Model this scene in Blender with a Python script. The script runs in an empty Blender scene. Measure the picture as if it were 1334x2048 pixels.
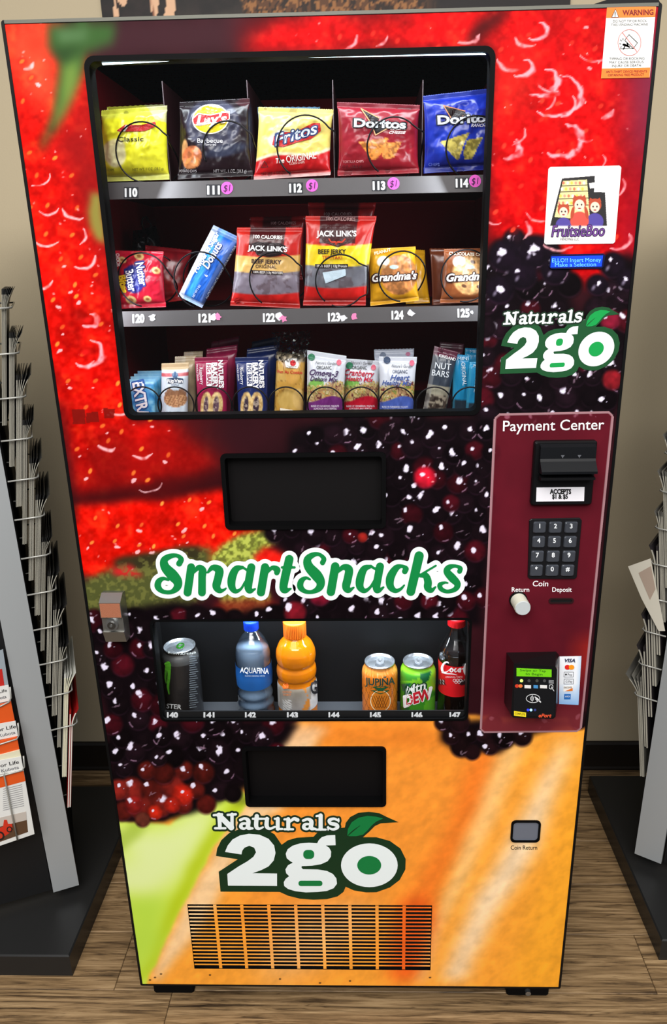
import bpy, math, random
import numpy as np
from mathutils import Vector

random.seed(7)
RNG = np.random.RandomState(11)
PI = math.pi
SC = bpy.context.scene
COL = SC.collection

# ------------------------------------------------------------------ camera
FX, CX, CY = 1480.0, 693.0, 1024.0                      # focal length and principal point, for a 1334 x 2048 picture
RM = np.array([[0.99962106, 0.02147033, -0.01722663],
               [-0.00935528, -0.32357813, -0.94615521],
               [-0.02588843, 0.94595783, -0.32325465]])  # rows: camera right, down, forward
CAM = np.array([0.48958444, -1.16835279, 1.53330569])
cam_data = bpy.data.cameras.new('camera')
cam = bpy.data.objects.new('camera', cam_data)
COL.objects.link(cam)
cam_data.sensor_fit = 'VERTICAL'
cam_data.sensor_height = 36.0
cam_data.sensor_width = 36.0 * 1334 / 2048
cam_data.lens = FX * 36.0 / 2048
cam_data.shift_x = (667 - CX) / 2048
cam_data.clip_start = 0.02
from mathutils import Matrix
cam.matrix_world = Matrix(((RM[0][0], -RM[1][0], -RM[2][0], CAM[0]),
                           (RM[0][1], -RM[1][1], -RM[2][1], CAM[1]),
                           (RM[0][2], -RM[1][2], -RM[2][2], CAM[2]),
                           (0, 0, 0, 1)))
SC.camera = cam

# ------------------------------------------------------------------ world, lamps, exposure
world = bpy.data.worlds.new('world')
SC.world = world
world.use_nodes = True
world.node_tree.nodes['Background'].inputs[0].default_value = (0.9, 0.95, 1.0, 1)
world.node_tree.nodes['Background'].inputs[1].default_value = 0.22
SC.view_settings.view_transform = 'Standard'
SC.view_settings.look = 'None'
SC.view_settings.gamma = 1.0
SC.view_settings.use_curve_mapping = False
SC.view_settings.exposure = 0.10


def area(name, loc, rot, sx, sy, power, color=(1, 1, 1)):
    l = bpy.data.lights.new(name, 'AREA')
    l.shape = 'RECTANGLE'; l.size = sx; l.size_y = sy; l.energy = power; l.color = color
    o = bpy.data.objects.new(name, l)
    o.location = loc; o.rotation_euler = rot
    COL.objects.link(o)
    return o


area('ceiling_lamp', (-0.1, -1.15, 2.70), (math.radians(14), 0, 0), 1.7, 1.0, 35, (1.0, 0.97, 0.93))
area('ceiling_lamp', (1.6, -1.0, 2.70), (math.radians(14), 0, 0), 1.2, 0.9, 17, (1.0, 0.96, 0.90))
area('ceiling_lamp', (0.5, -3.0, 3.02), (math.radians(16), 0, 0), 3.0, 1.4, 130, (1.0, 0.98, 0.96))
# the machine's own light strips; unseen side strips added to light the lower shelves
area('snack_light_strip', (0.39, 0.055, 1.832), (math.radians(8), 0, 0), 0.54, 0.02, 1.0, (0.86, 0.95, 1.0))
area('left_fill_strip', (0.100, 0.040, 1.50), (0, math.radians(-62), 0), 0.40, 0.015, 0.8, (0.86, 0.94, 1.0))
area('right_fill_strip', (0.690, 0.040, 1.50), (0, math.radians(62), 0), 0.40, 0.015, 0.8, (0.86, 0.94, 1.0))
area('drink_light_strip', (0.39, 0.050, 0.985), (math.radians(20), 0, 0), 0.54, 0.02, 3.0, (0.82, 0.92, 1.0))


# ------------------------------------------------------------------ pixel <-> space
def at(px, py, y):
    """point of the vertical plane at depth y that the picture shows at px, py"""
    px = np.asarray(px, float); py = np.asarray(py, float)
    d = ((px - CX) / FX)[..., None] * RM[0] + ((py - CY) / FX)[..., None] * RM[1] + RM[2]
    k = (np.asarray(y, float) - CAM[1]) / d[..., 1]
    return CAM + d * k[..., None]


def atz(px, py, z):
    px = np.asarray(px, float); py = np.asarray(py, float)
    d = ((px - CX) / FX)[..., None] * RM[0] + ((py - CY) / FX)[..., None] * RM[1] + RM[2]
    k = (np.asarray(z, float) - CAM[2]) / d[..., 2]
    return CAM + d * k[..., None]


def proj(P):
    q = (np.asarray(P, float) - CAM) @ RM.T
    return FX * q[..., 0] / q[..., 2] + CX, FX * q[..., 1] / q[..., 2] + CY


# ------------------------------------------------------------------ materials
def lin(c):
    c = np.clip(np.asarray(c, float) / 255.0, 0, 1)
    return np.where(c <= 0.04045, c / 12.92, ((c + 0.055) / 1.055) ** 2.4)


MATS = {}


def mc(rgb, rough=0.5, metal=0.0, emit=0.0, spec=0.3, grain=0.0, gscale=300, name=None):
    key = (tuple(rgb), rough, metal, emit, spec, grain, gscale)
    if key in MATS:
        return MATS[key]
    m = bpy.data.materials.new(name or 'paint')
    m.use_nodes = True
    nt = m.node_tree
    b = nt.nodes['Principled BSDF']
    L = lin(rgb)
    b.inputs['Base Color'].default_value = (*L, 1)
    b.inputs['Roughness'].default_value = rough
    b.inputs['Metallic'].default_value = metal
    b.inputs['Specular IOR Level'].default_value = spec
    if emit:
        b.inputs['Emission Color'].default_value = (*L, 1)
        b.inputs['Emission Strength'].default_value = emit
    if grain:
        t = nt.nodes.new('ShaderNodeTexNoise'); t.inputs['Scale'].default_value = gscale
        g = nt.nodes.new('ShaderNodeTexCoord')
        nt.links.new(g.outputs['Object'], t.inputs['Vector'])
        bp = nt.nodes.new('ShaderNodeBump'); bp.inputs['Strength'].default_value = grain; bp.inputs['Distance'].default_value = 0.001
        nt.links.new(t.outputs[0], bp.inputs['Height'])
        nt.links.new(bp.outputs[0], b.inputs['Normal'])
    MATS[key] = m
    return m


def vmat(name, rough, spec=0.5, coat=0.0, grain=0.0):
    """print: colour comes from the mesh's own colour layer"""
    if name in MATS:
        return MATS[name]
    m = bpy.data.materials.new(name); m.use_nodes = True
    nt = m.node_tree; b = nt.nodes['Principled BSDF']
    a = nt.nodes.new('ShaderNodeVertexColor'); a.layer_name = 'print'
    nt.links.new(a.outputs['Color'], b.inputs['Base Color'])
    b.inputs['Roughness'].default_value = rough
    b.inputs['Specular IOR Level'].default_value = spec
    b.inputs['Coat Weight'].default_value = coat
    b.inputs['Coat Roughness'].default_value = 0.12
    if grain:
        t = nt.nodes.new('ShaderNodeTexNoise'); t.inputs['Scale'].default_value = 60
        g = nt.nodes.new('ShaderNodeTexCoord'); nt.links.new(g.outputs['Object'], t.inputs['Vector'])
        bp = nt.nodes.new('ShaderNodeBump'); bp.inputs['Strength'].default_value = grain; bp.inputs['Distance'].default_value = 0.004
        nt.links.new(t.outputs[0], bp.inputs['Height']); nt.links.new(bp.outputs[0], b.inputs['Normal'])
    MATS[name] = m
    return m


def glass_mat(name, tint=(1, 1, 1), refl=0.5, rough=0.0):
    m = bpy.data.materials.new(name); m.use_nodes = True
    nt = m.node_tree; nt.nodes.clear()
    out = nt.nodes.new('ShaderNodeOutputMaterial')
    tr = nt.nodes.new('ShaderNodeBsdfTransparent'); tr.inputs[0].default_value = (*tint, 1)
    gl = nt.nodes.new('ShaderNodeBsdfGlossy'); gl.inputs['Roughness'].default_value = rough
    fr = nt.nodes.new('ShaderNodeFresnel'); fr.inputs[0].default_value = 1.45
    mu = nt.nodes.new('ShaderNodeMath'); mu.operation = 'MULTIPLY'; mu.inputs[1].default_value = refl
    mx = nt.nodes.new('ShaderNodeMixShader')
    nt.links.new(fr.outputs[0], mu.inputs[0]); nt.links.new(mu.outputs[0], mx.inputs[0])
    nt.links.new(tr.outputs[0], mx.inputs[1]); nt.links.new(gl.outputs[0], mx.inputs[2])
    nt.links.new(mx.outputs[0], out.inputs[0])
    return m


FILM = vmat('printed_film', 0.28, 0.5)
PAPER = vmat('printed_paper', 0.55, 0.3)
DOORPRINT = vmat('fruit_print', 0.5, 0.06)
METALPRINT = vmat('printed_can', 0.25, 0.6, 0.3)
BLACK = mc((9, 9, 10), 0.45, spec=0.15)
BLACKMATT = mc((8, 8, 9), 0.7, spec=0.1)
RUBBER = mc((5, 5, 6), 0.6, spec=0.08)
STEEL = mc((165, 168, 170), 0.3, 0.9)
WHITE = mc((238, 238, 240), 0.5)
DGREY = mc((55, 56, 58), 0.45)

# ------------------------------------------------------------------ objects
ORIG = {}


def tag(o, label=None, cat=None, group=None, kind=None):
    if label: o['label'] = label
    if cat: o['category'] = cat
    if group: o['group'] = group
    if kind: o['kind'] = kind
    return o


def empty(name, loc, label=None, cat=None, group=None):
    o = bpy.data.objects.new(name, None)
    o.empty_display_size = 0.03
    o.location = [float(v) for v in loc]
    COL.objects.link(o)
    ORIG[o.name] = np.array(loc, float)
    return tag(o, label, cat, group)


def obj(name, V, F, mat, parent=None, smooth=False, colors=None, origin=None):
    """one mesh object; V are world points; a child is stored relative to its thing's base"""
    V = np.asarray(V, float).reshape(-1, 3)
    if parent is not None:
        org = ORIG[parent.name]; loc = (0, 0, 0)
    else:
        org = np.array(origin if origin is not None else [(V[:, 0].min() + V[:, 0].max()) / 2, (V[:, 1].min() + V[:, 1].max()) / 2, V[:, 2].min()])
        loc = org
    me = bpy.data.meshes.new(name)
    me.from_pydata((V - org).tolist(), [], [list(map(int, f)) for f in F] if not isinstance(F, np.ndarray) else F.tolist())
    if smooth:
        me.polygons.foreach_set('use_smooth', np.ones(len(me.polygons), bool))
    if colors is not None:
        a = me.color_attributes.new('print', 'FLOAT_COLOR', 'POINT')
        cc = np.ones((len(V), 4), np.float32); cc[:, :3] = lin(colors)
        a.data.foreach_set('color', cc.ravel())
    me.materials.append(mat)
    me.update()
    o = bpy.data.objects.new(name, me)
    o.location = [float(v) for v in loc]
    if parent is not None:
        o.parent = parent
    COL.objects.link(o)
    ORIG[o.name] = org
    return o


def empty_child(name, parent):
    o = bpy.data.objects.new(name, None)
    o.empty_display_size = 0.02
    o.parent = parent
    COL.objects.link(o)
    ORIG[o.name] = ORIG[parent.name]
    return o


class MB:
    """collects shapes for ONE mesh object"""
    def __init__(s):
        s.V = []; s.F = []

    def add(s, V, F):
        n = len(s.V)
        s.V += [tuple(map(float, v)) for v in V]
        s.F += [[i + n for i in f] for f in F]
        return s

    def box(s, x0, x1, y0, y1, z0, z1):
        V = [(x0, y0, z0), (x1, y0, z0), (x1, y1, z0), (x0, y1, z0), (x0, y0, z1), (x1, y0, z1), (x1, y1, z1), (x0, y1, z1)]
        return s.add(V, [(3, 2, 1, 0), (4, 5, 6, 7), (0, 1, 5, 4), (1, 2, 6, 5), (2, 3, 7, 6), (3, 0, 4, 7)])

    def bbox(s, x0, x1, y0, y1, z0, z1, b=0.002):
        """box with chamfered edges"""
        P = prism_xz([(x0 + b, z0), (x1 - b, z0), (x1, z0 + b), (x1, z1 - b), (x1 - b, z1), (x0 + b, z1), (x0, z1 - b), (x0, z0 + b)], y0, y1, b)
        return s.add(*P)

    def loft(s, A, B, caps=True):
        n = len(A)
        F = [(i, (i + 1) % n, n + (i + 1) % n, n + i) for i in range(n)]
        if caps:
            F += [tuple(range(n))[::-1], tuple(range(n, 2 * n))]
        return s.add(list(A) + list(B), F)

    def tube(s, pts, r, n=8, closed=False):
        pts = [np.array(p, float) for p in pts]
        m = len(pts); V = []; F = []
        up = np.array([0.123, 0.31, 0.95]); prev = None
        for i, p in enumerate(pts):
            a = pts[(i - 1) % m] if (closed or i > 0) else p
            b = pts[(i + 1) % m] if (closed or i < m - 1) else p
            t = b - a; t /= (np.linalg.norm(t) + 1e-12)
            if prev is None:
                u = np.cross(t, up); u /= np.linalg.norm(u)
            else:
                u = prev - t * (prev @ t); u /= (np.linalg.norm(u) + 1e-12)
            prev = u; w = np.cross(t, u)
            rr = r[i] if hasattr(r, '__len__') else r
            for k in range(n):
                an = 2 * PI * k / n
                V.append(p + rr * (math.cos(an) * u + math.sin(an) * w))
        for i in range(m if closed else m - 1):
            j = (i + 1) % m
            for k in range(n):
                F.append((i * n + k, i * n + (k + 1) % n, j * n + (k + 1) % n, j * n + k))
        if not closed:
            F += [tuple(range(n))[::-1], tuple((m - 1) * n + k for k in range(n))]
        return s.add(V, F)

    def build(s, name, mat, parent=None, smooth=False, **k):
        return obj(name, s.V, s.F, mat, parent, smooth, **k)


def prism_xz(poly, y0, y1, b=0.0):
    """polygon in x,z pushed from y0 (front) to y1, with a front chamfer b"""
    P = np.array(poly, float); n = len(P)
    c = P.mean(0)
    V = []; F = []
    if b > 0:
        d = P - c; L = np.linalg.norm(d, axis=1, keepdims=True)
        Pi = c + d * np.maximum(0, (L - b)) / L
        rings = [(Pi, y0), (P, y0 + b), (P, y1)]
    else:
        rings = [(P, y0), (P, y1)]
    for (Q, y) in rings:
        V += [(q[0], y, q[1]) for q in Q]
    for r in range(len(rings) - 1):
        for i in range(n):
            j = (i + 1) % n
            F.append((r * n + i, r * n + j, (r + 1) * n + j, (r + 1) * n + i))
    F += [tuple(range(n))[::-1], tuple((len(rings) - 1) * n + i for i in range(n))]
    return V, F


def rrect(x0, z0, x1, z1, r, n=5):
    """rounded rectangle outline, counter-clockwise in (x, z)"""
    out = []
    for (cx, cz, a0) in ((x1 - r, z1 - r, 0), (x0 + r, z1 - r, 90), (x0 + r, z0 + r, 180), (x1 - r, z0 + r, 270)):
        for k in range(n + 1):
            a = math.radians(a0 + 90 * k / n)
            out.append((cx + r * math.cos(a), cz + r * math.sin(a)))
    return out


def ring_mb(outer, inner, y0, y1):
    """frame between two outlines with the same number of points"""
    n = len(outer); m = MB()
    V = [(x, y0, z) for x, z in outer] + [(x, y0, z) for x, z in inner] + [(x, y1, z) for x, z in inner] + [(x, y1, z) for x, z in outer]
    F = []
    for a in range(4):
        b = (a + 1) % 4
        for i in range(n):
            j = (i + 1) % n
            F.append((a * n + i, a * n + j, b * n + j, b * n + i))
    return m.add(V, F)


def plate(name, px_poly, y, th, mat, parent, b=0.0, colors=None):
    """flat piece: picture outline at depth y, pushed th towards the viewer"""
    P = at([p[0] for p in px_poly], [p[1] for p in px_poly], y)
    V, F = prism_xz(P[:, [0, 2]], y - th, y, b)
    return obj(name, V, F, mat, parent)


# ------------------------------------------------------------------ lettering
_TC = {}


def text2d(s, bold=0.0, shear=0.0):
    key = (s, bold, shear)
    if key in _TC:
        return _TC[key]
    cu = bpy.data.curves.new('t', 'FONT')
    cu.body = s; cu.size = 1.0; cu.offset = bold; cu.shear = shear
    cu.fill_mode = 'BOTH'; cu.resolution_u = 3
    o = bpy.data.objects.new('t', cu)
    COL.objects.link(o)
    me = bpy.data.meshes.new_from_object(o)
    V = np.array([v.co[:2] for v in me.vertices]).reshape(-1, 2)
    F = [tuple(p.vertices) for p in me.polygons]
    bpy.data.objects.remove(o); bpy.data.curves.remove(cu); bpy.data.meshes.remove(me)
    _TC[key] = (V, F)
    return V, F


_CAPS = {}


def place_px(parent, V2, F, y, mat, name='lettering', surf=None, lift=0.0006):
    """flat shapes in picture coordinates laid on the plane y or on a curved surface"""
    V2 = np.asarray(V2, float)
    if surf is None:
        P = at(V2[:, 0], V2[:, 1], np.full(len(V2), y - lift))
    else:
        P = at(V2[:, 0], V2[:, 1], surf.depth(V2) - lift)
    return obj(name, P, F, mat, parent)


def ptext(parent, s, px, py, h, y=0.0, col=(255, 255, 255), w=None, rot=0.0, shear=0.0, bold=0.0, name='lettering', surf=None, lift=0.0008, align='c', vert=False, emit=0.0, mat=None, warp=None, ring=0.0):
    """text whose capitals are h picture pixels tall, centred at px, py; w = full width in pixels"""
    V, F = text2d(s, bold, shear)
    if len(V) == 0:
        return None
    cap = 0.70
    x0, x1 = V[:, 0].min(), V[:, 0].max()
    sy = h / cap
    sx = (w / (x1 - x0)) if w else sy
    X = (V[:, 0] - (x0 + x1) / 2) * sx
    if align == 'l': X = (V[:, 0] - x0) * sx
    Y = -(V[:, 1] - cap / 2) * sy
    if warp: Y = Y + warp(X)
    c, sn = math.cos(math.radians(rot)), math.sin(math.radians(rot))
    Q = np.stack([px + X * c - Y * sn, py + X * sn + Y * c], 1)
    F = [f[::-1] for f in F]
    if ring:                                             # fat outline: shifted copies, a hair apart in depth
        n = len(Q); QQ = []; FF = []; dl = []
        for k in range(10):
            a = 2 * PI * k / 10
            QQ.append(Q + ring * np.array([math.cos(a), math.sin(a)])); FF += [tuple(i + n * k for i in f) for f in F]; dl += [k * 0.000012] * n
        Q = np.vstack(QQ); F = FF; lift = lift + np.array(dl)
    return place_px(parent, Q, F, y, mat or mc(col, 0.5, emit=emit), name, surf, lift)


def strokes(list_, pad=0.0, caps=True, step=None):
    """pen strokes joined into one clean flat outline (marching squares over their distance field)"""
    segs = []
    for pts in list_:
        P = np.array(pts, float)
        if len(P) == 2:
            C = P
        else:
            Q = np.vstack([2 * P[0] - P[1], P, 2 * P[-1] - P[-2]]); C = []
            for i in range(1, len(P)):
                p0, p1, p2, p3 = Q[i - 1], Q[i], Q[i + 1], Q[i + 2]
                for k in range(5):
                    t = k / 5
                    C.append(0.5 * ((2 * p1) + (-p0 + p2) * t + (2 * p0 - 5 * p1 + 4 * p2 - p3) * t * t + (-p0 + 3 * p1 - 3 * p2 + p3) * t ** 3))
            C.append(P[-1]); C = np.array(C)
        C = C.copy(); C[:, 2] = (np.maximum(C[:, 2], 0.2) + pad) / 2
        segs += list(zip(C[:-1], C[1:]))
    A = np.array([x for sg in segs for x in sg]); R = A[:, 2].max()
    x0, y0 = A[:, :2].min(0) - R; x1, y1 = A[:, :2].max(0) + R
    if step is None: step = max(min(A[:, 2].mean() * 0.28, max(x1 - x0, y1 - y0) / 60), max(x1 - x0, y1 - y0) / 420)
    x0 -= 2 * step; y0 -= 2 * step
    nx, ny = int((x1 - x0) / step) + 4, int((y1 - y0) / step) + 4
    S = np.full((ny, nx), 1e3)
    gx = x0 + step * np.arange(nx); gy = y0 + step * np.arange(ny)
    for p, q in segs:
        r = max(p[2], q[2]) + 2 * step
        i0, i1 = max(0, int((min(p[0], q[0]) - r - x0) / step)), int((max(p[0], q[0]) + r - x0) / step) + 2
        j0, j1 = max(0, int((min(p[1], q[1]) - r - y0) / step)), int((max(p[1], q[1]) + r - y0) / step) + 2
        X, Y = np.meshgrid(gx[i0:i1], gy[j0:j1])
        d = q[:2] - p[:2]; t = np.clip(((X - p[0]) * d[0] + (Y - p[1]) * d[1]) / (d @ d + 1e-9), 0, 1)
        S[j0:j1, i0:i1] = np.minimum(S[j0:j1, i0:i1], np.hypot(X - p[0] - t * d[0], Y - p[1] - t * d[1]) - (p[2] + t * (q[2] - p[2])))
    return march(S, gx, gy)


def march(S, gx, gy, merge=True):
    """outline of S < 0 as a flat mesh"""
    ny, nx = S.shape
    I = S < 0
    V = []; ids = {}; F = []

    def vid(key, x, y):
        if key not in ids:
            ids[key] = len(V); V.append((x, y))
        return ids[key]
    cnt = I[:-1, :-1].astype(int) + I[:-1, 1:] + I[1:, 1:] + I[1:, :-1]
    for j in range(ny - 1):
        row = cnt[j]; i = 0
        full = np.flatnonzero(row == 4)
        if len(full):
            br = np.flatnonzero(np.diff(full) > 1)
            st = np.r_[full[0], full[br + 1]]; en = np.r_[full[br], full[-1]] + 1
            if not merge: st = full; en = full + 1
            for a, b in zip(st, en):
                F.append((vid((a, j), gx[a], gy[j]), vid((b, j), gx[b], gy[j]), vid((b, j + 1), gx[b], gy[j + 1]), vid((a, j + 1), gx[a], gy[j + 1])))
        for i in np.flatnonzero((row > 0) & (row < 4)):
            cs = [(i, j), (i + 1, j), (i + 1, j + 1), (i, j + 1)]; poly = []
            for k in range(4):
                (a, b), (c, d) = cs[k], cs[(k + 1) % 4]
                sa, sb = S[b, a], S[d, c]
                if sa < 0: poly.append(vid((a, b), gx[a], gy[b]))
                if (sa < 0) != (sb < 0):
                    t = sa / (sa - sb)
                    poly.append(vid((min(a, c), min(b, d), a != c, 'e'), gx[a] + (gx[c] - gx[a]) * t, gy[b] + (gy[d] - gy[b]) * t))
            if len(poly) >= 3: F.append(tuple(poly))
    return np.array(V), F


def fillpoly(poly, step=1.5):
    """outline filled with small faces, so that it can follow a curved surface"""
    P = np.array(poly, float)
    x0, y0 = P.min(0) - 2 * step; x1, y1 = P.max(0) + 2 * step
    step = max(step, max(x1 - x0, y1 - y0) / 70)
    gx = np.arange(x0, x1 + step, step); gy = np.arange(y0, y1 + step, step)
    X, Y = np.meshgrid(gx, gy); D = np.full(X.shape, 1e9)
    for p, q in zip(P, np.roll(P, -1, 0)):
        d = q - p; t = np.clip(((X - p[0]) * d[0] + (Y - p[1]) * d[1]) / (d @ d + 1e-9), 0, 1)
        D = np.minimum(D, np.hypot(X - p[0] - t * d[0], Y - p[1] - t * d[1]))
    return march(np.where(inpoly(X, Y, P), -D, D), gx, gy, False)


def stroke2d(pts, pad=0.0, sub=5, cap=True):
    return strokes([pts], pad)


def ell_pts(cx, cy, rx, ry, n=28, rot=0.0):
    a = np.linspace(0, 2 * PI, n, endpoint=False)
    c, s = math.cos(math.radians(rot)), math.sin(math.radians(rot))
    x, y = rx * np.cos(a), ry * np.sin(a)
    return np.stack([cx + x * c - y * s, cy + x * s + y * c], 1)


# ------------------------------------------------------------------ printing (colour layers)
_NG = {}


def vnoise(X, Y, scale, seed=0):
    if seed not in _NG:
        _NG[seed] = np.random.RandomState(100 + seed).rand(128, 128)
    G = _NG[seed]
    x = X / scale; y = Y / scale
    xi = np.floor(x).astype(int); yi = np.floor(y).astype(int)
    fx = x - xi; fy = y - yi
    fx = fx * fx * (3 - 2 * fx); fy = fy * fy * (3 - 2 * fy)
    a = G[yi % 128, xi % 128]; b = G[yi % 128, (xi + 1) % 128]; c = G[(yi + 1) % 128, xi % 128]; d = G[(yi + 1) % 128, (xi + 1) % 128]
    return (a * (1 - fx) + b * fx) * (1 - fy) + (c * (1 - fx) + d * fx) * fy


def fbm(X, Y, scale, seed=0, oct=3):
    r = 0; a = 1; t = 0
    for k in range(oct):
        r = r + a * vnoise(X, Y, scale / 2 ** k, seed + k); t += a; a *= 0.55
    return r / t


def inpoly(X, Y, poly):
    P = np.array(poly, float); r = np.zeros(X.shape, bool)
    j = len(P) - 1
    for i in range(len(P)):
        xi, yi = P[i]; xj, yj = P[j]
        c = ((yi > Y) != (yj > Y)) & (X < (xj - xi) * (Y - yi) / (yj - yi + 1e-12) + xi)
        r ^= c; j = i
    return r


class Canvas:
    def __init__(s, X, Y):
        s.X = X; s.Y = Y; s.C = np.zeros(X.shape + (3,))

    def fill(s, c):
        s.C[:] = c; return s

    def mix(s, m, c, a=1.0):
        m = (np.asarray(m, float) * a)[..., None]
        s.C = s.C * (1 - m) + np.asarray(c, float) * m; return s

    def poly(s, p, c, a=1.0):
        return s.mix(inpoly(s.X, s.Y, p), c, a)

    def ell(s, cx, cy, rx, ry, c, rot=0.0, soft=0.15, a=1.0):
        co, si = math.cos(math.radians(rot)), math.sin(math.radians(rot))
        x = s.X - cx; y = s.Y - cy
        d = np.sqrt(((x * co + y * si) / rx) ** 2 + ((-x * si + y * co) / ry) ** 2)
        return s.mix(np.clip((1 - d) / soft, 0, 1), c, a)

    def line(s, pts, w, c, a=1.0):
        m = np.zeros(s.X.shape)
        for (x0, y0), (x1, y1) in zip(pts[:-1], pts[1:]):
            dx, dy = x1 - x0, y1 - y0
            t = np.clip(((s.X - x0) * dx + (s.Y - y0) * dy) / (dx * dx + dy * dy + 1e-9), 0, 1)
            d = np.hypot(s.X - x0 - t * dx, s.Y - y0 - t * dy)
            m = np.maximum(m, np.clip((w / 2 - d) / 1.0 + 0.5, 0, 1))
        return s.mix(m, c, a)

    def noise(s, amt, scale, seed=0):
        s.C = s.C * (1 + amt * (fbm(s.X, s.Y, scale, seed) - 0.5) * 2)[..., None]; return s

    def band(s, f, c, a=1.0):
        return s.mix(f(s.X, s.Y), c, a)

# ================================================================== ROOM
def wood_mat():
    m = bpy.data.materials.new('floor_wood'); m.use_nodes = True
    nt = m.node_tree; b = nt.nodes['Principled BSDF']; N = nt.nodes.new; L = nt.links.new
    tc = N('ShaderNodeTexCoord'); oi = N('ShaderNodeObjectInfo')
    off = N('ShaderNodeVectorMath'); off.operation = 'SCALE'; off.inputs[0].default_value = (37.0, 11.0, 0); L(oi.outputs['Random'], off.inputs['Scale'])
    add = N('ShaderNodeVectorMath'); add.operation = 'ADD'; L(tc.outputs['Object'], add.inputs[0]); L(off.outputs[0], add.inputs[1])
    mp = N('ShaderNodeMapping'); mp.inputs['Scale'].default_value = (3.0, 60, 1); L(add.outputs[0], mp.inputs[0])
    n1 = N('ShaderNodeTexNoise'); n1.inputs['Scale'].default_value = 1.6; n1.inputs['Detail'].default_value = 7; n1.inputs['Roughness'].default_value = 0.68; n1.inputs['Distortion'].default_value = 0.6
    L(mp.outputs[0], n1.inputs['Vector'])
    r1 = N('ShaderNodeValToRGB'); e = r1.color_ramp.elements
    e[0].position = 0.35; e[0].color = (*lin((62, 46, 30)), 1)
    e[1].position = 0.72; e[1].color = (*lin((184, 154, 114)), 1)
    k = r1.color_ramp.elements.new(0.5); k.color = (*lin((134, 107, 74)), 1)
    L(n1.outputs[0], r1.inputs[0])
    mp2 = N('ShaderNodeMapping'); mp2.inputs['Scale'].default_value = (1.6, 42, 1); L(add.outputs[0], mp2.inputs[0])
    n2 = N('ShaderNodeTexNoise'); n2.inputs['Scale'].default_value = 1.0; n2.inputs['Detail'].default_value = 3; n2.inputs['Distortion'].default_value = 1.4; L(mp2.outputs[0], n2.inputs['Vector'])
    r2 = N('ShaderNodeValToRGB'); e = r2.color_ramp.elements
    e[0].position = 0.485; e[0].color = (1, 1, 1, 1); e[1].position = 0.515; e[1].color = (1, 1, 1, 1)
    k = r2.color_ramp.elements.new(0.5); k.color = (0.30, 0.27, 0.24, 1)
    L(n2.outputs[0], r2.inputs[0])
    mx = N('ShaderNodeMix'); mx.data_type = 'RGBA'; mx.blend_type = 'MULTIPLY'; mx.inputs[0].default_value = 0.85
    L(r1.outputs[0], mx.inputs[6]); L(r2.outputs[0], mx.inputs[7])
    L(mx.outputs[2], b.inputs['Base Color'])
    b.inputs['Roughness'].default_value = 0.5; b.inputs['Specular IOR Level'].default_value = 0.3
    bp = N('ShaderNodeBump'); bp.inputs['Strength'].default_value = 0.35; bp.inputs['Distance'].default_value = 0.001
    L(n1.outputs[0], bp.inputs['Height']); L(bp.outputs[0], b.inputs['Normal'])
    return m


WOOD = wood_mat()
WALLP = mc((190, 175, 146), 0.75, grain=0.25, gscale=220, name='wall_paint')
floor = MB().box(-4, 5, -4, 0.82, -0.03, -0.004).build('floor', mc((70, 58, 44), 0.7, grain=0.3, gscale=30))
tag(floor, kind='structure')
row_off = [0.32, -0.35, 0.05, -0.082, 0.44, -0.26, 0.20, 0.60]
for k in range(-3, 5):
    ya = 0.187 + 0.15 * (k - 1); yb = min(ya + 0.15, 0.80)
    o0 = row_off[k + 3]
    for x0 in (o0 - 1.2, o0, o0 + 1.2):
        m = MB().bbox(x0 + 0.0006, x0 + 1.1994, 0, 1, 0, 1, 0)
        V = []
        g = 0.0006; b = 0.0012
        bot = [(x0 + g, ya + g, -0.004), (x0 + 1.2 - g, ya + g, -0.004), (x0 + 1.2 - g, yb - g, -0.004), (x0 + g, yb - g, -0.004)]
        mid = [(p[0], p[1], -b) for p in bot]
        top = [(x0 + g + b, ya + g + b, 0), (x0 + 1.2 - g - b, ya + g + b, 0), (x0 + 1.2 - g - b, yb - g - b, 0), (x0 + g + b, yb - g - b, 0)]
        m = MB().loft(bot, mid, False).loft(mid, top, False).add(top, [(0, 1, 2, 3)])
        m.build('plank', WOOD, floor)

wall = MB().box(-4, 5, 0.80, 0.90, -0.03, 2.80).build('wall_back', WALLP)
tag(wall, kind='structure')
V, F = [], []
prof = [(0.7990, 0.0), (0.786, 0.0), (0.786, 0.006), (0.789, 0.012), (0.789, 0.092), (0.793, 0.099), (0.7990, 0.1)]
bb = MB().loft([(-4, y, z) for y, z in prof], [(5, y, z) for y, z in prof])
bb = bb.build('baseboard_back', mc((30, 25, 21), 0.45))
tag(bb, kind='structure')

# poster on the wall above the machine
pw = np.linspace(-0.103, 0.961, 260); pz = np.linspace(1.93, 2.45, 128)
GX, GZ = np.meshgrid(pw, pz)
PXg, PYg = proj(np.stack([GX, np.full_like(GX, 0.79), GZ], -1))
c = Canvas(PXg, PYg).fill((28, 20, 18))
c.noise(0.5, 14, 3)
c.mix(np.clip((fbm(PXg, PYg, 60, 5) - 0.42) * 4, 0, 1) * (PXg > 330) * (PXg < 500), (70, 62, 52), 0.7)
st = np.clip((PXg + 25 * fbm(PXg, PYg, 20, 9) - 495) / 8, 0, 1) * np.clip((880 - PXg) / 40, 0, 1)
c.mix(st, (96, 58, 30), 0.95)
c.mix(st * (fbm(PXg, PYg * 0.6, 5, 21, 2) > 0.54), (168, 112, 62), 0.8)
c.mix(st * (fbm(PXg, PYg * 0.6, 6, 31, 2) < 0.43), (34, 20, 12), 0.9)
c.mix(np.clip((PXg - 860) / 60, 0, 1), (24, 18, 18), 0.9)
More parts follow.
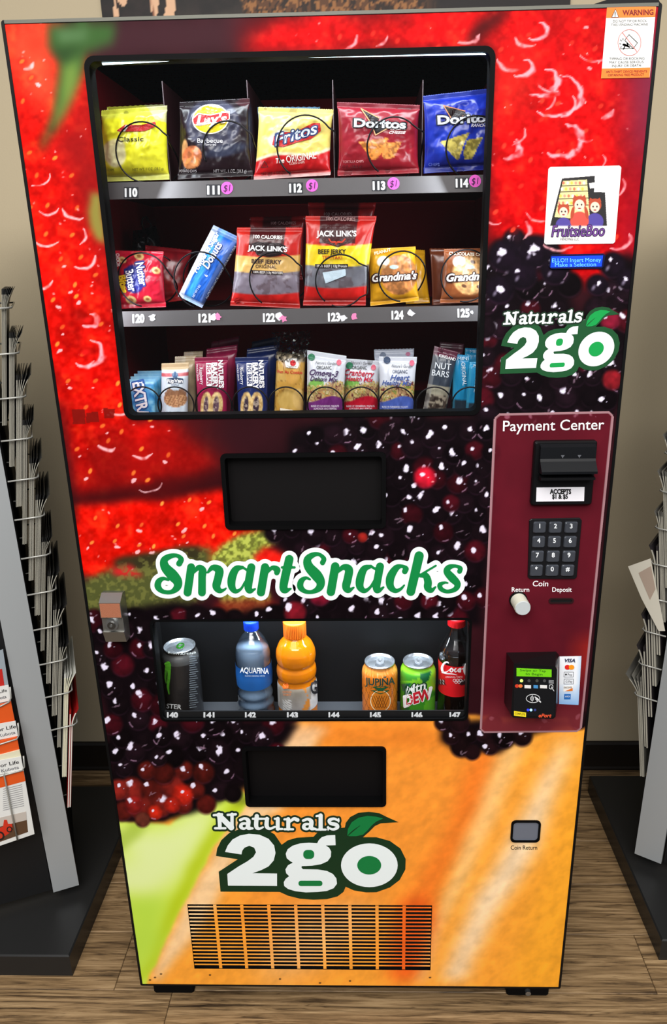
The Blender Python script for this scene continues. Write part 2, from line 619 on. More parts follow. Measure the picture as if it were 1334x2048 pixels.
for poly in ([(226, -40), (246, -20), (258, -5), (248, 13), (238, 8), (229, 2), (236, 20), (238, 34), (228, 36)],
             [(301, -40), (330, -40), (318, 4), (314, 34), (306, 34), (300, 8)],
             [(332, -40), (352, -40), (350, 20), (348, 34), (326, 35), (334, 6)]):
    c.poly(poly, (224, 178, 142))
c.line([(300, -30), (304, 10), (308, 34)], 3, (150, 96, 70)); c.line([(240, 12), (232, -2)], 3, (60, 34, 26))
poly_V = np.stack([GX, np.full_like(GX, 0.79), GZ], -1).reshape(-1, 3)
nx, nz = GX.shape[1], GX.shape[0]
ii = (np.arange(nz - 1)[:, None] * nx + np.arange(nx - 1)[None]).ravel()
Fq = np.stack([ii, ii + 1, ii + nx + 1, ii + nx], 1)
back = poly_V[[0, nx - 1, nx * nz - 1, nx * (nz - 1)]] + np.array([0, 0.0085, 0])
n0 = len(poly_V)
Fl = Fq.tolist() + [[n0 + 3, n0 + 2, n0 + 1, n0], [n0, n0 + 1, nx - 1, 0], [n0 + 1, n0 + 2, nx * nz - 1, nx - 1], [n0 + 2, n0 + 3, nx * (nz - 1), nx * nz - 1], [n0 + 3, n0, 0, nx * (nz - 1)]]
post = obj('wall_poster', np.vstack([poly_V, back]), Fl, PAPER, None, colors=np.vstack([c.C.reshape(-1, 3), np.full((4, 3), 30)]))
tag(post, 'dark photo poster with hands and brown straw on the wall above the machine', 'poster')


# ------------------------------------------------------------------ magazine racks
SILVER = mc((172, 176, 178), 0.42, 0.25, grain=0.05, gscale=500, name='silver_paint')
WIRE = mc((176, 176, 170), 0.35, 0.4)


class Frame:
    def __init__(s, ox, oy, deg):
        a = math.radians(deg); s.o = np.array([ox, oy]); s.ex = np.array([math.cos(a), math.sin(a)]); s.ey = np.array([-math.sin(a), math.cos(a)])

    def __call__(s, x, y, z):
        p = s.o + s.ex * x + s.ey * y
        return (p[0], p[1], z)

    def px(s, px, py, ly=0.0):
        """point the picture shows at px, py on the rack's front plane (local y = ly)"""
        d = (px - CX) / FX * RM[0] + (py - CY) / FX * RM[1] + RM[2]
        p0 = s.o + s.ey * ly
        k = ((p0 - CAM[:2]) @ s.ey) / (d[:2] @ s.ey)
        return CAM + d * k

    def box(s, mb, x0, x1, y0, y1, z0, z1):
        A = [s(x0, y0, z0), s(x1, y0, z0), s(x1, y1, z0), s(x0, y1, z0)]
        B = [(p[0], p[1], z1) for p in A]
        return mb.loft(A, B)


def magazine(name, fr, sx, x0, zt, h, d, th, lean, curve, cov, label, group, y0=0.004, fan=0.0, page=(176, 172, 158), flare=0.0, zl=None):
    """thin magazine standing on edge; cover facing local x, near edge at local y0; sx = +1 / -1 side of the rack"""
    n = 11
    def prof(tx, inset, dz=0.0):
        P = []
        zb = zt - h; zm = zl or (zt - 0.04)
        for z in [zb, (zb + zm) / 2, zm] + list(np.linspace(zm, zt + dz, n - 2)[1:]):
            t = (z - zb) / h
            P.append((x0 + tx + lean * t + curve * t * t + flare * max(0.0, (z - (zl or zt)) / 0.04) ** 1.5, z))
        return P
    def shell(ta, tb, ya, yb, dz):
        A = prof(ta, 0, dz); B = prof(tb, 0, dz)
        ring = A + B[::-1]
        near = [fr(sx * x, ya, z) for x, z in ring]; far = [fr(sx * x, yb + fan * (z - zt + h), z) for x, z in ring]
        m = MB(); q = len(ring)
        m.V = near + far
        m.F = [(i, (i + 1) % q, q + (i + 1) % q, q + i) for i in range(q)]
        for k in range(n - 1):
            f = (k, k + 1, q - 2 - k, q - 1 - k)
            m.F.append(f[::-1]); m.F.append(tuple(q + i for i in f))
        if sx < 0: m.F = [f[::-1] for f in m.F]
        return m
    r = shell(0, th, y0 + 0.002, y0 + d, 0.0).build(name, mc(cov, 0.4), None, origin=fr(sx * x0, y0 + d / 2, zt - h))
    tag(r, label, 'magazine', group)
    shell(th * 0.22, th * 0.78, y0, y0 + d - 0.003, -0.010).build('pages', mc(page, 0.7), r)
    return r


def rack(name, fr, sx, width, zs, base, label, lean_top=0.0, L=0.053):
    """zs: heights of the wire pockets on the side that faces the machine"""
    r = empty(name, fr(0, 0.15, 0.0), label, 'magazine rack')
    # platform
    (bx0, bx1, by0, by1) = base
    m = MB()
    b = 0.003
    o = [(bx0, by0), (bx1, by0), (bx1, by1), (bx0, by1)]
    i_ = [(bx0 + b, by0 + b), (bx1 - b, by0 + b), (bx1 - b, by1 - b), (bx0 + b, by1 - b)]
    m.loft([(x, y, 0.0) for x, y in o], [(x, y, 0.06 - b) for x, y in o], False)
    m.loft([(x, y, 0.06 - b) for x, y in o], [(x, y, 0.06) for x, y in i_], False)
    m.add([(x, y, 0.06) for x, y in i_], [(0, 1, 2, 3)]).add([(x, y, 0.0) for x, y in o], [(3, 2, 1, 0)])
    m.build('platform', mc((34, 34, 34), 0.38, name='black_laminate', grain=0.06, gscale=400), r)
    w0, w1 = (-width, 0.0) if sx > 0 else (0.0, width)
    ztop = 1.72
    A = [fr(w0, 0, 0.09), fr(w1, 0, 0.09), fr(w1, 0.014, 0.09), fr(w0, 0.014, 0.09)]
    B = [(p[0] + lean_top, p[1], ztop) for p in A]
    MB().loft(A, B).build('corner_post', SILVER, r)
    m = MB(); fr.box(m, w0 + 0.004, w1 - 0.004, 0.0145, 0.30, 0.10, ztop - 0.01); m.build('core', BLACKMATT, r)
    bx = (-0.42, -width - 0.004) if sx > 0 else (width + 0.004, 0.42)
    m = MB(); fr.box(m, bx[0], bx[1], 0.016, 0.03, 0.085, ztop); m.build('back_panel', mc((22, 22, 23), 0.5), r)
    # turntable under the body
    c0 = np.array(fr(-0.2 * sx, 0.19, 0))
    ring = [(c0[0] + 0.10 * math.cos(a), c0[1] + 0.10 * math.sin(a)) for a in np.linspace(0, 2 * PI, 25)[:-1]]
    MB().loft([(x, y, 0.06) for x, y in ring], [(x, y, 0.075) for x, y in ring]).build('turntable', BLACKMATT, r)
    for z in zs:
        pts = [fr(sx * -0.004, 0.0, z), fr(sx * (L - 0.008), 0.0, z + 0.001), fr(sx * L, 0.006, z + 0.001), fr(sx * L, 0.222, z + 0.001), fr(sx * -0.004, 0.226, z)]
        w = empty_child('wire_pocket', r)
        MB().tube(pts, 0.0019, 6).build('wire_loop', WIRE, w, True)
        pts = [fr(sx * -0.004, 0.06, z - 0.2245), fr(sx * 0.010, 0.06, z - 0.2245)]
        MB().tube(pts, 0.0014, 5).build('bottom_wire', WIRE, w, True)
    return r


LF = Frame(-0.2229, 0.2407, 23.0)
left_px = [(14, 709), (24, 797), (34, 880), (46, 960), (52, 1037), (62, 1114), (76, 1186), (88, 1256), (100, 1325), (114, 1390), (126, 1455)]
lz = [float(at(x, y, 0.25)[2]) for x, y in left_px]
lz = [2 * lz[0] - lz[1]] + lz
lrack = rack('magazine_rack', LF, 1, 0.0589, lz, (-0.79, -0.187, 0.0707, 0.64), 'tall black magazine rack with silver post and wire pockets left of the machine', -0.012)
ordn = ['topmost visible', 'second', 'third', 'fourth', 'fifth', 'sixth', 'seventh', 'eighth', 'ninth', 'tenth', 'eleventh', 'lowest']
cnt = [8, 8, 6, 7, 5, 5, 7, 4, 4, 4, 5, 2]
for i, z in enumerate(lz):
    covs = [(34, 34, 34), (50, 50, 48), (28, 28, 28)]
    page = (178, 174, 160)
    nm = 'grey paper magazine standing in the %s wire pocket of the left rack' % ordn[i]
    if i == 10: covs = [(214, 214, 206)]; page = (236, 230, 200); nm = 'white magazine standing in the eleventh wire pocket of the left rack'
    if i == 11: covs = [(150, 22, 22)]; page = (230, 226, 216); nm = 'red magazine standing in the lowest wire pocket of the left rack'
    n = cnt[i]; th = min(0.0042, (0.0085 + 0.0032 * ((i * 7) % 3) / 2) / n - 0.0002)
    for k in range(n):
        x0 = 0.0025 + k * (th + 0.0002)
        t = k / max(1, n - 1)
        zt = z + 0.040 + ((i * 37) % 11 - 5) * 0.001
        dz = 0.262
        magazine('magazine', LF, 1, x0, zt, zt - z + 0.2215, 0.195 + random.uniform(-0.006, 0.003), th, 0.150 * (zt - z + 0.2215), 0.0,
                 covs[k % len(covs)], nm, 'magazines in the %s pocket of the left rack' % ordn[i], page=page, y0=0.006 + random.uniform(0, 0.004), flare=0.014 * t * t, zl=z)

RF = Frame(1.1652, 0.3472, -32.5)
right_px = [(1330, 833), (1326, 911), (1322, 987), (1318, 1061), (1312, 1132), (1306, 1200), (1300, 1267), (1294, 1333), (1290, 1396)]
rz = [float(at(x, y, 0.36)[2]) for x, y in right_px]
rrack = rack('magazine_rack', RF, -1, 0.0638, rz, (1.152, 1.76, 0.12, 0.687), 'tall black magazine rack with silver post and wire pockets right of the machine', 0.020, 0.048)
cnt = [4, 4, 4, 4, 2, 2, 2, 2, 4]
for i, z in enumerate(rz):
    n = cnt[i]; th = min(0.0052, 0.0105 / n - 0.0003)
    for k in range(n):
        x0 = 0.0025 + k * (th + 0.0002); t = k / max(1, n - 1)
        cv = [(120, 118, 110), (100, 98, 92)][k % 2] if i not in (4, 6, 7) else (44, 40, 42)
        zt = z + 0.040 + ((i * 37) % 11 - 5) * 0.001
        magazine('magazine', RF, -1, x0, zt, zt - z + 0.2215, 0.20, th, 0.135 * (zt - z + 0.2215), 0.0, cv,
                 '%s magazine standing in the %s wire pocket of the right rack' % ('dark' if i in (4, 6, 7) else 'pale grey', ordn[i] if i < 8 else 'lowest'),
                 'magazines in the %s pocket of the right rack' % (ordn[i] if i < 8 else 'lowest'), y0=0.006 + random.uniform(0, 0.003), flare=0.010 * t * t + (0.012 * t if i == 8 else 0), zl=z)
# the loose leaflet that leans out of the right rack
pts = [RF.px(*p, ly=-0.0036) for p in ((1256, 1133), (1301, 1117), (1330, 1262), (1317, 1262))]
A = [tuple(p) for p in pts]; B = [tuple(np.array(p) + np.append(RF.ey, 0) * 0.003) for p in pts]
mid = [tuple((np.array(A[0]) + np.array(A[3])) / 2 - np.append(RF.ex, 0) * 0.004), tuple((np.array(A[1]) + np.array(A[2])) / 2)]
m = MB(); A6 = [A[0], A[1], mid[1], A[2], A[3], mid[0]]
B6 = [tuple(np.array(p) + np.append(RF.ey, 0) * 0.0015) for p in A6]
leaf = m.loft(A6, B6).build('leaflet', mc((214, 208, 192), 0.6), None)
tag(leaf, 'loose cream leaflet leaning out of the right rack pocket toward the machine', 'leaflet')
V2 = [(1277, 1146), (1302, 1132), (1311, 1178), (1300, 1200)]
P = [RF.px(*p, ly=-0.0040) for p in V2]
obj('picture', P, [(0, 1, 2, 3)], mc((176, 156, 140), 0.6), leaf)


# leaflets in the front pockets of the left rack
def fplate(name, px_poly, ly, th, mat, parent=None, colors=None):
    A = [LF.px(x, y, ly) for x, y in px_poly]
    nrm = np.append(LF.ey, 0)
    return MB().loft([tuple(p) for p in A], [tuple(p + nrm * th) for p in A]).build(name, mat, parent)


def ftext(parent, s, px, py, h, w, ly, col, rot=-12):
    V, F = text2d(s, 0.01)
    x0, x1 = V[:, 0].min(), V[:, 0].max()
    X = (V[:, 0] - (x0 + x1) / 2) * w / (x1 - x0); Y = -(V[:, 1] - 0.35) * h / 0.7
    c, sn = math.cos(math.radians(rot)), math.sin(math.radians(rot))
    P = [LF.px(px + x * c - y * sn, py + x * sn + y * c, ly) for x, y in zip(X, Y)]
    return obj('lettering', P, F, mc(col, 0.5), parent)


ORANGE = mc((222, 88, 30), 0.5)
CARD = mc((226, 226, 222), 0.5)
b1 = fplate('leaflet', [(-60, 1322), (6, 1300), (22, 1404), (-60, 1432)], -0.010, 0.004, mc((150, 160, 168), 0.5))
tag(b1, 'grey blue leaflet with red print in the uppermost front pocket of left rack', 'leaflet')
fplate('red_print', [(-40, 1344), (4, 1338), (9, 1372), (-40, 1380)], -0.0106, 0.0005, mc((190, 40, 34), 0.5), b1)
c1 = fplate('name_card', [(-60, 1384), (17, 1370), (22, 1401), (-60, 1418)], -0.014, 0.0015, CARD, b1)
ftext(c1, 'For Life', -4, 1384, 6, 36, -0.0145, (40, 40, 44)); ftext(c1, 'Kubota', -2, 1396, 6, 30, -0.0145, (90, 90, 96))
b2 = fplate('leaflet', [(-60, 1424), (22, 1404), (36, 1474), (-60, 1498)], -0.020, 0.004, ORANGE)
tag(b2, 'orange leaflet behind a white card in the second front pocket of left rack', 'leaflet')
c2 = fplate('name_card', [(-60, 1458), (31, 1442), (36, 1472), (-60, 1492)], -0.0255, 0.0015, CARD, b2)
ftext(c2, 'For Life', 10, 1457, 7, 44, -0.026, (30, 30, 34)); ftext(c2, 'Kubota', 14, 1468, 6, 34, -0.026, (110, 110, 116))
b3 = fplate('leaflet', [(-60, 1498), (34, 1474), (46, 1540), (-60, 1566)], -0.030, 0.004, ORANGE)
tag(b3, 'orange leaflet behind a white card in the third front pocket of left rack', 'leaflet')
fplate('paper_tops', [(-60, 1526), (39, 1500), (43, 1516), (-60, 1534)], -0.0335, 0.003, mc((226, 220, 190), 0.6), b3)
c3 = fplate('name_card', [(-60, 1532), (42, 1513), (47, 1540), (-60, 1560)], -0.0365, 0.0015, CARD, b3)
ftext(c3, 'For Life', 16, 1528, 7, 44, -0.037, (30, 30, 34)); ftext(c3, 'Kubota', 20, 1538, 6, 36, -0.037, (110, 110, 116))
b4 = fplate('leaflet', [(-60, 1568), (47, 1541), (69, 1668), (-60, 1712)], -0.041, 0.006, CARD)
tag(b4, 'white leaflet with orange header and tractor picture in lowest front pocket of left rack', 'leaflet')
fplate('orange_header', [(-60, 1569), (47, 1542), (51, 1562), (-60, 1592)], -0.0416, 0.0005, ORANGE, b4)
fplate('tractor_picture', [(-60, 1652), (52, 1624), (56, 1664), (-60, 1705)], -0.0416, 0.0005, mc((92, 66, 46), 0.5), b4)
fplate('picture_sky', [(-60, 1650), (52, 1623), (53.5, 1640), (-60, 1668)], -0.0419, 0.0005, mc((196, 186, 176), 0.5), b4)
fplate('tractor_print', [(-12, 1662), (6, 1653), (8, 1640), (14, 1640), (16, 1648), (24, 1648), (25, 1662), (10, 1672), (-12, 1680)], -0.0423, 0.0004, mc((204, 52, 30), 0.5), b4)
for (wx, wy, wr) in ((0, 1672, 9), (19, 1659, 6)):
    fplate('wheel_print', ell_pts(wx, wy, wr, wr, 14), -0.0427, 0.0004, mc((40, 30, 28), 0.5), b4)
    fplate('wheel_print', ell_pts(wx, wy, wr * 0.6, wr * 0.6, 14), -0.0431, 0.0004, mc((196, 60, 36), 0.5), b4)
lines = MB()
for k in range(11):
    y = 1574 + k * 4.2
    A = [LF.px(x, yy, -0.0416) for x, yy in ((6, y + 4), (44 + k * 0.4, y - 5.4), (44.2 + k * 0.4, y - 4.2), (6.2, y + 5.2))]
    lines.add(A, [(0, 1, 2, 3)])
lines.build('text_lines', mc((150, 150, 152), 0.6), b4)
for (pts) in ([(7, 1544), (9, 1554), (22, 1618), (35, 1680)], [(-40, 1566), (2, 1552), (44, 1541), (49, 1534), (47, 1512)], [(-40, 1500), (2, 1488), (34, 1478), (38, 1470), (36, 1446)], [(-40, 1428), (2, 1412), (18, 1404), (22, 1396), (20, 1374)]):
    MB().tube([LF.px(x, y, -0.046 if pts[0][0] == 7 else -0.0446 if pts[0][1] > 1550 else -0.0326 if pts[0][1] > 1490 else -0.0226) for x, y in pts], 0.0018, 6).build('front_wire', WIRE, lrack, True)

# ================================================================== VENDING MACHINE
DW, DZ0, DZ1 = 0.889, 0.065, 1.847
VM = empty('vending_machine', (DW / 2, 0.38, 0.0), 'tall snack and drink vending machine with strawberry, blackberry and melon print front', 'vending machine')


def zx(px, py, y=0.0):
    p = at(px, py, y); return float(p[0]), float(p[2])


WX0, WX1, WZ0, WZ1 = 0.1057, 0.6715, 1.2970, 1.8040     # snack window
KX0, KX1, KZ0, KZ1 = 0.1075, 0.6715, 0.7290, 0.9345     # drink window
B1 = (*zx(456, 1054), *zx(767, 908)); B2 = (*zx(496, 1608), *zx(768, 1496))
VX0, VZ0 = zx(386, 1936); VX1, VZ1 = zx(863, 1812)
VX0 = zx(376, 1813)[0]


class DoorCanvas(Canvas):
    def __init__(s, xs, zs):
        GX, GZ = np.meshgrid(xs, zs)
        s.xs = xs; s.zs = zs
        s.GX, s.GZ = GX, GZ
        X, Y = proj(np.stack([GX, np.zeros_like(GX), GZ], -1))
        super().__init__(X, Y)

    def win(s, x0, y0, x1, y1):
        P = at([x0, x1, x0, x1], [y0, y0, y1, y1], 0.0)
        i0, i1 = np.searchsorted(s.xs, [P[:, 0].min(), P[:, 0].max()]); j0, j1 = np.searchsorted(s.zs, [P[:, 2].min(), P[:, 2].max()])
        return slice(max(0, j0 - 1), j1 + 1), slice(max(0, i0 - 1), i1 + 1)

    def local(s, x0, y0, x1, y1):
        sl = s.win(x0, y0, x1, y1)
        c = Canvas(s.X[sl], s.Y[sl]); c.C = s.C[sl]; return sl, c

    def ell(s, cx, cy, rx, ry, c, rot=0.0, soft=0.15, a=1.0):
        r = max(rx, ry) + 2
        sl, k = s.local(cx - r, cy - r, cx + r, cy + r)
        if k.X.size: k.ell(cx, cy, rx, ry, c, rot, soft, a); s.C[sl] = k.C
        return s

    def line(s, pts, w, c, a=1.0):
        P = np.array(pts); r = w + 2
        sl, k = s.local(P[:, 0].min() - r, P[:, 1].min() - r, P[:, 0].max() + r, P[:, 1].max() + r)
        if k.X.size: k.line(pts, w, c, a); s.C[sl] = k.C
        return s

    def blot(s, cx, cy, rx, ry, col, rot=0.0, a=1.0, sc=7):
        """irregular glint"""
        r = max(rx, ry) * 1.6 + 2
        sl, k = s.local(cx - r, cy - r, cx + r, cy + r)
        if not k.X.size: return
        co, si = math.cos(math.radians(rot)), math.sin(math.radians(rot))
        x = k.X - cx; y = k.Y - cy
        d = np.sqrt(((x * co + y * si) / rx) ** 2 + ((-x * si + y * co) / ry) ** 2) + 1.3 * (fbm(k.X, k.Y, sc, int(cx) % 40, 2) - 0.5)
        k.mix(np.clip((1 - d) / 0.35, 0, 1), col, a); s.C[sl] = k.C

    def arc(s, cx, cy, R, ry, a0, a1, w, col, a=0.85, rot=0.0):
        """broken bright crescent"""
        r = R + w + 2
        sl, k = s.local(cx - r, cy - r, cx + r, cy + r)
        if not k.X.size: return
        x = k.X - cx; y = (k.Y - cy) / ry
        th = np.arctan2(y, x); d = np.hypot(x, y) + 1.5 * w * (fbm(k.X, k.Y, 16, int(cx) % 30, 2) - 0.5)
        t = (th - a0) % (2 * PI) / (a1 - a0)
        m = np.clip(1.5 - 1.4 * np.abs(d - R) / (w * 0.85 * np.sqrt(np.clip(t * (1 - t) * 4, 0, 1)) + 0.01), 0, 1) * (t < 1)
        m = m * np.clip(0.9 + 1.6 * (fbm(k.X, k.Y, 12, 17, 2) - 0.45), 0, 1)
        k.mix(m, col, a); s.C[sl] = k.C

    def soft(s, poly, k=3, rough=0.0, rs=25, seed=0):
        X, Y = s.X, s.Y
        if rough:
            X = X + rough * (fbm(X, Y, rs, seed) - 0.5) * 2; Y = Y + rough * (fbm(X, Y, rs, seed + 7) - 0.5) * 2
        m = inpoly(X, Y, poly).astype(float)
        for _ in range(2):
            for ax in (0, 1):
                c = np.cumsum(np.pad(m, [(k + 1, k) if a == ax else (0, 0) for a in (0, 1)], mode='edge'), axis=ax)
                n = m.shape[ax]
                hi = np.take(c, np.arange(2 * k + 1, 2 * k + 1 + n), axis=ax); lo = np.take(c, np.arange(0, n), axis=ax)
                m = (hi - lo) / (2 * k + 1)
        return m

    def drup(s, cx, cy, r, base, hl=1.0, rnd=random):
        sl, k = s.local(cx - r, cy - r, cx + r, cy + r)
        if not k.X.size: return
        d = np.hypot((k.X - cx) / r, (k.Y - cy) / r)
        m = np.clip((1 - d) / 0.30, 0, 1)
        sh = 0.62 + 0.55 * np.clip(1 - d * d, 0, 1) - 0.18 * ((k.Y - cy) / r) + 0.5 * (fbm(k.X, k.Y, 11, 13, 2) - 0.5)
        col = np.asarray(base, float) * sh[..., None]
        k.C = k.C * (1 - m[..., None]) + col * m[..., None]
        # thin bright rim below
        rim = np.exp(-((d - 0.80) / 0.08) ** 2) * np.clip((k.Y - cy) / r, 0, 1)
        k.C = k.C + rim[..., None] * np.array([20, 10, 18])
        s.C[sl] = k.C
        if hl > 0 and rnd.random() < hl:
            a = rnd.uniform(-0.5, 0.1); b = rnd.uniform(-0.5, -0.05); q = rnd.uniform(0.13, 0.24) * r
            s.blot(cx + a * r, cy + b * r, q * 1.15, q * rnd.uniform(1.0, 1.7), (226, 218, 240), rnd.uniform(-40, 60))
            if rnd.random() < 0.45:
                s.ell(cx + (a + 0.4) * r, cy + (b + 0.25) * r, q * 0.35, q * 0.3, (190, 180, 204), 0, 0.6)
            if rnd.random() < 0.3:
                an = rnd.uniform(0.2, 2.4)
                s.line([(cx + 0.72 * r * math.cos(an + t), cy + 0.72 * r * math.sin(an + t)) for t in (0, 0.3, 0.6)], 2.2, (170, 130, 160), 0.7)


def paint_door():
    NX, NZ = 590, 1180
    D = DoorCanvas(np.linspace(0, DW, NX), np.linspace(DZ0, DZ1, NZ))
    X, Y = D.X, D.Y
    rnd = random.Random(5)
    D.fill((44, 14, 20))
    D.noise(0.35, 90, 2)

    def red(poly, k, col, rough=6, seed=0, a=1.0):
        m = D.soft(poly, k, rough, 40, seed)
        n = fbm(X, Y, 70, seed + 3)[..., None]; n2 = fbm(X, Y, 9, seed + 9, 2)[..., None]
        n3 = fbm(X, Y, 26, seed + 5)[..., None]
        c = np.asarray(col, float) * (0.62 + 0.46 * n + 0.30 * n3) + (n2 - 0.5) * np.array([56, 22, 18]) + np.clip(n3 - 0.58, 0, 1) * np.array([60, 110, 40])
        D.C = D.C * (1 - m[..., None] * a) + np.clip(c, 0, 255) * m[..., None] * a
        return m

    # ---- upper left strawberry
    red([(-40, 20), (118, 30), (108, 120), (180, 110), (235, 500), (260, 850), (340, 840), (440, 860), (450, 930), (330, 985), (160, 990), (60, 500)], 7, (204, 10, 3), 8, 1)
    D.mix(D.soft([(10, 50), (110, 45), (105, 130), (120, 190), (95, 230), (40, 160)], 12, 8), (244, 104, 66), 0.75)
    D.mix(D.soft([(60, 60), (95, 90), (70, 125), (45, 95)], 6, 6), (196, 40, 22), 0.7)
    D.mix(D.soft([(170, 115), (240, 500), (250, 720), (205, 560), (130, 330), (95, 310), (140, 230)], 10, 10), (126, 14, 16), 0.75)
    D.mix(D.soft([(150, 960), (200, 870), (330, 860), (430, 830), (470, 930), (330, 1000), (160, 1005)], 12, 12, 40, 4), (112, 10, 10), 0.62)
    D.mix(D.soft([(170, 985), (300, 960), (460, 930), (470, 960), (330, 1000), (160, 1010)], 6, 8, 40, 5), (52, 8, 12), 0.75)
    D.mix(D.soft([(330, 835), (560, 830), (560, 905), (455, 905), (450, 960), (410, 900)], 12, 12, 40, 6), (46, 16, 22), 0.9)
    # ---- leaves at the top left
    D.mix(D.soft([(236, 46), (490, 34), (486, 100), (170, 116), (180, 90)], 5, 5), (56, 27, 34), 0.95)
    D.mix(D.soft([(92, 48), (236, 44), (226, 84), (176, 104), (166, 150), (140, 205), (116, 255), (80, 310), (84, 276), (104, 236), (112, 170), (118, 120), (96, 96)], 4, 6, 20, 8), (52, 84, 40), 1)
    D.mix(D.soft([(130, 130), (160, 118), (150, 180), (120, 240), (108, 250), (124, 190)], 5, 5), (120, 146, 62), 0.85)
    D.mix(D.soft([(110, 60), (180, 60), (170, 80), (120, 85)], 4, 6), (120, 150, 120), 0.4)
    D.mix(D.soft([(96, 92), (130, 100), (170, 96), (130, 125)], 4, 6), (30, 50, 26), 0.7)
    D.mix(D.soft([(180, 385), (204, 390), (215, 490), (190, 480), (178, 440)], 3, 4), (130, 134, 60), 0.9)
    # ---- right strawberry
    red([(480, 110), (500, 60), (575, 36), (1340, 5), (1300, 330), (1275, 600), (1215, 560), (1150, 560), (1105, 480), (975, 500), (985, 95)], 7, (196, 4, 8), 6, 21)
    D.mix(D.soft([(1235, 20), (1340, 5), (1290, 420), (1250, 600), (1215, 560), (1250, 300)], 14, 10, 50, 23), (138, 10, 30), 0.85)
    D.mix(D.soft([(1262, 60), (1340, 60), (1300, 330), (1268, 300)], 14, 8), (96, 58, 84), 0.6)
    D.mix(D.soft([(925, 80), (960, 40), (990, 24), (1020, 24), (985, 60), (950, 92)], 4, 4), (52, 12, 14), 0.85)
    D.mix(D.soft([(470, 40), (560, 36), (520, 70), (470, 105)], 9, 6), (96, 12, 20), 0.8)
    D.mix(D.soft([(1000, 110), (1060, 120), (1050, 200), (1000, 240)], 14, 10), (255, 80, 50), 0.5)
    # ---- second strawberry
    red([(150, 1010), (330, 1000), (400, 985), (440, 980), (540, 992), (540, 1130), (470, 1150), (300, 1125), (180, 1160), (165, 1150)], 4, (226, 16, 4), 6, 31)
    red([(480, 1105), (550, 1098), (600, 1130), (540, 1150), (500, 1150)], 4, (236, 30, 20), 4, 33)
    # calyx and stem
    D.mix(D.soft([(160, 1165), (240, 1130), (330, 1102), (420, 1096), (430, 1180), (330, 1240), (180, 1235)], 4, 8, 30, 11), (76, 80, 40), 1)
    D.mix(D.soft([(225, 1118), (330, 1098), (400, 1092), (402, 1120), (300, 1135), (232, 1150)], 3, 5, 25, 12), (48, 44, 26), 0.95)
    D.mix(D.soft([(222, 1140), (262, 1130), (285, 1150), (230, 1152)], 3, 4), (214, 34, 36), 0.9)
    D.mix(D.soft([(420, 1110), (468, 1072), (545, 1055), (560, 1075), (505, 1115), (540, 1190), (530, 1240), (450, 1225)], 3, 6, 25, 13), (132, 142, 56), 1)
    n = fbm(X, Y, 7, 41, 2)
    mm = D.soft([(420, 1110), (468, 1072), (545, 1055), (560, 1075), (505, 1115), (540, 1190), (530, 1240), (450, 1225)], 3, 6, 25, 13)
    D.mix(mm * np.clip((n - 0.50) * 9, 0, 1), (196, 204, 92), 0.7); D.mix(mm * np.clip((0.44 - n) * 9, 0, 1), (84, 84, 36), 0.6)
    D.mix(D.soft([(160, 1165), (240, 1130), (330, 1102), (420, 1096), (430, 1180), (330, 1240), (180, 1235)], 4, 8, 30, 11) * np.clip((n - 0.52) * 9, 0, 1), (118, 118, 58), 0.6)
    D.mix(D.soft([(430, 1205), (540, 1196), (600, 1240), (560, 1250), (430, 1240)], 4, 6), (120, 26, 20), 0.8)
    # ---- melons
    m = D.soft([(205, 1990), (235, 1650), (330, 1640), (430, 1560), (560, 1470), (600, 1440), (900, 1430), (1200, 1440), (1180, 2010)], 2, 3)
    base = np.zeros(X.shape + (3,)); base[:] = (252, 164, 56)
    D.C = D.C * (1 - m[..., None]) + base * m[..., None]
    D.mix(D.soft([(560, 1470), (880, 1440), (990, 1500), (960, 1640), (780, 1830), (560, 1960), (470, 1800)], 30, 14, 60, 50) * m, (240, 140, 50), 0.65)
    D.mix(D.soft([(600, 1440), (860, 1440), (900, 1500), (800, 1500), (740, 1490), (620, 1500)], 14, 10, 60, 51) * m, (226, 120, 36), 0.7)
    D.mix(D.soft([(960, 1470), (1000, 1500), (965, 1620), (880, 1780), (840, 1960), (770, 1960), (790, 1850), (900, 1650)], 14, 8, 60, 52) * m, (238, 112, 34), 0.8)
    D.mix(D.soft([(1000, 1500), (1060, 1470), (1000, 1620), (890, 1850), (850, 1965), (830, 1965), (890, 1780)], 8, 6, 60, 53) * m, (250, 206, 140), 0.7)
    D.mix(D.soft([(1130, 1470), (1150, 1500), (1075, 1700), (990, 1830), (930, 1960), (880, 1960), (950, 1800), (1040, 1640)], 12, 6, 60, 54) * m, (248, 226, 196), 0.85)
    D.mix(D.soft([(1170, 1470), (1170, 2000), (1000, 2000), (1070, 1800), (1130, 1600)], 20, 8, 60, 55) * m, (246, 166, 44), 0.9)
    D.mix(D.soft([(800, 1800), (850, 1790), (870, 1850), (830, 1960), (790, 1960)], 12, 8) * m, (236, 84, 26), 0.75)
    D.mix(D.soft([(560, 1830), (720, 1810), (760, 1840), (600, 1950), (520, 1960)], 22, 12) * m, (250, 206, 150), 0.6)
    D.mix(D.soft([(560, 1470), (640, 1465), (560, 1620), (500, 1660), (420, 1830), (320, 1960), (300, 1960), (370, 1800), (480, 1620)], 7, 6, 30, 56) * m, (246, 208, 160), 0.9)
    D.mix(D.soft([(560, 1440), (660, 1455), (600, 1500), (560, 1480)], 6, 6) * m, (240, 190, 140), 0.8)
    n = fbm(X + Y * 0.6, Y - X * 0.2, 18, 60)
    D.C = D.C * (1 + (m * (n - 0.5) * 0.18))[..., None]
    # honeydew
    hp = [(215, 1990), (225, 1640), (340, 1650), (430, 1570), (470, 1572), (500, 1600), (470, 1640), (430, 1690), (360, 1820), (300, 1950), (287, 1985)]
    hm = D.soft(hp, 2, 3, 25, 61)
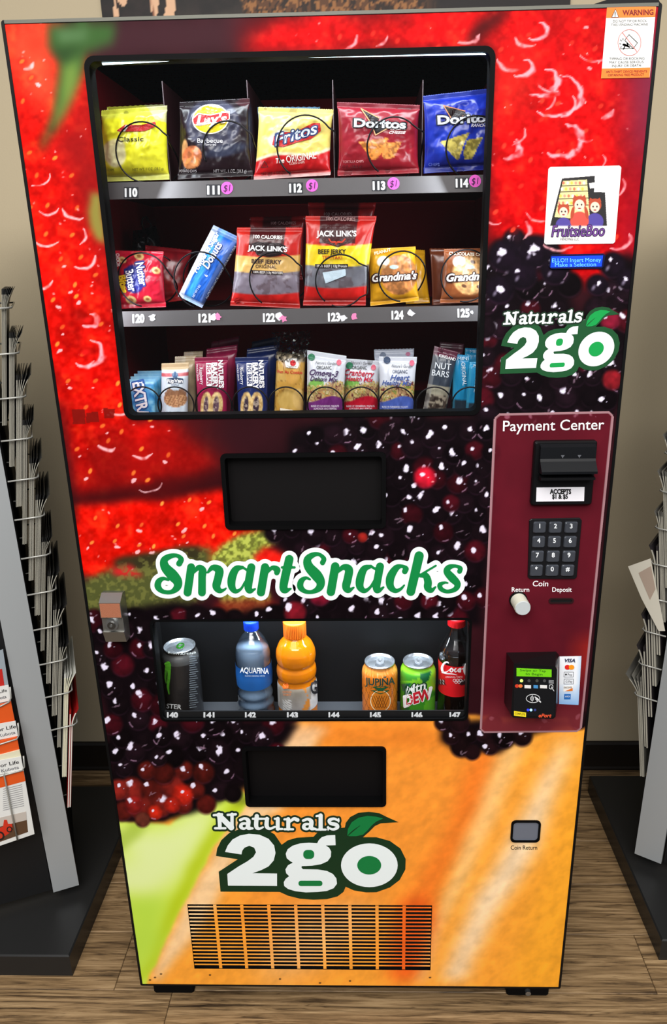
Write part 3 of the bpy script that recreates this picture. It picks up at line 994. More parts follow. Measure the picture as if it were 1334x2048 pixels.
    D.mix(hm, (206, 232, 78))
    D.mix(D.soft([(240, 1660), (330, 1655), (420, 1600), (440, 1640), (360, 1760), (290, 1800), (262, 1790)], 16, 10, 50, 62) * hm, (226, 238, 170), 0.9)
    D.mix(D.soft([(470, 1600), (500, 1600), (430, 1690), (360, 1820), (300, 1950), (280, 1960), (340, 1810), (400, 1690)], 7, 5, 30, 63) * hm, (178, 196, 18), 0.85)
    D.mix(D.soft([(262, 1800), (330, 1790), (320, 1880), (285, 1950), (275, 1900)], 12, 8, 40, 64) * hm, (178, 216, 70), 0.7)
    D.mix(D.soft([(232, 1680), (262, 1640), (300, 1650), (250, 1700)], 5, 4) * hm, (160, 186, 60), 0.7)
    D.mix(D.soft([(440, 1575), (480, 1575), (500, 1610), (470, 1610)], 5, 4) * hm, (96, 96, 30), 0.7)
    # ---- blackberries
    regs = [
        ([(975, 560), (985, 480), (1040, 470), (1105, 480), (1140, 560), (1150, 640), (1250, 500), (1275, 520), (1230, 840), (940, 840)], 26, (26, 13, 21)),
        ([(560, 1000), (580, 860), (700, 835), (990, 835), (970, 1200), (930, 1245), (560, 1240), (600, 1120), (520, 1060)], 24, (24, 11, 18)),
        ([(165, 1250), (250, 1215), (345, 1205), (470, 1225), (620, 1200), (960, 1200), (960, 1250), (300, 1250), (330, 1440), (600, 1445), (560, 1500), (490, 1580), (350, 1640), (230, 1640), (215, 1440)], 25, (23, 11, 17)),
        ([(880, 1440), (1180, 1440), (1050, 1470), (1000, 1505), (920, 1510), (880, 1480)], 22, (32, 13, 17)),
    ]
    for poly, r, base in regs:
        m = D.soft(poly, 4, 6, 40, 71)
        D.mix(m, (13, 6, 10))
        P = np.array(poly); (x0, y0), (x1, y1) = P.min(0), P.max(0)
        pts = []
        y = y0; row = 0
        while y < y1:
            x = x0 + (row % 2) * r
            while x < x1:
                pts.append((x + rnd.uniform(-0.35, 0.35) * r, y + rnd.uniform(-0.35, 0.35) * r)); x += r * 1.62
            y += r * 1.38; row += 1
        pts = [p for p in pts if inpoly(np.array([p[0]]), np.array([p[1]]), poly)[0]]
        rnd.shuffle(pts)
        for (x, y) in pts:
            b = np.array(base, float) * rnd.uniform(0.35, 1.0)
            if rnd.random() < 0.16: b = np.array([64, 10, 20]) * rnd.uniform(0.6, 1.0)
            if y > 1540 and x < 430: b = np.array([120, 30, 24]) * rnd.uniform(0.5, 1.2)
            D.drup(x, y, r * rnd.uniform(0.85, 1.2), b, 0.88, rnd)
        for _ in range(len(pts) // 2):
            x, y = rnd.choice(pts)
            D.blot(x + rnd.uniform(-12, 12), y + rnd.uniform(-12, 12), rnd.uniform(1.2, 2.2), rnd.uniform(4, 9), (150, 122, 142), rnd.uniform(10, 80), 0.6, 4)
    for (x, y, r, c) in ((850, 955, 26, (190, 22, 44)), (640, 1190, 26, (120, 18, 40)), (590, 1225, 26, (110, 18, 30)), (725, 1075, 12, (120, 26, 22)),
                         (365, 1590, 26, (164, 30, 18)), (310, 1625, 18, (176, 34, 18)), (345, 1610, 20, (150, 28, 18)), (268, 1610, 22, (120, 24, 22)), (285, 1640, 18, (90, 40, 30)), (1220, 640, 24, (110, 20, 40)), (1225, 760, 24, (120, 22, 30))):
        D.drup(x, y, r, c, 0.8, rnd)
    # rounded tops of the upper right berry
    for (x, y, r) in ((1010, 512, 40), (1070, 505, 42), (1110, 540, 36), (1045, 550, 36), (1000, 580, 34), (1225, 530, 32), (1255, 560, 26), (1195, 570, 26)):
        D.drup(x, y, r, (19, 11, 21), 1, rnd)
        D.ell(x - r * 0.3, y + r * 0.2, 5, 9, (150, 140, 166), 30, 0.8, 0.7)
    # ---- seeds and glints on the strawberries
    def seeds(poly, step, k, seed=(246, 140, 52), glint=(255, 206, 214), big=0.35, rot=0):
        P = np.array(poly); (x0, y0), (x1, y1) = P.min(0), P.max(0)
        y = y0; row = 0
        while y < y1:
            x = x0 + (row % 2) * step / 2
            while x < x1:
                a, b = x + rnd.uniform(-.3, .3) * step, y + rnd.uniform(-.3, .3) * step
                if inpoly(np.array([a]), np.array([b]), poly)[0]:
                    D.ell(a, b, k * 1.9, k * 1.5, (176, 6, 8), rot, 0.9, 0.5)
                    D.ell(a, b, k * 0.9, k * 0.55, seed, rnd.uniform(-70, -30), 0.4, rnd.uniform(0.5, 1))
                    u = rnd.random()
                    if u < big:
                        R = k * rnd.uniform(2.2, 3.2); a0 = rnd.uniform(-0.8, 1.2)
                        D.arc(a, b, R * 1.2, 0.8, a0, a0 + rnd.uniform(1.2, 2.4), rnd.uniform(3, 7), glint, 0.8)
                    elif u < 0.8:
                        q = rnd.uniform(2, 5)
                        D.blot(a + k * rnd.uniform(-2, 2), b + k * 1.8, q * 1.5, q * 0.8, glint, rnd.uniform(-50, 30), 0.8)
                x += step
            y += step * 0.85; row += 1
    seeds([(20, 60), (85, 60), (90, 300), (160, 330), (235, 640), (252, 830), (380, 850), (330, 970), (165, 980), (60, 500)], 58, 8, big=0.30)
    seeds([(640, 100), (700, 50), (1200, 25), (1235, 300), (1240, 480), (1120, 480), (985, 470), (988, 95)], 66, 9, (230, 60, 40), (255, 176, 184), 0.75)
    seeds([(170, 1020), (400, 995), (530, 1000), (520, 1050), (440, 1080), (330, 1100), (190, 1140)], 50, 7, (250, 150, 60), big=0.12)
    for _ in range(520):
        x, y = rnd.uniform(0, 1300), rnd.uniform(40, 1160)
        c = D.C[min(NZ - 1, max(0, np.searchsorted(D.zs, at(x, y, 0.)[2]))), min(NX - 1, max(0, np.searchsorted(D.xs, at(x, y, 0.)[0])))]
        if c[0] > 150 and c[1] < 90:
            q = rnd.uniform(0.8, 2.4)
            D.ell(x, y, q * 1.8, q, (255, 176, 176), rnd.uniform(-60, 60), 0.6, rnd.uniform(0.4, 0.9))
    for (x, y, R, w) in ((1080, 165, 38, 9), (1118, 280, 46, 8), (1105, 190, 60, 7), (1020, 300, 22, 8), (1040, 135, 24, 7), (170, 705, 36, 8), (175, 640, 20, 6), (1070, 60, 26, 6)):
        D.arc(x, y, R, 0.72, -1.3, 2.2, w * 1.3, (255, 172, 184), 0.9)
        D.ell(x, y, 13, 8, (214, 22, 20), -20, 0.7)
    # worn tape marks
    for p in ([(144, 819), (170, 819), (171, 848), (146, 848)], [(172, 826), (196, 823), (199, 843), (172, 846)], [(207, 816), (230, 818), (228, 836), (208, 836)]):
        sl, k = D.local(140, 810, 235, 852); k.poly(p, (112, 16, 10), 0.85); D.C[sl] = k.C
    for (x, y) in ((640, 1966), (310, 1955), (300, 1960), (322, 1948), (700, 1962), (860, 1955), (420, 1950), (560, 1958)):
        D.ell(x, y, 3, 2, (60, 40, 24), 0, 0.5)
    D.C = np.clip(D.C, 0, 255)
    return D


D = paint_door()
NZ_, NX_ = D.X.shape
cxm = (D.xs[:-1] + D.xs[1:]) / 2; czm = (D.zs[:-1] + D.zs[1:]) / 2
QX, QZ = np.meshgrid(cxm, czm)
keep = np.ones(QX.shape, bool)
for (a, b, c_, d) in ((WX0, WZ0, WX1, WZ1), (KX0, KZ0, KX1, KZ1), (*B1[:2], *B1[2:]), (*B2[:2], *B2[2:]), (VX0, VZ0, VX1, VZ1)):
    e = 0.0012
    r_ = 0.012 if a in (WX0, KX0) else 0.0
    dx = np.maximum(np.maximum(a - e + r_ - QX, QX - c_ - e + r_), 0); dz = np.maximum(np.maximum(b - e + r_ - QZ, QZ - d - e + r_), 0)
    keep &= ~(np.hypot(dx, dz) <= r_) if r_ else ~((QX > a - e) & (QX < c_ + e) & (QZ > b - e) & (QZ < d + e))
jj, ii = np.nonzero(keep)
q = jj * NX_ + ii
Fd = np.stack([q, q + 1, q + NX_ + 1, q + NX_], 1)
Vd = np.stack([D.GX, np.zeros_like(D.GX), D.GZ], -1).reshape(-1, 3)
used = np.zeros(len(Vd), bool); used[Fd.ravel()] = True
remap = np.cumsum(used) - 1
door_panel = obj('door_panel', Vd[used], remap[Fd], DOORPRINT, VM, colors=D.C.reshape(-1, 3)[used])


def door_color(px, py):
    p = at(px, py, 0.0)
    j = int(np.clip(np.searchsorted(D.zs, p[2]), 0, NZ_ - 1)); i = int(np.clip(np.searchsorted(D.xs, p[0]), 0, NX_ - 1))
    return D.C[j, i]


# door edge, cabinet shell
fr_out = rrect(-0.0045, DZ0 - 0.004, DW + 0.0045, DZ1 + 0.0045, 0.004, 3); fr_in = rrect(0.0002, DZ0 + 0.0002, DW - 0.0002, DZ1 - 0.0002, 0.001, 3)
ring_mb(fr_out, fr_in, -0.0008, 0.034).build('door_edge', BLACK, VM)
MB().bbox(0.0, DW, -0.0012, 0.0, DZ1 + 0.0002, DZ1 + 0.0044, 0.0004).build('top_trim', mc((92, 92, 84), 0.45, 0.3), VM)
CAB = mc((30, 30, 32), 0.5, grain=0.1, gscale=500, name='cabinet_paint')
m = MB(); t = 0.004; y0, y1, z0, z1 = 0.036, 0.74, 0.066, 1.842
m.box(0.004, 0.004 + t, y0, y1, z0, z1).box(DW - 0.004 - t, DW - 0.004, y0, y1, z0, z1).box(0.008, DW - 0.008, y0, y1, z0, z0 + t).box(0.008, DW - 0.008, y0, y1, z1 - t, z1).box(0.008, DW - 0.008, y1 - t, y1, z0 + t, z1 - t)
m.build('cabinet', CAB, VM)
P = at([1180, 1316, 1311, 1222], [14, 12, 2, 0], 0.05)
V, F = prism_xz(P[:, [0, 2]], 0.04, 0.075); obj('top_hinge', V, F, BLACK, VM)
for (a, b) in ((308, 388), (1012, 1096)):
    x0 = float(atz(a, 1986, 0.0)[0]); x1 = float(atz(b, 1988, 0.0)[0])
    ft = MB().bbox(x0, x1, 0.030, 0.10, 0.0, 0.066, 0.003).build('foot', BLACKMATT, VM)
    if a > 900:
        p = at(1055, 1981, 0.030)
        MB().tube([(p[0], 0.030, p[2]), (p[0], 0.022, p[2])], 0.006, 12).build('bolt', STEEL, ft)
for x in (0.03, 0.80):
    MB().bbox(x, x + 0.06, 0.62, 0.70, 0.0, 0.066, 0.003).build('foot', BLACKMATT, VM)

# ---- compartments behind the door
LINER = mc((128, 20, 28), 0.7, spec=0.08, grain=0.1, gscale=60, name='maroon_liner')
LINERK = mc((12, 13, 15), 0.6, spec=0.15)


def liner(name, x0, x1, y0, y1, z0, z1, mat, t=0.003):
    m = MB()
    m.box(x0 - t, x0, y0, y1, z0, z1).box(x1, x1 + t, y0, y1, z0, z1).box(x0, x1, y0, y1, z0 - t, z0).box(x0, x1, y0, y1, z1, z1 + t).box(x0 - t, x1 + t, y1, y1 + t, z0 - t, z1 + t)
    return m.build(name, mat, VM)


liner('snack_liner', 0.052, 0.722, 0.034, 0.50, 1.242, 1.838, LINER)
liner('drink_liner', 0.084, 0.702, 0.034, 0.128, 0.681, 1.02, LINERK)


def window(name, x0, z0, x1, z1, r, wf, gl_y, gmat):
    o = rrect(x0 - 0.0022, z0 - 0.0022, x1 + 0.0022, z1 + 0.0022, r + wf, 5); i = rrect(x0 + wf, z0 + wf, x1 - wf, z1 - wf, r, 5)
    f = ring_mb(o, i, -0.0016, 0.024).build(name + '_frame', RUBBER, VM)
    V = [(x, gl_y, z) for x, z in i]
    obj(name + '_glass', V, [tuple(range(len(V)))], gmat, VM)


GLASS = glass_mat('window_glass', (0.97, 0.975, 0.98), 0.55)
window('snack_window', WX0, WZ0, WX1, WZ1, 0.010, 0.0048, 0.004, GLASS)
window('drink_window', KX0, KZ0, KX1, KZ1, 0.008, 0.0020, 0.004, GLASS)

# the two light tubes above the shelves
LED = mc((214, 244, 255), 0.4, emit=5.0)
for (a, b, ya, yb) in ((205, 384, 127, 117), (424, 974, 116, 106)):
    p, q = at(a, ya, 0.0085), at(b, yb, 0.0085)
    MB().tube([(p[0], 0.0085, p[2]), (q[0], 0.0085, q[2])], 0.0020, 8).build('light_tube', LED, VM, True)

# ---- shelves
RAIL = mc((92, 89, 90), 0.5, 0.35, grain=0.05, gscale=700, name='brushed_rail')
SHELF = mc((62, 30, 32), 0.5)


def rail_z(y0_px, y1_px, x):
    return float(at(x, y0_px, 0.07)[2]), float(at(x, y1_px, 0.07)[2])


rz1 = rail_z(358, 392, 560); rz2 = rail_z(617, 648, 600)
shelf_objs = []
for (zt, zb) in (rz1, rz2, (1.258, 1.243)):
    s = empty_child('shelf', VM); shelf_objs.append(s)
    MB().box(0.0525, 0.7215, 0.074, 0.49, zt - 0.008, zt - 0.005).build('shelf_tray', SHELF, s)
    MB().bbox(0.053, 0.721, 0.070, 0.0738, zb, zt, 0.0012).build('shelf_rail', RAIL, s)
S1, S2, S3 = shelf_objs
# thin dividers between the columns of the top shelf
for px in (336, 501, 668, 844):
    p = at(px, 300, 0.130)
    q1 = at(px, 160, 0.130)[2]
    MB().box(p[0] - 0.0006, p[0] + 0.0006, 0.130, 0.46, rz1[0] - 0.005, min(q1, 1.80)).build('divider', mc((44, 16, 20), 0.5), S1)
    MB().box(p[0] - 0.0007, p[0] + 0.0007, 0.1292, 0.1299, rz1[0] - 0.005, min(q1, 1.80)).build('divider_edge', mc((128, 112, 116), 0.4), S1)
# wire spirals
COIL = mc((30, 28, 30), 0.3, 0.7)


def coil(cx, cy, r, parent, y=0.081, a0=-62, turns=4.3, pitch=0.066, zmin=None, xr=None, flat=False):
    """wire spiral whose first turn the picture shows round cx, cy; it steps back on the right side, beside the pack"""
    c = at(cx, cy, y); e = at(cx + r, cy, y); R = float(e[0] - c[0])
    zc = float(c[2])
    if zmin is not None: zc = max(zc, zmin + R + 0.002)
    xlim = float(at(xr, cy, 0.1)[0]) if xr else None
    pts = []
    N = 120
    for k in range(N + 1):
        a = a0 - k * 9.0                     # clockwise from the lower end, up the left side
        ph = (90 - a) / 360.0                # whole numbers at the top
        n = math.floor(ph); f = ph - n       # f = 0.25 at the right-hand side
        s = min(1, max(0, (f - 0.17) / 0.16)); s = s * s * (3 - 2 * s)
        if k == 0: n0 = n + (1 if f > 0.25 else 0)
        x = c[0] + R * math.cos(math.radians(a))
        if xlim is not None and 0.10 < f < 0.40: x = max(x, c[0] + (xlim - c[0]) * min(1, (0.15 - abs(f - 0.25)) / 0.06))
        yy = y + max(0, (n - n0) + s) * pitch
        if flat: yy = y; turns = 0
        if (flat and k > 38) or (not flat and n - n0 >= 1 and f > 0.13): break
        pts.append((x, yy, zc + R * math.sin(math.radians(a))))
    return MB().tube(pts, 0.0013, 6).build('spiral_coil', COIL, parent, True)


for (cx, cy, r, a0, xr) in ((287, 305, 55, -95, 344), (457, 299, 51, 205, 509), (612, 295, 58, 235, 671), (788, 294, 54, -125, 845), (950, 296, 58, -120, None)):
    coil(cx, cy, r, S1, a0=a0, xr=xr)
for (cx, cy, r, a0, xr) in ((287, 560, 51, -100, 337), (402, 561, 54, -110, None), (552, 560, 53, -125, 606), (681, 562, 50, -130, 735), (805, 553, 48, -95, 842), (932, 552, 50, -120, None)):
    coil(cx, cy, r, S2, a0=a0, xr=xr, zmin=rz2[0] - 0.004, flat=cx in (681, 932))
for cx, pt in ((287, 0.017), (352, 0.036), (427, 0.045), (501, 0.045), (573, 0.05), (651, 0.05), (722, 0.05), (793, 0.05), (868, 0.045), (939, 0.05)):
    coil(cx, 810, 36, S3, a0=-80, y=0.082, zmin=1.2545, pitch=pt, flat=True)

# ---- printed numbers and price spots
def number(s, px, py, parent, h=16, w=25, y=0.070, lift=0.0006):
    ptext(parent, s, px, py, h, y, (238, 240, 242), w=w, bold=0.02, ring=0.7, name='slot_number', lift=lift, rot=-1)


for s, px, py in (('110', 262, 385), ('111', 427, 380), ('112', 591, 376), ('113', 758, 371), ('114', 924, 366)):
    plate('number_tape', [(px - 14, py - 11), (px + 15, py - 11), (px + 15, py + 11), (px - 14, py + 11)], 0.0699, 0.0004, mc((44, 44, 48), 0.4), S1)
    number(s, px, py, S1, w=24)
for (px, py) in ((454, 376), (624, 371), (787, 367), (950, 362)):
    st = plate('price_spot', ell_pts(px, py, 12, 12.5), 0.0696, 0.0004, mc((232, 96, 200), 0.5), S1)
    ptext(st, '$1', px, py, 13, 0.0690, (44, 20, 60), w=15, shear=0.25, lift=0.0006, rot=-6)
for s, px, py in (('120', 277, 637), ('121', 409, 636), ('122', 538, 635), ('123', 668, 634), ('124', 795, 630), ('125', 927, 626)):
    number(s, px, py, S2, w=23)
for (px, py, cs) in ((304, 635, 'w'), (427, 634, 'w'), (437, 634, 'p'), (558, 633, 'w'), (567, 637, 'p'), (686, 636, 'w'), (708, 633, 'p'), (822, 627, 'w'), (944, 624, 'w')):
    rr = random.Random(px)
    k = 11; s0 = 8 if px != 944 else 4
    pl = [(px + s0 * (0.45 + 0.75 * rr.random()) * math.cos(a), py + s0 * (0.45 + 0.75 * rr.random()) * math.sin(a)) for a in np.linspace(0, 2 * PI, k)[:-1]]
    plate('sticker_scrap', pl, 0.0697 - (0.0004 if cs == 'p' else 0), 0.0004, mc((226, 224, 230) if cs == 'w' else (232, 130, 178), 0.6), S2)

# drink number strip
ZS = float(at(630, 1422, 0.0052)[2])
strip = MB().bbox(KX0 + 0.0048, KX1 - 0.0048, 0.0052, 0.008, KZ0 + 0.0022, ZS, 0.0006).build('number_strip', mc((26, 27, 29), 0.4), VM)
for k, px in enumerate((345, 418, 501, 585, 668, 751, 834, 910)):
    ptext(strip, str(140 + k), px, 1430, 10.5, 0.0052, (238, 240, 242), w=21, bold=0.02, ring=0.6, name='slot_number', lift=0.0005)
MB().box(0.085, 0.701, 0.035, 0.127, 0.682, 0.6845).build('drink_shelf', mc((92, 96, 102), 0.35, 0.3), VM)
p, q = at(433, 1330, 0.10), at(473, 1318, 0.10)
tg = plate('grey_card', [(433, 1326), (472, 1317), (474, 1332), (437, 1342)], 0.13, 0.0008, mc((120, 124, 130), 0.4), VM)  # small tilted grey card with a darker inset
plate('card_border', [(436, 1328), (470, 1320), (471, 1330), (439, 1339)], 0.1288, 0.0003, mc((78, 82, 88), 0.4), tg)

# ---- delivery bins
for (x0, z0, x1, z1) in (B1, B2):
    w = 0.004
    o = rrect(x0 - w, z0 - w, x1 + w, z1 + w, 0.009, 5); i = rrect(x0 + 0.003, z0 + 0.003, x1 - 0.003, z1 - 0.003, 0.005, 5)
    bn = ring_mb(o, i, -0.004, 0.02).build('delivery_bin', RUBBER, VM)
    m = MB(); m.box(x0 - 0.002, x1 + 0.002, 0.020, 0.023, z0 - 0.002, z1 + 0.002)
    m.build('bin_flap', mc((8, 6, 7), 0.55, spec=0.2), bn)

# ---- cooling grille: each louvre is its own piece
gr = empty_child('cooling_grille', VM)
MB().box(VX0 - 0.004, VX1 + 0.004, 0.020, 0.022, VZ0 - 0.004, VZ1 + 0.004).build('grille_back', mc((10, 10, 11), 0.8), gr)
NCOL, NROW = 9, 17
cw = (VX1 - VX0) / NCOL; rh = (VZ1 - VZ0) / (NROW + 0.5)
bar = 0.0065


def painted_bar(x0, x1, z0, z1, name, ns, parent, curl=0.0):
    V = []; F = []; C = []
    vert = (z1 - z0) > (x1 - x0)
    for k in range(ns + 1):
        t = k / ns
        for (u) in (0, 1):
            if vert: x = x0 + (x1 - x0) * u; z = z0 + (z1 - z0) * t
            else: x = x0 + (x1 - x0) * t; z = z0 + (z1 - z0) * u
            V.append((x, 0.0, z)); px, py = proj(np.array([x, 0, z])); C.append(door_color(px, py))
        for (u) in (1, 0):
            if vert: x = x0 + (x1 - x0) * u; z = z0 + (z1 - z0) * t
            else: x = x0 + (x1 - x0) * t; z = z0 + (z1 - z0) * u
            V.append((x, 0.0008, z)); C.append(C[-1 if u else -3])
    for k in range(ns):
        for j in range(4):
            a = k * 4 + j; b = k * 4 + (j + 1) % 4
            f = (a, b, b + 4, a + 4)
            F.append(f)
    F += [(0, 1, 2, 3), (ns * 4 + 3, ns * 4 + 2, ns * 4 + 1, ns * 4)]
    return obj(name, V, F, DOORPRINT, parent, colors=np.array(C))


for c_ in range(NCOL + 1):
    x = VX0 + c_ * cw
    if 0 < c_ < NCOL: painted_bar(x - bar / 2, x + bar / 2, VZ0, VZ1, 'upright', 12, gr)
for r_ in range(NROW):
    z = VZ0 + (r_ + 1) * rh
    for c_ in range(NCOL):
        xa = VX0 + c_ * cw + (bar / 2 if c_ else 0); xb = VX0 + (c_ + 1) * cw - (bar / 2 if c_ < NCOL - 1 else 0)
        painted_bar(xa, xb, z - 0.0014, z + 0.0014, 'slat', 4, gr, 0)


# ---- payment side
def sheet_px(name, poly_px, y, paint, parent, mat, nu=120, nv=200, rad=0.0):
    """flat printed sheet: four picture corners (tl, tr, br, bl), painted in picture coordinates"""
    tl, tr, br, bl = [at(*p, y) for p in poly_px]
    u = np.linspace(0, 1, nu); v = np.linspace(0, 1, nv); U, Vv = np.meshgrid(u, v)
    P = (tl[None, None] * ((1 - U) * (1 - Vv))[..., None] + tr * (U * (1 - Vv))[..., None] + br * (U * Vv)[..., None] + bl * ((1 - U) * Vv)[..., None])
    X, Y = proj(P)
    c = Canvas(X, Y); paint(c, U, Vv)
    n = nu
    q = (np.arange(nv - 1)[:, None] * n + np.arange(nu - 1)[None])
    if rad:
        w = np.linalg.norm(tr - tl); h = np.linalg.norm(bl - tl)
        uc = (U[:-1, :-1] + U[1:, 1:]) / 2 * w; vc = (Vv[:-1, :-1] + Vv[1:, 1:]) / 2 * h
        dx = np.maximum(rad - np.minimum(uc, w - uc), 0); dy = np.maximum(rad - np.minimum(vc, h - vc), 0)
        q = q[np.hypot(dx, dy) < rad]
    q = q.ravel()
    F = np.stack([q, q + n, q + n + 1, q + 1], 1)
    return obj(name, P.reshape(-1, 3), F, mat, parent, colors=np.clip(c.C, 0, 255).reshape(-1, 3))


def pay_paint(c, U, V):
    Dx = at(c.X, c.Y, 0.0)
    i = np.clip(np.searchsorted(D.xs, Dx[..., 0]), 0, NX_ - 1); j = np.clip(np.searchsorted(D.zs, Dx[..., 2]), 0, NZ_ - 1)
    under = D.C[j, i]
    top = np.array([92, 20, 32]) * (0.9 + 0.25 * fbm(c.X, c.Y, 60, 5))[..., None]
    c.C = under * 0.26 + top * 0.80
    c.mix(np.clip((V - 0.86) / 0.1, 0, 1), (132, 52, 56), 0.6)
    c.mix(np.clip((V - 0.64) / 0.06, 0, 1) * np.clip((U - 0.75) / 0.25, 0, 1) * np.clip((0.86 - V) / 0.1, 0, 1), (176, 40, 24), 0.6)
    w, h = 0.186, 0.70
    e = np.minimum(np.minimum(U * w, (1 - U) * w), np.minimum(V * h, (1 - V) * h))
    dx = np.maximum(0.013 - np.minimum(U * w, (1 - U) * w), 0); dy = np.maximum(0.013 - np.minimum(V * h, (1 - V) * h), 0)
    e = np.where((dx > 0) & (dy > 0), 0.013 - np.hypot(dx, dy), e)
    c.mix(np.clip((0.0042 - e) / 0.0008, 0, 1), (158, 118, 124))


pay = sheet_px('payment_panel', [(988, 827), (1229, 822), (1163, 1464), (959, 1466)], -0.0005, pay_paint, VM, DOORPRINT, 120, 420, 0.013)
ptext(pay, 'Payment Center', 1107, 850, 21, -0.0005, (244, 240, 242), w=203, rot=-1.0, name='lettering', bold=0.006, shear=0.05)
ptext(pay, 'Coin', 1081, 1167, 11, -0.0005, (244, 240, 242), w=31, bold=0.01, shear=0.1)
ptext(pay, 'Return', 1041, 1179, 9, -0.0005, (244, 240, 242), w=35, bold=0.01)
ptext(pay, 'Deposit', 1124, 1179, 9, -0.0005, (244, 240, 242), w=39, bold=0.01)


def loft_px(front, yf, back, yb, name, mat, parent, caps=True):
    A = [tuple(at(*p, yf)) for p in front]; B = [tuple(at(*p, yb)) for p in back]
    return MB().loft(A, B, caps).build(name, mat, parent)


# bill validator
x0, z1 = zx(1072, 880); x1, z0 = zx(1176, 1006)
bv = empty_child('bill_validator', VM)
BLK = mc((12, 12, 14), 0.4, spec=0.2)
V, F = prism_xz(rrect(x0 - 0.004, z0, x1 + 0.003, z1, 0.004, 3), -0.012, -0.0006, 0.003); obj('housing', V, F, BLK, bv)
zt, zm = zx(1120, 884)[1], zx(1120, 940)[1]
# sloping upper hood and mouth as one bent profile
xa, xb = x0 + 0.004, x1 - 0.0005
zmid = zx(1120, 918, -0.021)[1]; zlip = zx(1120, 944, -0.036)[1]; zlow = zx(1120, 956, -0.034)[1]
prof = [(-0.012, zt), (-0.019, zt - 0.004), (-0.020, zmid), (-0.022, zmid - 0.004), (-0.036, zlip), (-0.036, zlip - 0.004), (-0.012, zlip - 0.006)]
A = [(xa, y, z) for y, z in prof]; B = [(xb, y, z) for y, z in prof]
MB().loft(A, B).build('hood', mc((9, 11, 15), 0.45, spec=0.2), bv)
prof = [(-0.012, zlow), (-0.034, zlow), (-0.034, zlow - 0.004), (-0.012, zlow - 0.009)]
MB().loft([(xa, y, z) for y, z in prof], [(xb - 0.002, y, z) for y, z in prof]).build('bill_tray', BLK, bv)
for k in (0.4, 0.7):
    xx = xa + (xb - xa) * k
    V2 = [proj((xx - 0.003, -0.0205, zmid + 0.006)), proj((xx + 0.003, -0.0205, zmid + 0.006)), proj((xx, -0.0205, zmid + 0.001))]
    place_px(bv, V2, [(0, 1, 2)], -0.0205, mc((90, 92, 98), 0.4), 'arrow_mark')
st = plate('accept_sticker', [(1073, 975), (1169, 974), (1168, 1002), (1072, 1003)], -0.0121, 0.0005, mc((232, 230, 236), 0.4), bv)
ptext(st, 'ACCEPTS', 1121, 983, 9, -0.0126, (20, 20, 22), w=42, bold=0.02, ring=0.4, lift=0.0004)
ptext(st, '$1 & $5', 1120, 993, 8.5, -0.0126, (20, 20, 22), w=31, bold=0.02, ring=0.3, lift=0.0004)

# keypad
kp = plate('keypad', [(1058, 1040), (1063, 1037), (1159, 1035), (1163, 1040), (1153, 1153), (1149, 1157), (1059, 1157), (1055, 1153)], -0.0005, 0.003, mc((17, 17, 20), 0.4), VM, 0.001)
KEYM = mc((66, 70, 78), 0.12, 0.2, spec=0.8)
rows = [(1054, 1079, 1110.5, 1142), (1083, 1077, 1108.5, 1140), (1112, 1074.5, 1106, 1137.5), (1140, 1072.5, 1104, 1135)]
lab = ['123', '456', '789', '*0#']
for r_, (py, *xs) in enumerate(rows):
    for c_, px in enumerate(xs):
        P = at([px - 12.3, px + 12, px + 11.6, px - 12.7], [py - 11, py - 11, py + 11, py + 11], -0.0035)
        xk0, xk1, zk0, zk1 = P[:, 0].min(), P[:, 0].max(), P[:, 2].min(), P[:, 2].max()
        V, F = prism_xz(rrect(xk0, zk0, xk1, zk1, 0.003, 3), -0.0075, -0.0034, 0.0018)
        ky = obj('key', V, F, KEYM, kp)
        ptext(kp, lab[r_][c_], px + 0.5, py - 2, 9, -0.0076, (236, 240, 244), bold=0.02, lift=0.0004, name='key_number')
        R = 7.5
        Vs, Fs = stroke2d([(px - 8, py + 6, 1.5), (px - 2, py + 9, 3), (px + 4, py + 8, 3), (px + 9, py + 6.5, 3)], cap=False)
# coin return button
p = at(1036, 1199, -0.0005); q = at(1048, 1214, -0.03)
q = (p[0] + 0.002, -0.034, p[2] - 0.001)
cb = empty_child('coin_button', VM)
MB().tube([(p[0], -0.0006, p[2]), (p[0], -0.004, p[2])], 0.0155, 28).build('button_collar', BLACK, cb, False)
m = MB().tube([(p[0], -0.004, p[2]), (q[0], -0.031, q[2])], 0.0135, 28)
m.build('button_barrel', mc((206, 206, 190), 0.45), cb)
MB().tube([(q[0], -0.0311, q[2]), (q[0], -0.0335, q[2])], [0.0132, 0.0122], 28).build('button_face', mc((184, 190, 192), 0.4), cb)
# coin slot
px, py = 1122, 1201
c0 = at(px, py, 0.0)
o = rrect(c0[0] - 0.0215, c0[2] - 0.0052, c0[0] + 0.0215, c0[2] + 0.0052, 0.005, 5); i = rrect(c0[0] - 0.0185, c0[2] - 0.0030, c0[0] + 0.0185, c0[2] + 0.0030, 0.0029, 5)
cs = ring_mb(o, i, -0.0022, -0.0006).build('coin_slot', mc((60, 34, 38), 0.3, 0.5), VM)
obj('slot_opening', [(x, -0.0007, z) for x, z in i], [tuple(range(len(i)))][::-1], mc((4, 4, 4), 0.8), cs)

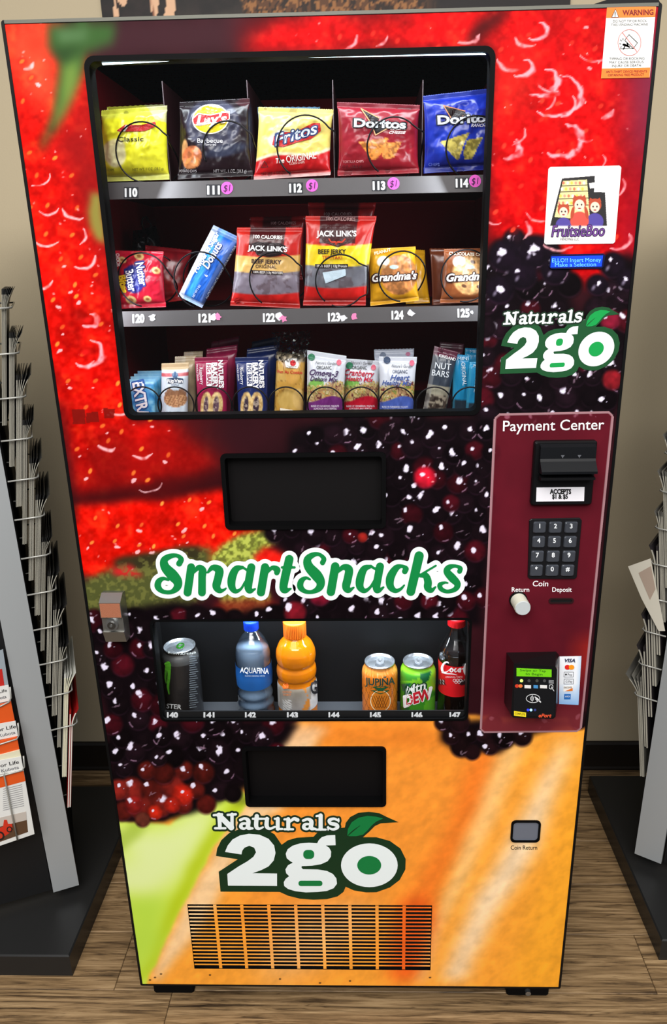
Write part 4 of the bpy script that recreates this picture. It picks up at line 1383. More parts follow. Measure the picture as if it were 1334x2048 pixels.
# card reader
cr = empty_child('card_reader', VM)
loft_px([(1028, 1327), (1111, 1333), (1114, 1340), (1111, 1434), (1106, 1438), (1026, 1435), (1022, 1430)], -0.045,
        [(1013, 1305), (1112, 1303), (1118, 1310), (1116, 1404), (1108, 1409), (1012, 1413), (1008, 1404)], -0.0006, 'reader_body', mc((15, 15, 17), 0.3), cr)
plate('reader_face', [(1029, 1352), (1111, 1356), (1109, 1433), (1026, 1430)], -0.0451, 0.0006, mc((20, 21, 24), 0.25), cr)
sc_ = plate('green_display', [(1033, 1336), (1103, 1339), (1103, 1354), (1033, 1352)], -0.0452, 0.0006, mc((96, 170, 20), 0.3, emit=0.55), cr)
ptext(sc_, 'Swipe or Tap', 1066, 1341, 4.5, -0.0459, (40, 90, 14), w=52, lift=0.0004, rot=2)
ptext(sc_, 'to Begin', 1068, 1348, 5, -0.0459, (40, 90, 14), w=34, lift=0.0004, rot=2)
FY = -0.0458
for px, col, em in ((1043, (170, 255, 90), 2.0), (1058, (70, 72, 72), 0), (1074, (70, 72, 66), 0), (1089, (74, 74, 74), 0)):
    place_px(cr, ell_pts(px, 1361.5, 3.2, 3, 14), [tuple(range(14))[::-1]], FY, mc(col, 0.4, emit=em), 'indicator')
for px, col in ((1034, (206, 60, 40)), (1041, (226, 120, 60))):
    place_px(cr, ell_pts(px, 1372, 4.2, 3.6, 16), [tuple(range(16))[::-1]], FY - 0.0001 * (px - 1033), mc(col, 0.4), 'payment_mark')
for (a, b, col, s, tc) in ((1049, 1062, (226, 226, 224), 'VISA', (40, 40, 90)), (1067, 1076, (70, 140, 196), '', None), (1080, 1094, (226, 224, 222), 'DISC', (40, 30, 30))):
    place_px(cr, [(a, 1370), (b, 1370.5), (b, 1377), (a, 1376.5)], [(0, 3, 2, 1)], FY, mc(col, 0.4), 'payment_mark')
    if s: ptext(cr, s, (a + b) / 2, 1373.5, 3.2, FY - 0.0002, tc, w=10, lift=0.0003)
W_ = (226, 228, 230)
for sline in ([(1099, 1370, 1), (1105, 1370, 1), (1105, 1377, 1), (1099, 1377, 1), (1099, 1370, 1)], [(1103, 1374, 1.4), (1106, 1379, 1.2), (1108, 1382, 1)]):
    Vs, Fs = stroke2d(sline, sub=2); place_px(cr, Vs, [f[::-1] for f in Fs], FY, mc(W_, 0.5), 'tap_symbol')
for k in range(3):
    place_px(cr, [(1097.5, 1360 + k * 2.6), (1107.5, 1360.5 + k * 2.6), (1107.5, 1361.8 + k * 2.6), (1097.5, 1361.3 + k * 2.6)], [(0, 3, 2, 1)], FY, mc((170, 172, 176), 0.5), 'tiny_print')
e = ell_pts(1066, 1397, 13.5, 8.2, 30)
Vs, Fs = stroke2d([(x, y, 1.1) for x, y in np.vstack([e, e[:1]])], sub=1, cap=False); place_px(cr, Vs, Fs, FY, mc(W_, 0.5), 'contactless_symbol')
arcs = []
for k, R in enumerate((3, 5.6, 8.2)):
    arcs.append([(1058.5 + R * math.cos(t), 1397 + R * math.sin(t), 1.2) for t in np.linspace(-0.75, 0.75, 5)])
arcs.append([(1070, 1394, 2), (1075, 1398, 3), (1081, 1404, 2.4)]); arcs.append([(1071, 1398, 1.4), (1076, 1403, 1.4)])
Vs, Fs = strokes(arcs); place_px(cr, Vs, Fs, FY, mc(W_, 0.5), 'contactless_symbol')
for px, col, em in ((1056, (40, 50, 220), 1.2), (1062, (120, 190, 255), 3.0), (1070, (50, 60, 120), 0.3)):
    place_px(cr, ell_pts(px, 1420, 2.6, 2.6, 12), [tuple(range(12))[::-1]], FY, mc(col, 0.4, emit=em), 'indicator')
y_ = plate('yellow_sticker', [(1028, 1422), (1052, 1425), (1052, 1434), (1028, 1431)], FY, 0.0003, mc((240, 216, 40), 0.5), cr)
ptext(y_, 'COMPLETE', 1040, 1428, 4, FY - 0.0004, (40, 36, 10), w=20, rot=7, lift=0.0003)
ptext(cr, 'ePort', 1090, 1431, 7, FY, (226, 84, 50), w=26, bold=0.03, shear=0.25, lift=0.0003)
# card logo sticker
def pay_strip(c, U, V):
    c.fill((236, 240, 246)); c.mix(np.clip((V - 0.55) / 0.45, 0, 1), (122, 170, 224), 0.9); c.mix(np.clip((U - 0.8) / 0.2, 0, 1), (150, 186, 226), 0.5)


cl = sheet_px('card_logo_sticker', [(1119, 1313), (1163, 1312), (1157, 1410), (1118, 1408)], -0.0012, pay_strip, VM, PAPER, 20, 40)
SY = -0.0012
ptext(cl, 'VISA', 1140, 1321, 7, SY, (28, 32, 72), w=21, bold=0.03, shear=0.25)
for px, col in ((1135, (222, 40, 36)), (1143, (242, 150, 30))):
    place_px(cl, ell_pts(px, 1334.5, 5.6, 5, 18), [tuple(range(18))[::-1]], SY - 0.0001 * (px - 1134), mc(col, 0.4), 'payment_mark')
for yy, s in ((1349, 'Pay'), (1363, 'G Pay')):
    e = [(1128.5, yy - 5), (1147, yy - 5), (1146.5, yy + 5), (1128, yy + 5), (1128.5, yy - 5)]
    Vs, Fs = strokes([[(e[k][0], e[k][1], 0.8), (e[k + 1][0], e[k + 1][1], 0.8)] for k in range(4)]); place_px(cl, Vs, Fs, SY, mc((90, 92, 98), 0.5), 'payment_mark')
    ptext(cl, s, 1138 if s != 'Pay' else 1140, yy, 4.5, SY, (40, 40, 44), w=13 if s != 'Pay' else 9)
    if s == 'Pay': place_px(cl, ell_pts(1132, yy, 1.8, 2, 10), [tuple(range(10))[::-1]], SY, mc((20, 20, 22), 0.5), 'payment_mark')
pm = plate('payment_mark', [(1127, 1372), (1146, 1371), (1145.5, 1382), (1126.5, 1383)], SY, 0.0004, mc((240, 238, 234), 0.5), cl)
ptext(pm, 'DISCOVER', 1136, 1375, 3.4, SY - 0.0005, (60, 40, 36), w=16)
place_px(pm, [(1130, 1382.4), (1145.4, 1376), (1145.4, 1381.8)], [(0, 2, 1)], SY - 0.0006, mc((226, 120, 40), 0.5), 'orange_swoosh')
pm = plate('payment_mark', [(1128.5, 1388), (1141.5, 1388), (1141, 1398.5), (1128, 1398.5)], SY, 0.0004, mc((34, 104, 180), 0.5), cl)
ptext(pm, 'AMEX', 1135, 1393, 3.4, SY - 0.0005, (220, 232, 244), w=10)

# coin return cup
x0, z0 = zx(1021, 1683); x1, z1 = zx(1082, 1640)
o = rrect(x0 - 0.001, z0, x1, z1, 0.009, 5); i = rrect(x0 + 0.003, z0 + 0.004, x1 - 0.004, z1 - 0.004, 0.007, 5)
cc = ring_mb(o, i, -0.003, -0.0004).build('coin_return_cup', RUBBER, VM)
obj('cup_flap', [(x, -0.0006, z) for x, z in i], [tuple(range(len(i)))[::-1]], mc((128, 134, 148), 0.3, 0.4), cc)
ptext(door_panel, 'Coin Return', 1048, 1695, 8.5, 0.0, (22, 20, 18), w=53, bold=0.004, lift=0.0006)

# lock housing
xl0 = float(at(202, 1240, -0.03)[0]); xl1 = xl0 + 0.037
z_ = lambda py: float(at(220, py, -0.03)[2])
prof = [(0, z_(1192) - 0.004), (-0.012, z_(1192) - 0.002), (-0.030, z_(1206)), (-0.030, z_(1236)), (-0.026, z_(1236.5)), (-0.026, z_(1264)), (-0.030, z_(1264.5)), (-0.022, z_(1288)), (0, z_(1290))]
lk = MB().loft([(xl0, y, z) for y, z in prof], [(xl1, y, z) for y, z in prof]).build('lock_housing', mc((150, 150, 146), 0.32, 0.85), VM)
zz0, zz1 = z_(1235), z_(1207)
obj('warm_reflection', [(xl0 + 0.001, -0.0303, zz0), (xl1 - 0.001, -0.0303, zz0), (xl1 - 0.001, -0.0303, zz1), (xl0 + 0.001, -0.0303, zz1)], [(0, 1, 2, 3)], mc((176, 112, 84), 0.5, 0.3, grain=0.5, gscale=900), lk)  # orange-brown reflection on the metal, put in as a coloured sheet
xc, zc = (xl0 + xl1) / 2 - 0.001, z_(1250)
MB().tube([(xc, -0.026, zc), (xc, -0.031, zc)], 0.0105, 24).build('lock_ring', STEEL, lk)
MB().tube([(xc, -0.031, zc), (xc, -0.0335, zc)], 0.0068, 20).build('lock_barrel', mc((110, 108, 104), 0.3, 0.9), lk)
MB().tube([(xc, -0.0335, zc), (xc, -0.0345, zc)], 0.0025, 12).build('lock_pin', STEEL, lk)

# ---- blue message display
dsp = plate('message_display', [(1100, 512), (1104, 509), (1206, 507), (1210, 511), (1206, 533), (1202, 537), (1102, 538), (1098, 534)], -0.0002, 0.0022, mc((10, 16, 60), 0.3), VM)
scn = plate('blue_screen', [(1103, 513), (1206, 511), (1203, 533), (1101, 535)], -0.0024, 0.0003, mc((14, 56, 226), 0.3, emit=0.9), dsp)
ptext(scn, 'ELLO!! Insert Money', 1153, 520, 8, -0.0027, (90, 170, 255), w=98, rot=-0.8, lift=0.0004, emit=0.9)
ptext(scn, 'Make a Selection', 1151, 529, 8, -0.0027, (90, 170, 255), w=82, rot=-0.8, lift=0.0004, emit=0.9)

# ---- warning sticker
wn = plate('warning_sticker', [(1214, 14), (1312, 13), (1299, 155), (1202, 157)], -0.0003, 0.0005, mc((240, 240, 236), 0.45), VM)
WY = -0.0008
OR = mc((250, 122, 40), 0.5)
place_px(wn, [(1214, 14), (1312, 13), (1310.4, 34), (1212.4, 36)], [(0, 3, 2, 1)], WY, OR, 'orange_band', lift=0.0002)
place_px(wn, [(1203.6, 137), (1300.6, 135), (1299, 155), (1202, 157)], [(0, 3, 2, 1)], WY, OR, 'orange_band', lift=0.0002)
place_px(wn, [(1231, 17), (1238, 34.5), (1222.5, 35)], [(0, 2, 1)], WY, mc((40, 36, 34), 0.5), 'warning_triangle', lift=0.0004)
place_px(wn, [(1231, 19.5), (1236.4, 33.6), (1224.4, 34)], [(0, 2, 1)], WY, mc((244, 244, 240), 0.5), 'warning_triangle', lift=0.0006)
ptext(wn, '!', 1230.4, 28, 9, WY, (30, 28, 28), w=2.2, bold=0.04, lift=0.0009)
ptext(wn, 'WARNING', 1276, 24.5, 10.5, WY, (110, 14, 10), w=62, bold=0.03, lift=0.0005, rot=-1)
for s, px, py, w in (('DO NOT TIP OR ROCK', 1260, 42, 68), ('THIS VENDING MACHINE', 1259, 49, 74), ('TIPPING OR ROCKING', 1254, 117, 70), ('MAY CAUSE SERIOUS', 1253, 124, 68), ('INJURY OR DEATH', 1253, 131, 58)):
    ptext(wn, s, px, py, 5, WY, (60, 62, 66), w=w, lift=0.0005, rot=-1)
for s, px, py, w in (('ANTI-THEFT DEVICE PREVENTS', 1253, 143, 82), ('OBTAINING FREE PRODUCT', 1252, 149.5, 72)):
    ptext(wn, s, px, py, 4.6, WY, (110, 26, 10), w=w, lift=0.0005, rot=-1, bold=0.01)
e = ell_pts(1259, 85, 23, 26, 36)
Vs, Fs = stroke2d([(x, y, 1.2) for x, y in np.vstack([e, e[:1]])], sub=1, cap=False); place_px(wn, Vs, Fs, WY, mc((204, 120, 116), 0.5), 'forbidden_ring', lift=0.0005)
dk = mc((50, 52, 56), 0.5)
q = [(1258, 69), (1275, 85.5), (1266.5, 97), (1249.5, 80.5), (1258, 69)]
Vs, Fs = strokes([[(q[k][0], q[k][1], 1.1), (q[k + 1][0], q[k + 1][1], 1.1)] for k in range(4)] +
                 [[(1247, 89, 4), (1251, 90, 4), (1259, 94, 2.4)], [(1251, 90, 2), (1247, 98, 2)], [(1254, 86, 2), (1256, 90, 2)], [(1240, 97.5, 0.8), (1267, 97, 0.8)],
                  [(1243, 82, 1.2), (1241, 79, 1.2)], [(1246, 80, 1.2), (1246, 76, 1.2)], [(1242, 88, 1.2), (1239, 87, 1.2)], [(1243, 93, 1.2), (1241, 95, 1.2)]])
place_px(wn, Vs, [f[::-1] for f in Fs] + Fs, WY, dk, 'tipping_pictogram', lift=0.0005)
Vs, Fs = stroke2d([(1245, 65, 1.2), (1274, 103, 1.2)], cap=False); place_px(wn, Vs, Fs, WY, mc((214, 110, 106), 0.5), 'forbidden_ring', lift=0.0007)

# ---- operator sticker with three cartoon children
def oper(c, U, V):
    c.fill((236, 232, 232)).noise(0.03, 30, 4)
    c.poly([(1124, 357), (1208, 350), (1214, 452), (1100, 452)], (36, 34, 36))
    c.poly([(1126, 362), (1174, 359), (1180, 440), (1109, 434)], (228, 214, 150))
    for k, y in enumerate((372, 384, 398, 412)):
        c.line([(1124 - k * 3, y), (1176, y - 2)], 1.6, (60, 54, 46))
        for j in range(6):
            c.ell(1127 - k * 3 + j * 8.2, y - 6, 3, 3.8, [(226, 120, 90), (240, 226, 220), (236, 196, 80), (214, 150, 130)][(j + k) % 4], 0, 0.3)
    c.poly([(1178, 366), (1190, 365), (1191, 376), (1180, 377)], (226, 226, 222))
    hair = (176, 70, 44); skin = (240, 208, 188)
    for (x, y, s, shirt) in ((1127, 422, 11, (78, 66, 150)), (1190, 412, 12, (78, 66, 150)), (1159, 408, 13, (226, 78, 66))):
        c.ell(x, y + s * 2.6, s * 1.5, s * 1.5, shirt, 0, 0.1)
        c.poly([(x - s * 1.1, y - s * 0.6), (x - s * 0.8, y - s * 1.4), (x - s * 0.2, y - s)], hair); c.poly([(x + s * 1.1, y - s * 0.6), (x + s * 0.8, y - s * 1.4), (x + s * 0.2, y - s)], hair)
        c.ell(x, y - s * 0.15, s * 1.12, s * 1.15, hair, 0, 0.1)
        if s == 13:
            c.ell(x - 14, y + 18, 4, 14, hair, 10, 0.2); c.ell(x + 14, y + 18, 4, 14, hair, -10, 0.2)
        c.ell(x, y + s * 0.2, s * 0.82, s * 0.95, skin, 0, 0.1)
        c.ell(x - s * 0.32, y + s * 0.1, 1.8, 2.2, (40, 32, 32), 0, 0.3); c.ell(x + s * 0.32, y + s * 0.1, 1.8, 2.2, (40, 32, 32), 0, 0.3)
        c.ell(x, y + s * 0.68, s * 0.3, 1.4, (150, 50, 50), 0, 0.3)
    c.mix(np.clip((c.Y - 450) / 3, 0, 1) * np.clip((484 - c.Y) / 3, 0, 1) * (c.X < 1222), (224, 222, 220), 0.9)
    c.poly([(1191, 336), (1240, 338), (1236, 385), (1188, 384)], (246, 246, 248))


op = sheet_px('operator_sticker', [(1097, 334), (1243, 331), (1230, 487), (1088, 489)], -0.0009, oper, VM, PAPER, 220, 240, 0.004)
OY = -0.0009
ptext(op, 'FruitsieBoo', 1156, 461, 23, OY, (34, 30, 66), w=106, bold=0.0, ring=1.3, shear=0.25, rot=-1, lift=0.0004)
ptext(op, 'FruitsieBoo', 1156, 461, 23, OY, (112, 64, 142), w=106, bold=0.0, shear=0.25, rot=-1, lift=0.0009)
ptext(op, 'VENDING LLC', 1139, 478, 5, OY, (110, 108, 108), w=38, lift=0.0006)

# ---- the big names on the door
def A2P(ox, oy, s):
    return lambda V: np.asarray(V, float)[:, :2] / s + np.array([ox, oy])


GREEN = mc((8, 128, 62), 0.45); SWHITE = mc((232, 240, 240), 0.45)
SA = [  # S m a r t
    [(268, 185, 40), (284, 150, 34), (250, 122, 24), (195, 128, 36), (150, 160, 50), (160, 215, 66), (215, 275, 80), (255, 325, 66), (252, 372, 50), (205, 408, 28), (140, 404, 28), (102, 368, 44), (108, 325, 40), (145, 302, 22), (184, 316, 8)],
    [(362, 214, 56), (334, 412, 56)], [(448, 262, 52), (447, 412, 54)], [(384, 255, 10), (420, 216, 34), (452, 236, 50), (450, 275, 52)],
    [(492, 255, 10), (532, 216, 36), (582, 238, 58), (574, 300, 58), (560, 362, 56), (584, 398, 34), (618, 392, 14), (636, 378, 6)],
    [(765, 214, 18), (715, 228, 46), (684, 290, 58), (680, 360, 52), (708, 402, 30), (752, 384, 14), (784, 330, 10)], [(765, 213, 12), (806, 240, 12)],
    [(834, 214, 56), (810, 360, 54), (824, 402, 30), (864, 384, 8)],
    [(942, 214, 58), (910, 410, 58)], [(962, 255, 10), (998, 218, 26), (1036, 232, 44), (1034, 256, 36)],
    [(1132, 150, 60), (1088, 350, 58), (1098, 396, 40), (1144, 382, 8)], [(1074, 215, 12), (1174, 215, 12)]]
SB = [
    [(204, 168, 32), (214, 138, 28), (178, 106, 20), (130, 112, 34), (92, 145, 48), (104, 200, 64), (160, 262, 74), (190, 312, 58), (178, 356, 44), (128, 384, 24), (74, 380, 26), (40, 348, 40), (46, 305, 36), (80, 281, 18), (112, 292, 8)],
    [(298, 196, 56), (266, 384, 56)], [(318, 238, 10), (358, 202, 34), (400, 218, 52), (390, 290, 54), (378, 345, 52), (396, 374, 32), (436, 352, 6)],
    [(562, 195, 18), (512, 215, 44), (484, 285, 55), (481, 345, 48), (514, 377, 28), (556, 352, 14), (588, 300, 10)], [(562, 195, 12), (602, 218, 12)], [(630, 196, 52), (604, 345, 50), (618, 376, 28), (656, 350, 8)],
    [(814, 232, 36), (824, 210, 28), (788, 194, 20), (748, 210, 42), (708, 275, 55), (706, 340, 48), (742, 376, 28), (782, 364, 16), (810, 335, 6)],
    [(920, 118, 62), (858, 382, 58)], [(1044, 190, 8), (930, 258, 10)], [(928, 268, 12), (968, 264, 40), (986, 310, 50), (984, 352, 48), (1010, 374, 28), (1042, 348, 6)],
    [(1220, 232, 30), (1226, 208, 24), (1188, 193, 18), (1142, 202, 34), (1126, 234, 44), (1166, 282, 54), (1204, 325, 42), (1188, 364, 30), (1130, 382, 22), (1084, 364, 28), (1074, 332, 28), (1108, 316, 12), (1132, 318, 6)]]
nm = empty_child('brand_name', VM)
fA, fB = A2P(290, 1080, 3.9235), A2P(590, 1080, 3.7056)
for L, f in ((SA, fA), (SB, fB)):
    Vs, Fs = strokes(L, 72); place_px(nm, f(Vs), Fs, 0.0, SWHITE, 'white_outline', lift=0.0005)
for L, f in ((SA, fA), (SB, fB)):
    for k, s in enumerate(L):
        pass
    Vs, Fs = strokes(L, 7); place_px(nm, f(Vs), Fs, 0.0, GREEN, 'green_lettering', lift=0.0010)
fill = [[(360, 300, 60), (560, 300, 120), (760, 310, 120), (900, 310, 120)]]
Vs, Fs = strokes([[(240, 300, 150), (420, 320, 150), (600, 330, 150), (820, 320, 160), (920, 320, 140)]], 0); place_px(nm, fA(Vs), Fs, 0.0, SWHITE, 'white_outline', lift=0.00045)
Vs, Fs = strokes([[(160, 300, 150), (320, 300, 150), (560, 290, 150), (760, 290, 150), (900, 300, 150), (1130, 300, 120)]], 0); place_px(nm, fB(Vs), Fs, 0.0, SWHITE, 'white_outline', lift=0.00045)

TWO = [(100, 313), (118, 270), (150, 230), (200, 203), (260, 192), (330, 198), (390, 225), (428, 270), (437, 320), (425, 370), (390, 410), (340, 435), (283, 455), (447, 457), (447, 540), (120, 538), (115, 460), (190, 410), (250, 375), (290, 345), (307, 315), (295, 285), (262, 272), (230, 285), (215, 305), (210, 330)]
GEE = [(835, 200), (780, 203), (745, 215), (725, 235), (715, 255), (660, 252), (600, 256), (550, 272), (518, 295), (505, 325), (512, 355), (535, 375), (553, 384), (520, 402), (503, 430), (508, 455), (528, 475), (505, 492), (492, 515), (495, 540), (520, 560), (570, 575), (640, 583), (720, 580), (780, 573), (825, 555), (847, 525), (843, 490), (820, 460), (780, 440), (720, 430), (620, 428), (610, 418), (612, 408), (680, 405), (740, 395), (785, 375), (806, 345), (808, 310), (795, 285), (772, 270), (838, 268)]
DARK = [(40, 340), (48, 290), (75, 235), (130, 185), (200, 160), (380, 165), (430, 195), (478, 265), (520, 235), (580, 218), (690, 212), (720, 180), (760, 165), (900, 150), (905, 120), (935, 80), (990, 52), (1060, 45), (1130, 55), (1180, 80), (1258, 115), (1140, 122), (1100, 140), (1060, 180), (1020, 215), (1110, 215), (1200, 240), (1270, 290), (1305, 360), (1303, 430), (1265, 500), (1200, 550), (1110, 582), (1040, 583), (960, 570), (905, 545), (890, 580), (850, 610), (780, 628), (690, 632), (600, 625), (520, 605), (465, 580), (70, 578), (58, 445), (185, 362)]
LEAF = [(915, 205), (920, 160), (945, 115), (990, 85), (1050, 72), (1110, 78), (1155, 90), (1110, 110), (1080, 135), (1050, 170), (1020, 198), (975, 208), (930, 208)]
NAT = [  # slab letters: N a t u r a l s
    [(62, 70, 28), (66, 152, 24)], [(60, 68, 34), (142, 150, 38)], [(147, 62, 22), (147, 140, 22)], [(26, 68, 16), (80, 62, 16)], [(34, 155, 16), (102, 155, 16)], [(118, 66, 16), (172, 62, 16)],
    [(202, 100, 18), (232, 90, 18), (256, 106, 28), (254, 150, 28), (284, 156, 14)], [(252, 122, 12), (214, 126, 20), (206, 146, 24), (226, 158, 16), (250, 146, 12)],
    [(312, 74, 28), (308, 140, 28), (326, 158, 18), (354, 148, 12)], [(286, 92, 15), (348, 92, 15)],
    [(380, 92, 26), (378, 140, 28), (398, 158, 18), (432, 146, 14)], [(452, 92, 26), (452, 158, 26)], [(358, 92, 14), (388, 92, 14)], [(432, 92, 14), (458, 92, 14)], [(452, 160, 14), (482, 160, 14)],
    [(522, 94, 26), (522, 158, 26)], [(496, 162, 14), (554, 162, 14)], [(496, 96, 14), (526, 94, 14)], [(530, 114, 14), (560, 92, 22), (584, 100, 26)],
    [(622, 104, 18), (652, 94, 18), (676, 110, 28), (674, 152, 28), (704, 160, 14)], [(672, 126, 12), (634, 130, 20), (626, 150, 24), (646, 161, 16), (670, 150, 12)],
    [(738, 70, 28), (738, 158, 28)], [(708, 164, 14), (772, 164, 14)], [(710, 74, 14), (740, 68, 14)],
    [(858, 104, 14), (826, 92, 18), (796, 102, 22), (804, 122, 22), (842, 132, 26), (850, 150, 22), (820, 163, 16), (786, 150, 14)], [(858, 92, 10), (858, 112, 10)], [(788, 145, 10), (788, 166, 10)]]


def naturals(f, dark, green, name):
    n_ = empty_child(name, VM)
    def pl(pts, mat, lift, nm_):
        Q = f(np.array(pts, float)); place_px(n_, Q, [tuple(range(len(Q)))[::-1]], 0.0, mat, nm_, lift=lift)
    pl(DARK, dark, 0.0004, 'dark_outline')
    Vs, Fs = strokes(NAT, 26); place_px(n_, f(Vs), Fs, 0.0, mc((18, 44, 26), 0.45), 'dark_outline', lift=0.0006)
    Vs, Fs = strokes(NAT, 0, False); place_px(n_, f(Vs), Fs, 0.0, SWHITE, 'white_lettering', lift=0.0010)
    pl(TWO, SWHITE, 0.0009, 'white_lettering'); pl(GEE, SWHITE, 0.0009, 'white_lettering')
    pl(ell_pts(1063, 402, 189, 146, 40)[:, :], SWHITE, 0.0009, 'white_lettering')
    pl(ell_pts(1062, 402, 80, 62, 30), green, 0.0013, 'green_print')
    pl(rrect(622, 300, 695, 360, 26, 5)[::-1], green, 0.0013, 'green_print'); pl(rrect(590, 505, 750, 541, 17, 5)[::-1], green, 0.0013, 'green_print')
    pl(LEAF, green, 0.0009, 'leaf_print')
    Vs, Fs = stroke2d([(918, 206, 4), (950, 176, 7), (1000, 138, 2)], cap=False); place_px(n_, f(Vs), Fs, 0.0, dark, 'leaf_vein', lift=0.0013)
    return n_


fC = A2P(420, 1610, 3.335)
naturals(fC, mc((14, 48, 24), 0.45), mc((12, 118, 58), 0.45), 'brand_name')
srcp = np.array([(100, 313, 1), (120, 538, 1), (1063, 402, 1)], float); dst = np.array([(125, 435), (105, 708), (1040, 503)], float)
AF = np.linalg.solve(srcp, dst)
fD0 = A2P(990, 600, 5.131)
naturals(lambda V: fD0(np.c_[np.asarray(V, float)[:, :2], np.ones(len(V))] @ AF), mc((22, 76, 40), 0.45), mc((14, 150, 70), 0.45), 'brand_name')

# ================================================================== SNACKS
class Surf:
    """front of a thing as picture points with their depth"""
    def __init__(s, P):
        s.x, s.y = proj(P); s.d = P[:, 1]

    def depth(s, V2):
        V2 = np.asarray(V2, float)
        out = np.empty(len(V2))
        for k in range(0, len(V2), 400):
            q = V2[k:k + 400]
            d2 = (q[:, 0, None] - s.x) ** 2 + (q[:, 1, None] - s.y) ** 2
            i = np.argpartition(d2, 4, axis=1)[:, :4]
            w = 1 / (np.take_along_axis(d2, i, 1) + 0.3)
            near = np.where(d2 < 20.0, s.d, 9.0).min(1)
            out[k:k + 400] = np.minimum((s.d[i] * w).sum(1) / w.sum(1), near + 0.0002)
        return out


class Pack:
    """wrapped snack: four picture corners at depth y, a puffed body between two flat sealed ends"""
    def __init__(s, name, label, cat, corners, y, th, paint, group=None, nu=66, nv=76, seal=(0.07, 0.07), wr=0.0022, seed=1, lean=0.0, mat=None, pinch=0.02, power=2.6, body='wrapper', back=True, zmin=None, jag=0.0004, wscale=0.25):
        tl, tr, br, bl = [at(*p, y) for p in corners]
        U, V = np.meshgrid(np.linspace(0, 1, nu), np.linspace(0, 1, nv))
        W = lambda a: a[..., None]
        s0, s1 = seal
        t = np.clip((V - s0) / max(1e-6, 1 - s0 - s1), 0, 1)
        prof = np.where((V < s0) | (V > 1 - s1), 0, (1 - np.abs(2 * t - 1) ** 3.0) ** 0.55)
        bul = th * (1 - np.abs(2 * U - 1) ** power) ** 0.6 * prof
        Uc = U + pinch * prof * (0.5 - U) * 2 * (1 - 0.4 * np.abs(2 * U - 1))
        Uc = U + (0.5 - U) * 2 * pinch * prof
        P = W((1 - Uc) * (1 - V)) * tl + W(Uc * (1 - V)) * tr + W(Uc * V) * br + W((1 - Uc) * V) * bl
        edge = np.minimum(np.minimum(U, 1 - U) * 8, 1)
        n = fbm(U + seed * 3.1 + 0.25 * V, V + seed * 1.7, wscale, seed % 9 + 1, 3) - 0.5
        ridge = np.abs(fbm(U * 1.2 + V * 0.5 + seed, V * 0.8 - U * 0.4 + seed, wscale * 0.9, seed % 7 + 2, 3) - 0.5) * 2
        wrk = wr * (n * 2.2 + (0.25 - ridge) * 1.1) * edge * (0.35 + 0.65 * prof)
        Pf = P.copy(); Pb = P.copy()
        lo = lean * (1 - V) * np.linalg.norm(tl - bl)
        Pf[..., 1] += lo - bul - wrk; Pb[..., 1] += lo + 0.0006 + bul * 0.7
        Pf[..., 2] += np.where(V == 0, jag * ((np.arange(nu) % 2) * 2 - 1), 0); Pb[..., 2] += np.where(V == 0, jag * ((np.arange(nu) % 2) * 2 - 1), 0)
        if zmin is not None:
            Pf[..., 2] = np.maximum(Pf[..., 2], zmin); Pb[..., 2] = np.maximum(Pb[..., 2], zmin)
        X, Y = proj(Pf)
        c = Canvas(X, Y); c.U = U; c.V = V
        paint(c)
        c.C = np.clip(c.C, 0, 255)
        org = (tl + tr + br + bl) / 4; org[2] = min(Pf[..., 2].min(), Pb[..., 2].min()); org[1] = Pf[..., 1].mean()
        s.root = empty(name, org, label, cat, group)
        s.mat = mat or FILM
        r0 = int(round(s0 * (nv - 1))); r1 = int(round((1 - s1) * (nv - 1)))
        s.body = s._rows(body, Pf, Pb, c.C, r0, r1)
        if r0 > 0: s._rows('top_seal', Pf, Pb, c.C, 0, r0)
        if r1 < nv - 1: s._rows('bottom_seal', Pf, Pb, c.C, r1, nv - 1)
        s.surf = Surf(Pf.reshape(-1, 3)); s.c = c; s.y = y

    def _rows(s, name, Pf, Pb, C, a, b):
        A = Pf[a:b + 1]; B = Pb[a:b + 1]; col = C[a:b + 1]
        nv, nu = A.shape[:2]
        q = (np.arange(nv - 1)[:, None] * nu + np.arange(nu - 1)[None]).ravel()
        F1 = np.stack([q, q + nu, q + nu + 1, q + 1], 1)
        st = 2
        F2 = np.stack([q, q + 1, q + nu + 1, q + nu], 1) + nv * nu
        Fs = []
        N = nv * nu
        for i in range(nv - 1):
            for j in (0, nu - 1):
                k = i * nu + j; Fs.append((k, k + nu, k + nu + N, k + N))
        for j in range(nu - 1):
            for i in (0, nv - 1):
                k = i * nu + j; Fs.append((k, k + 1, k + 1 + N, k + N))
        F = F1.tolist() + F2.tolist() + Fs
        return obj(name, np.vstack([A.reshape(-1, 3), B.reshape(-1, 3)]), F, s.mat, s.root, True, colors=np.vstack([col.reshape(-1, 3), col.reshape(-1, 3) * 0.8]))

    def text(s, t, px, py, h, col, w=None, **k):
        k.setdefault('lift', 0.0011)
        return ptext(s.body, t, px, py, h, s.y, col, w=w, surf=s.surf, **k)

    def shape(s, pts, col, name='print', lift=0.0009):
        Q, F = fillpoly(pts)
        return place_px(s.body, Q, [f[::-1] for f in F], 0, mc(col, 0.35), name, s.surf, lift)

    def strokes(s, L, col, pad=0, name='lettering', lift=0.0012, caps=True):
        Vs, Fs = strokes(L, pad, caps)
        return place_px(s.body, Vs, [f[::-1] for f in Fs], 0, mc(col, 0.35), name, s.surf, lift)


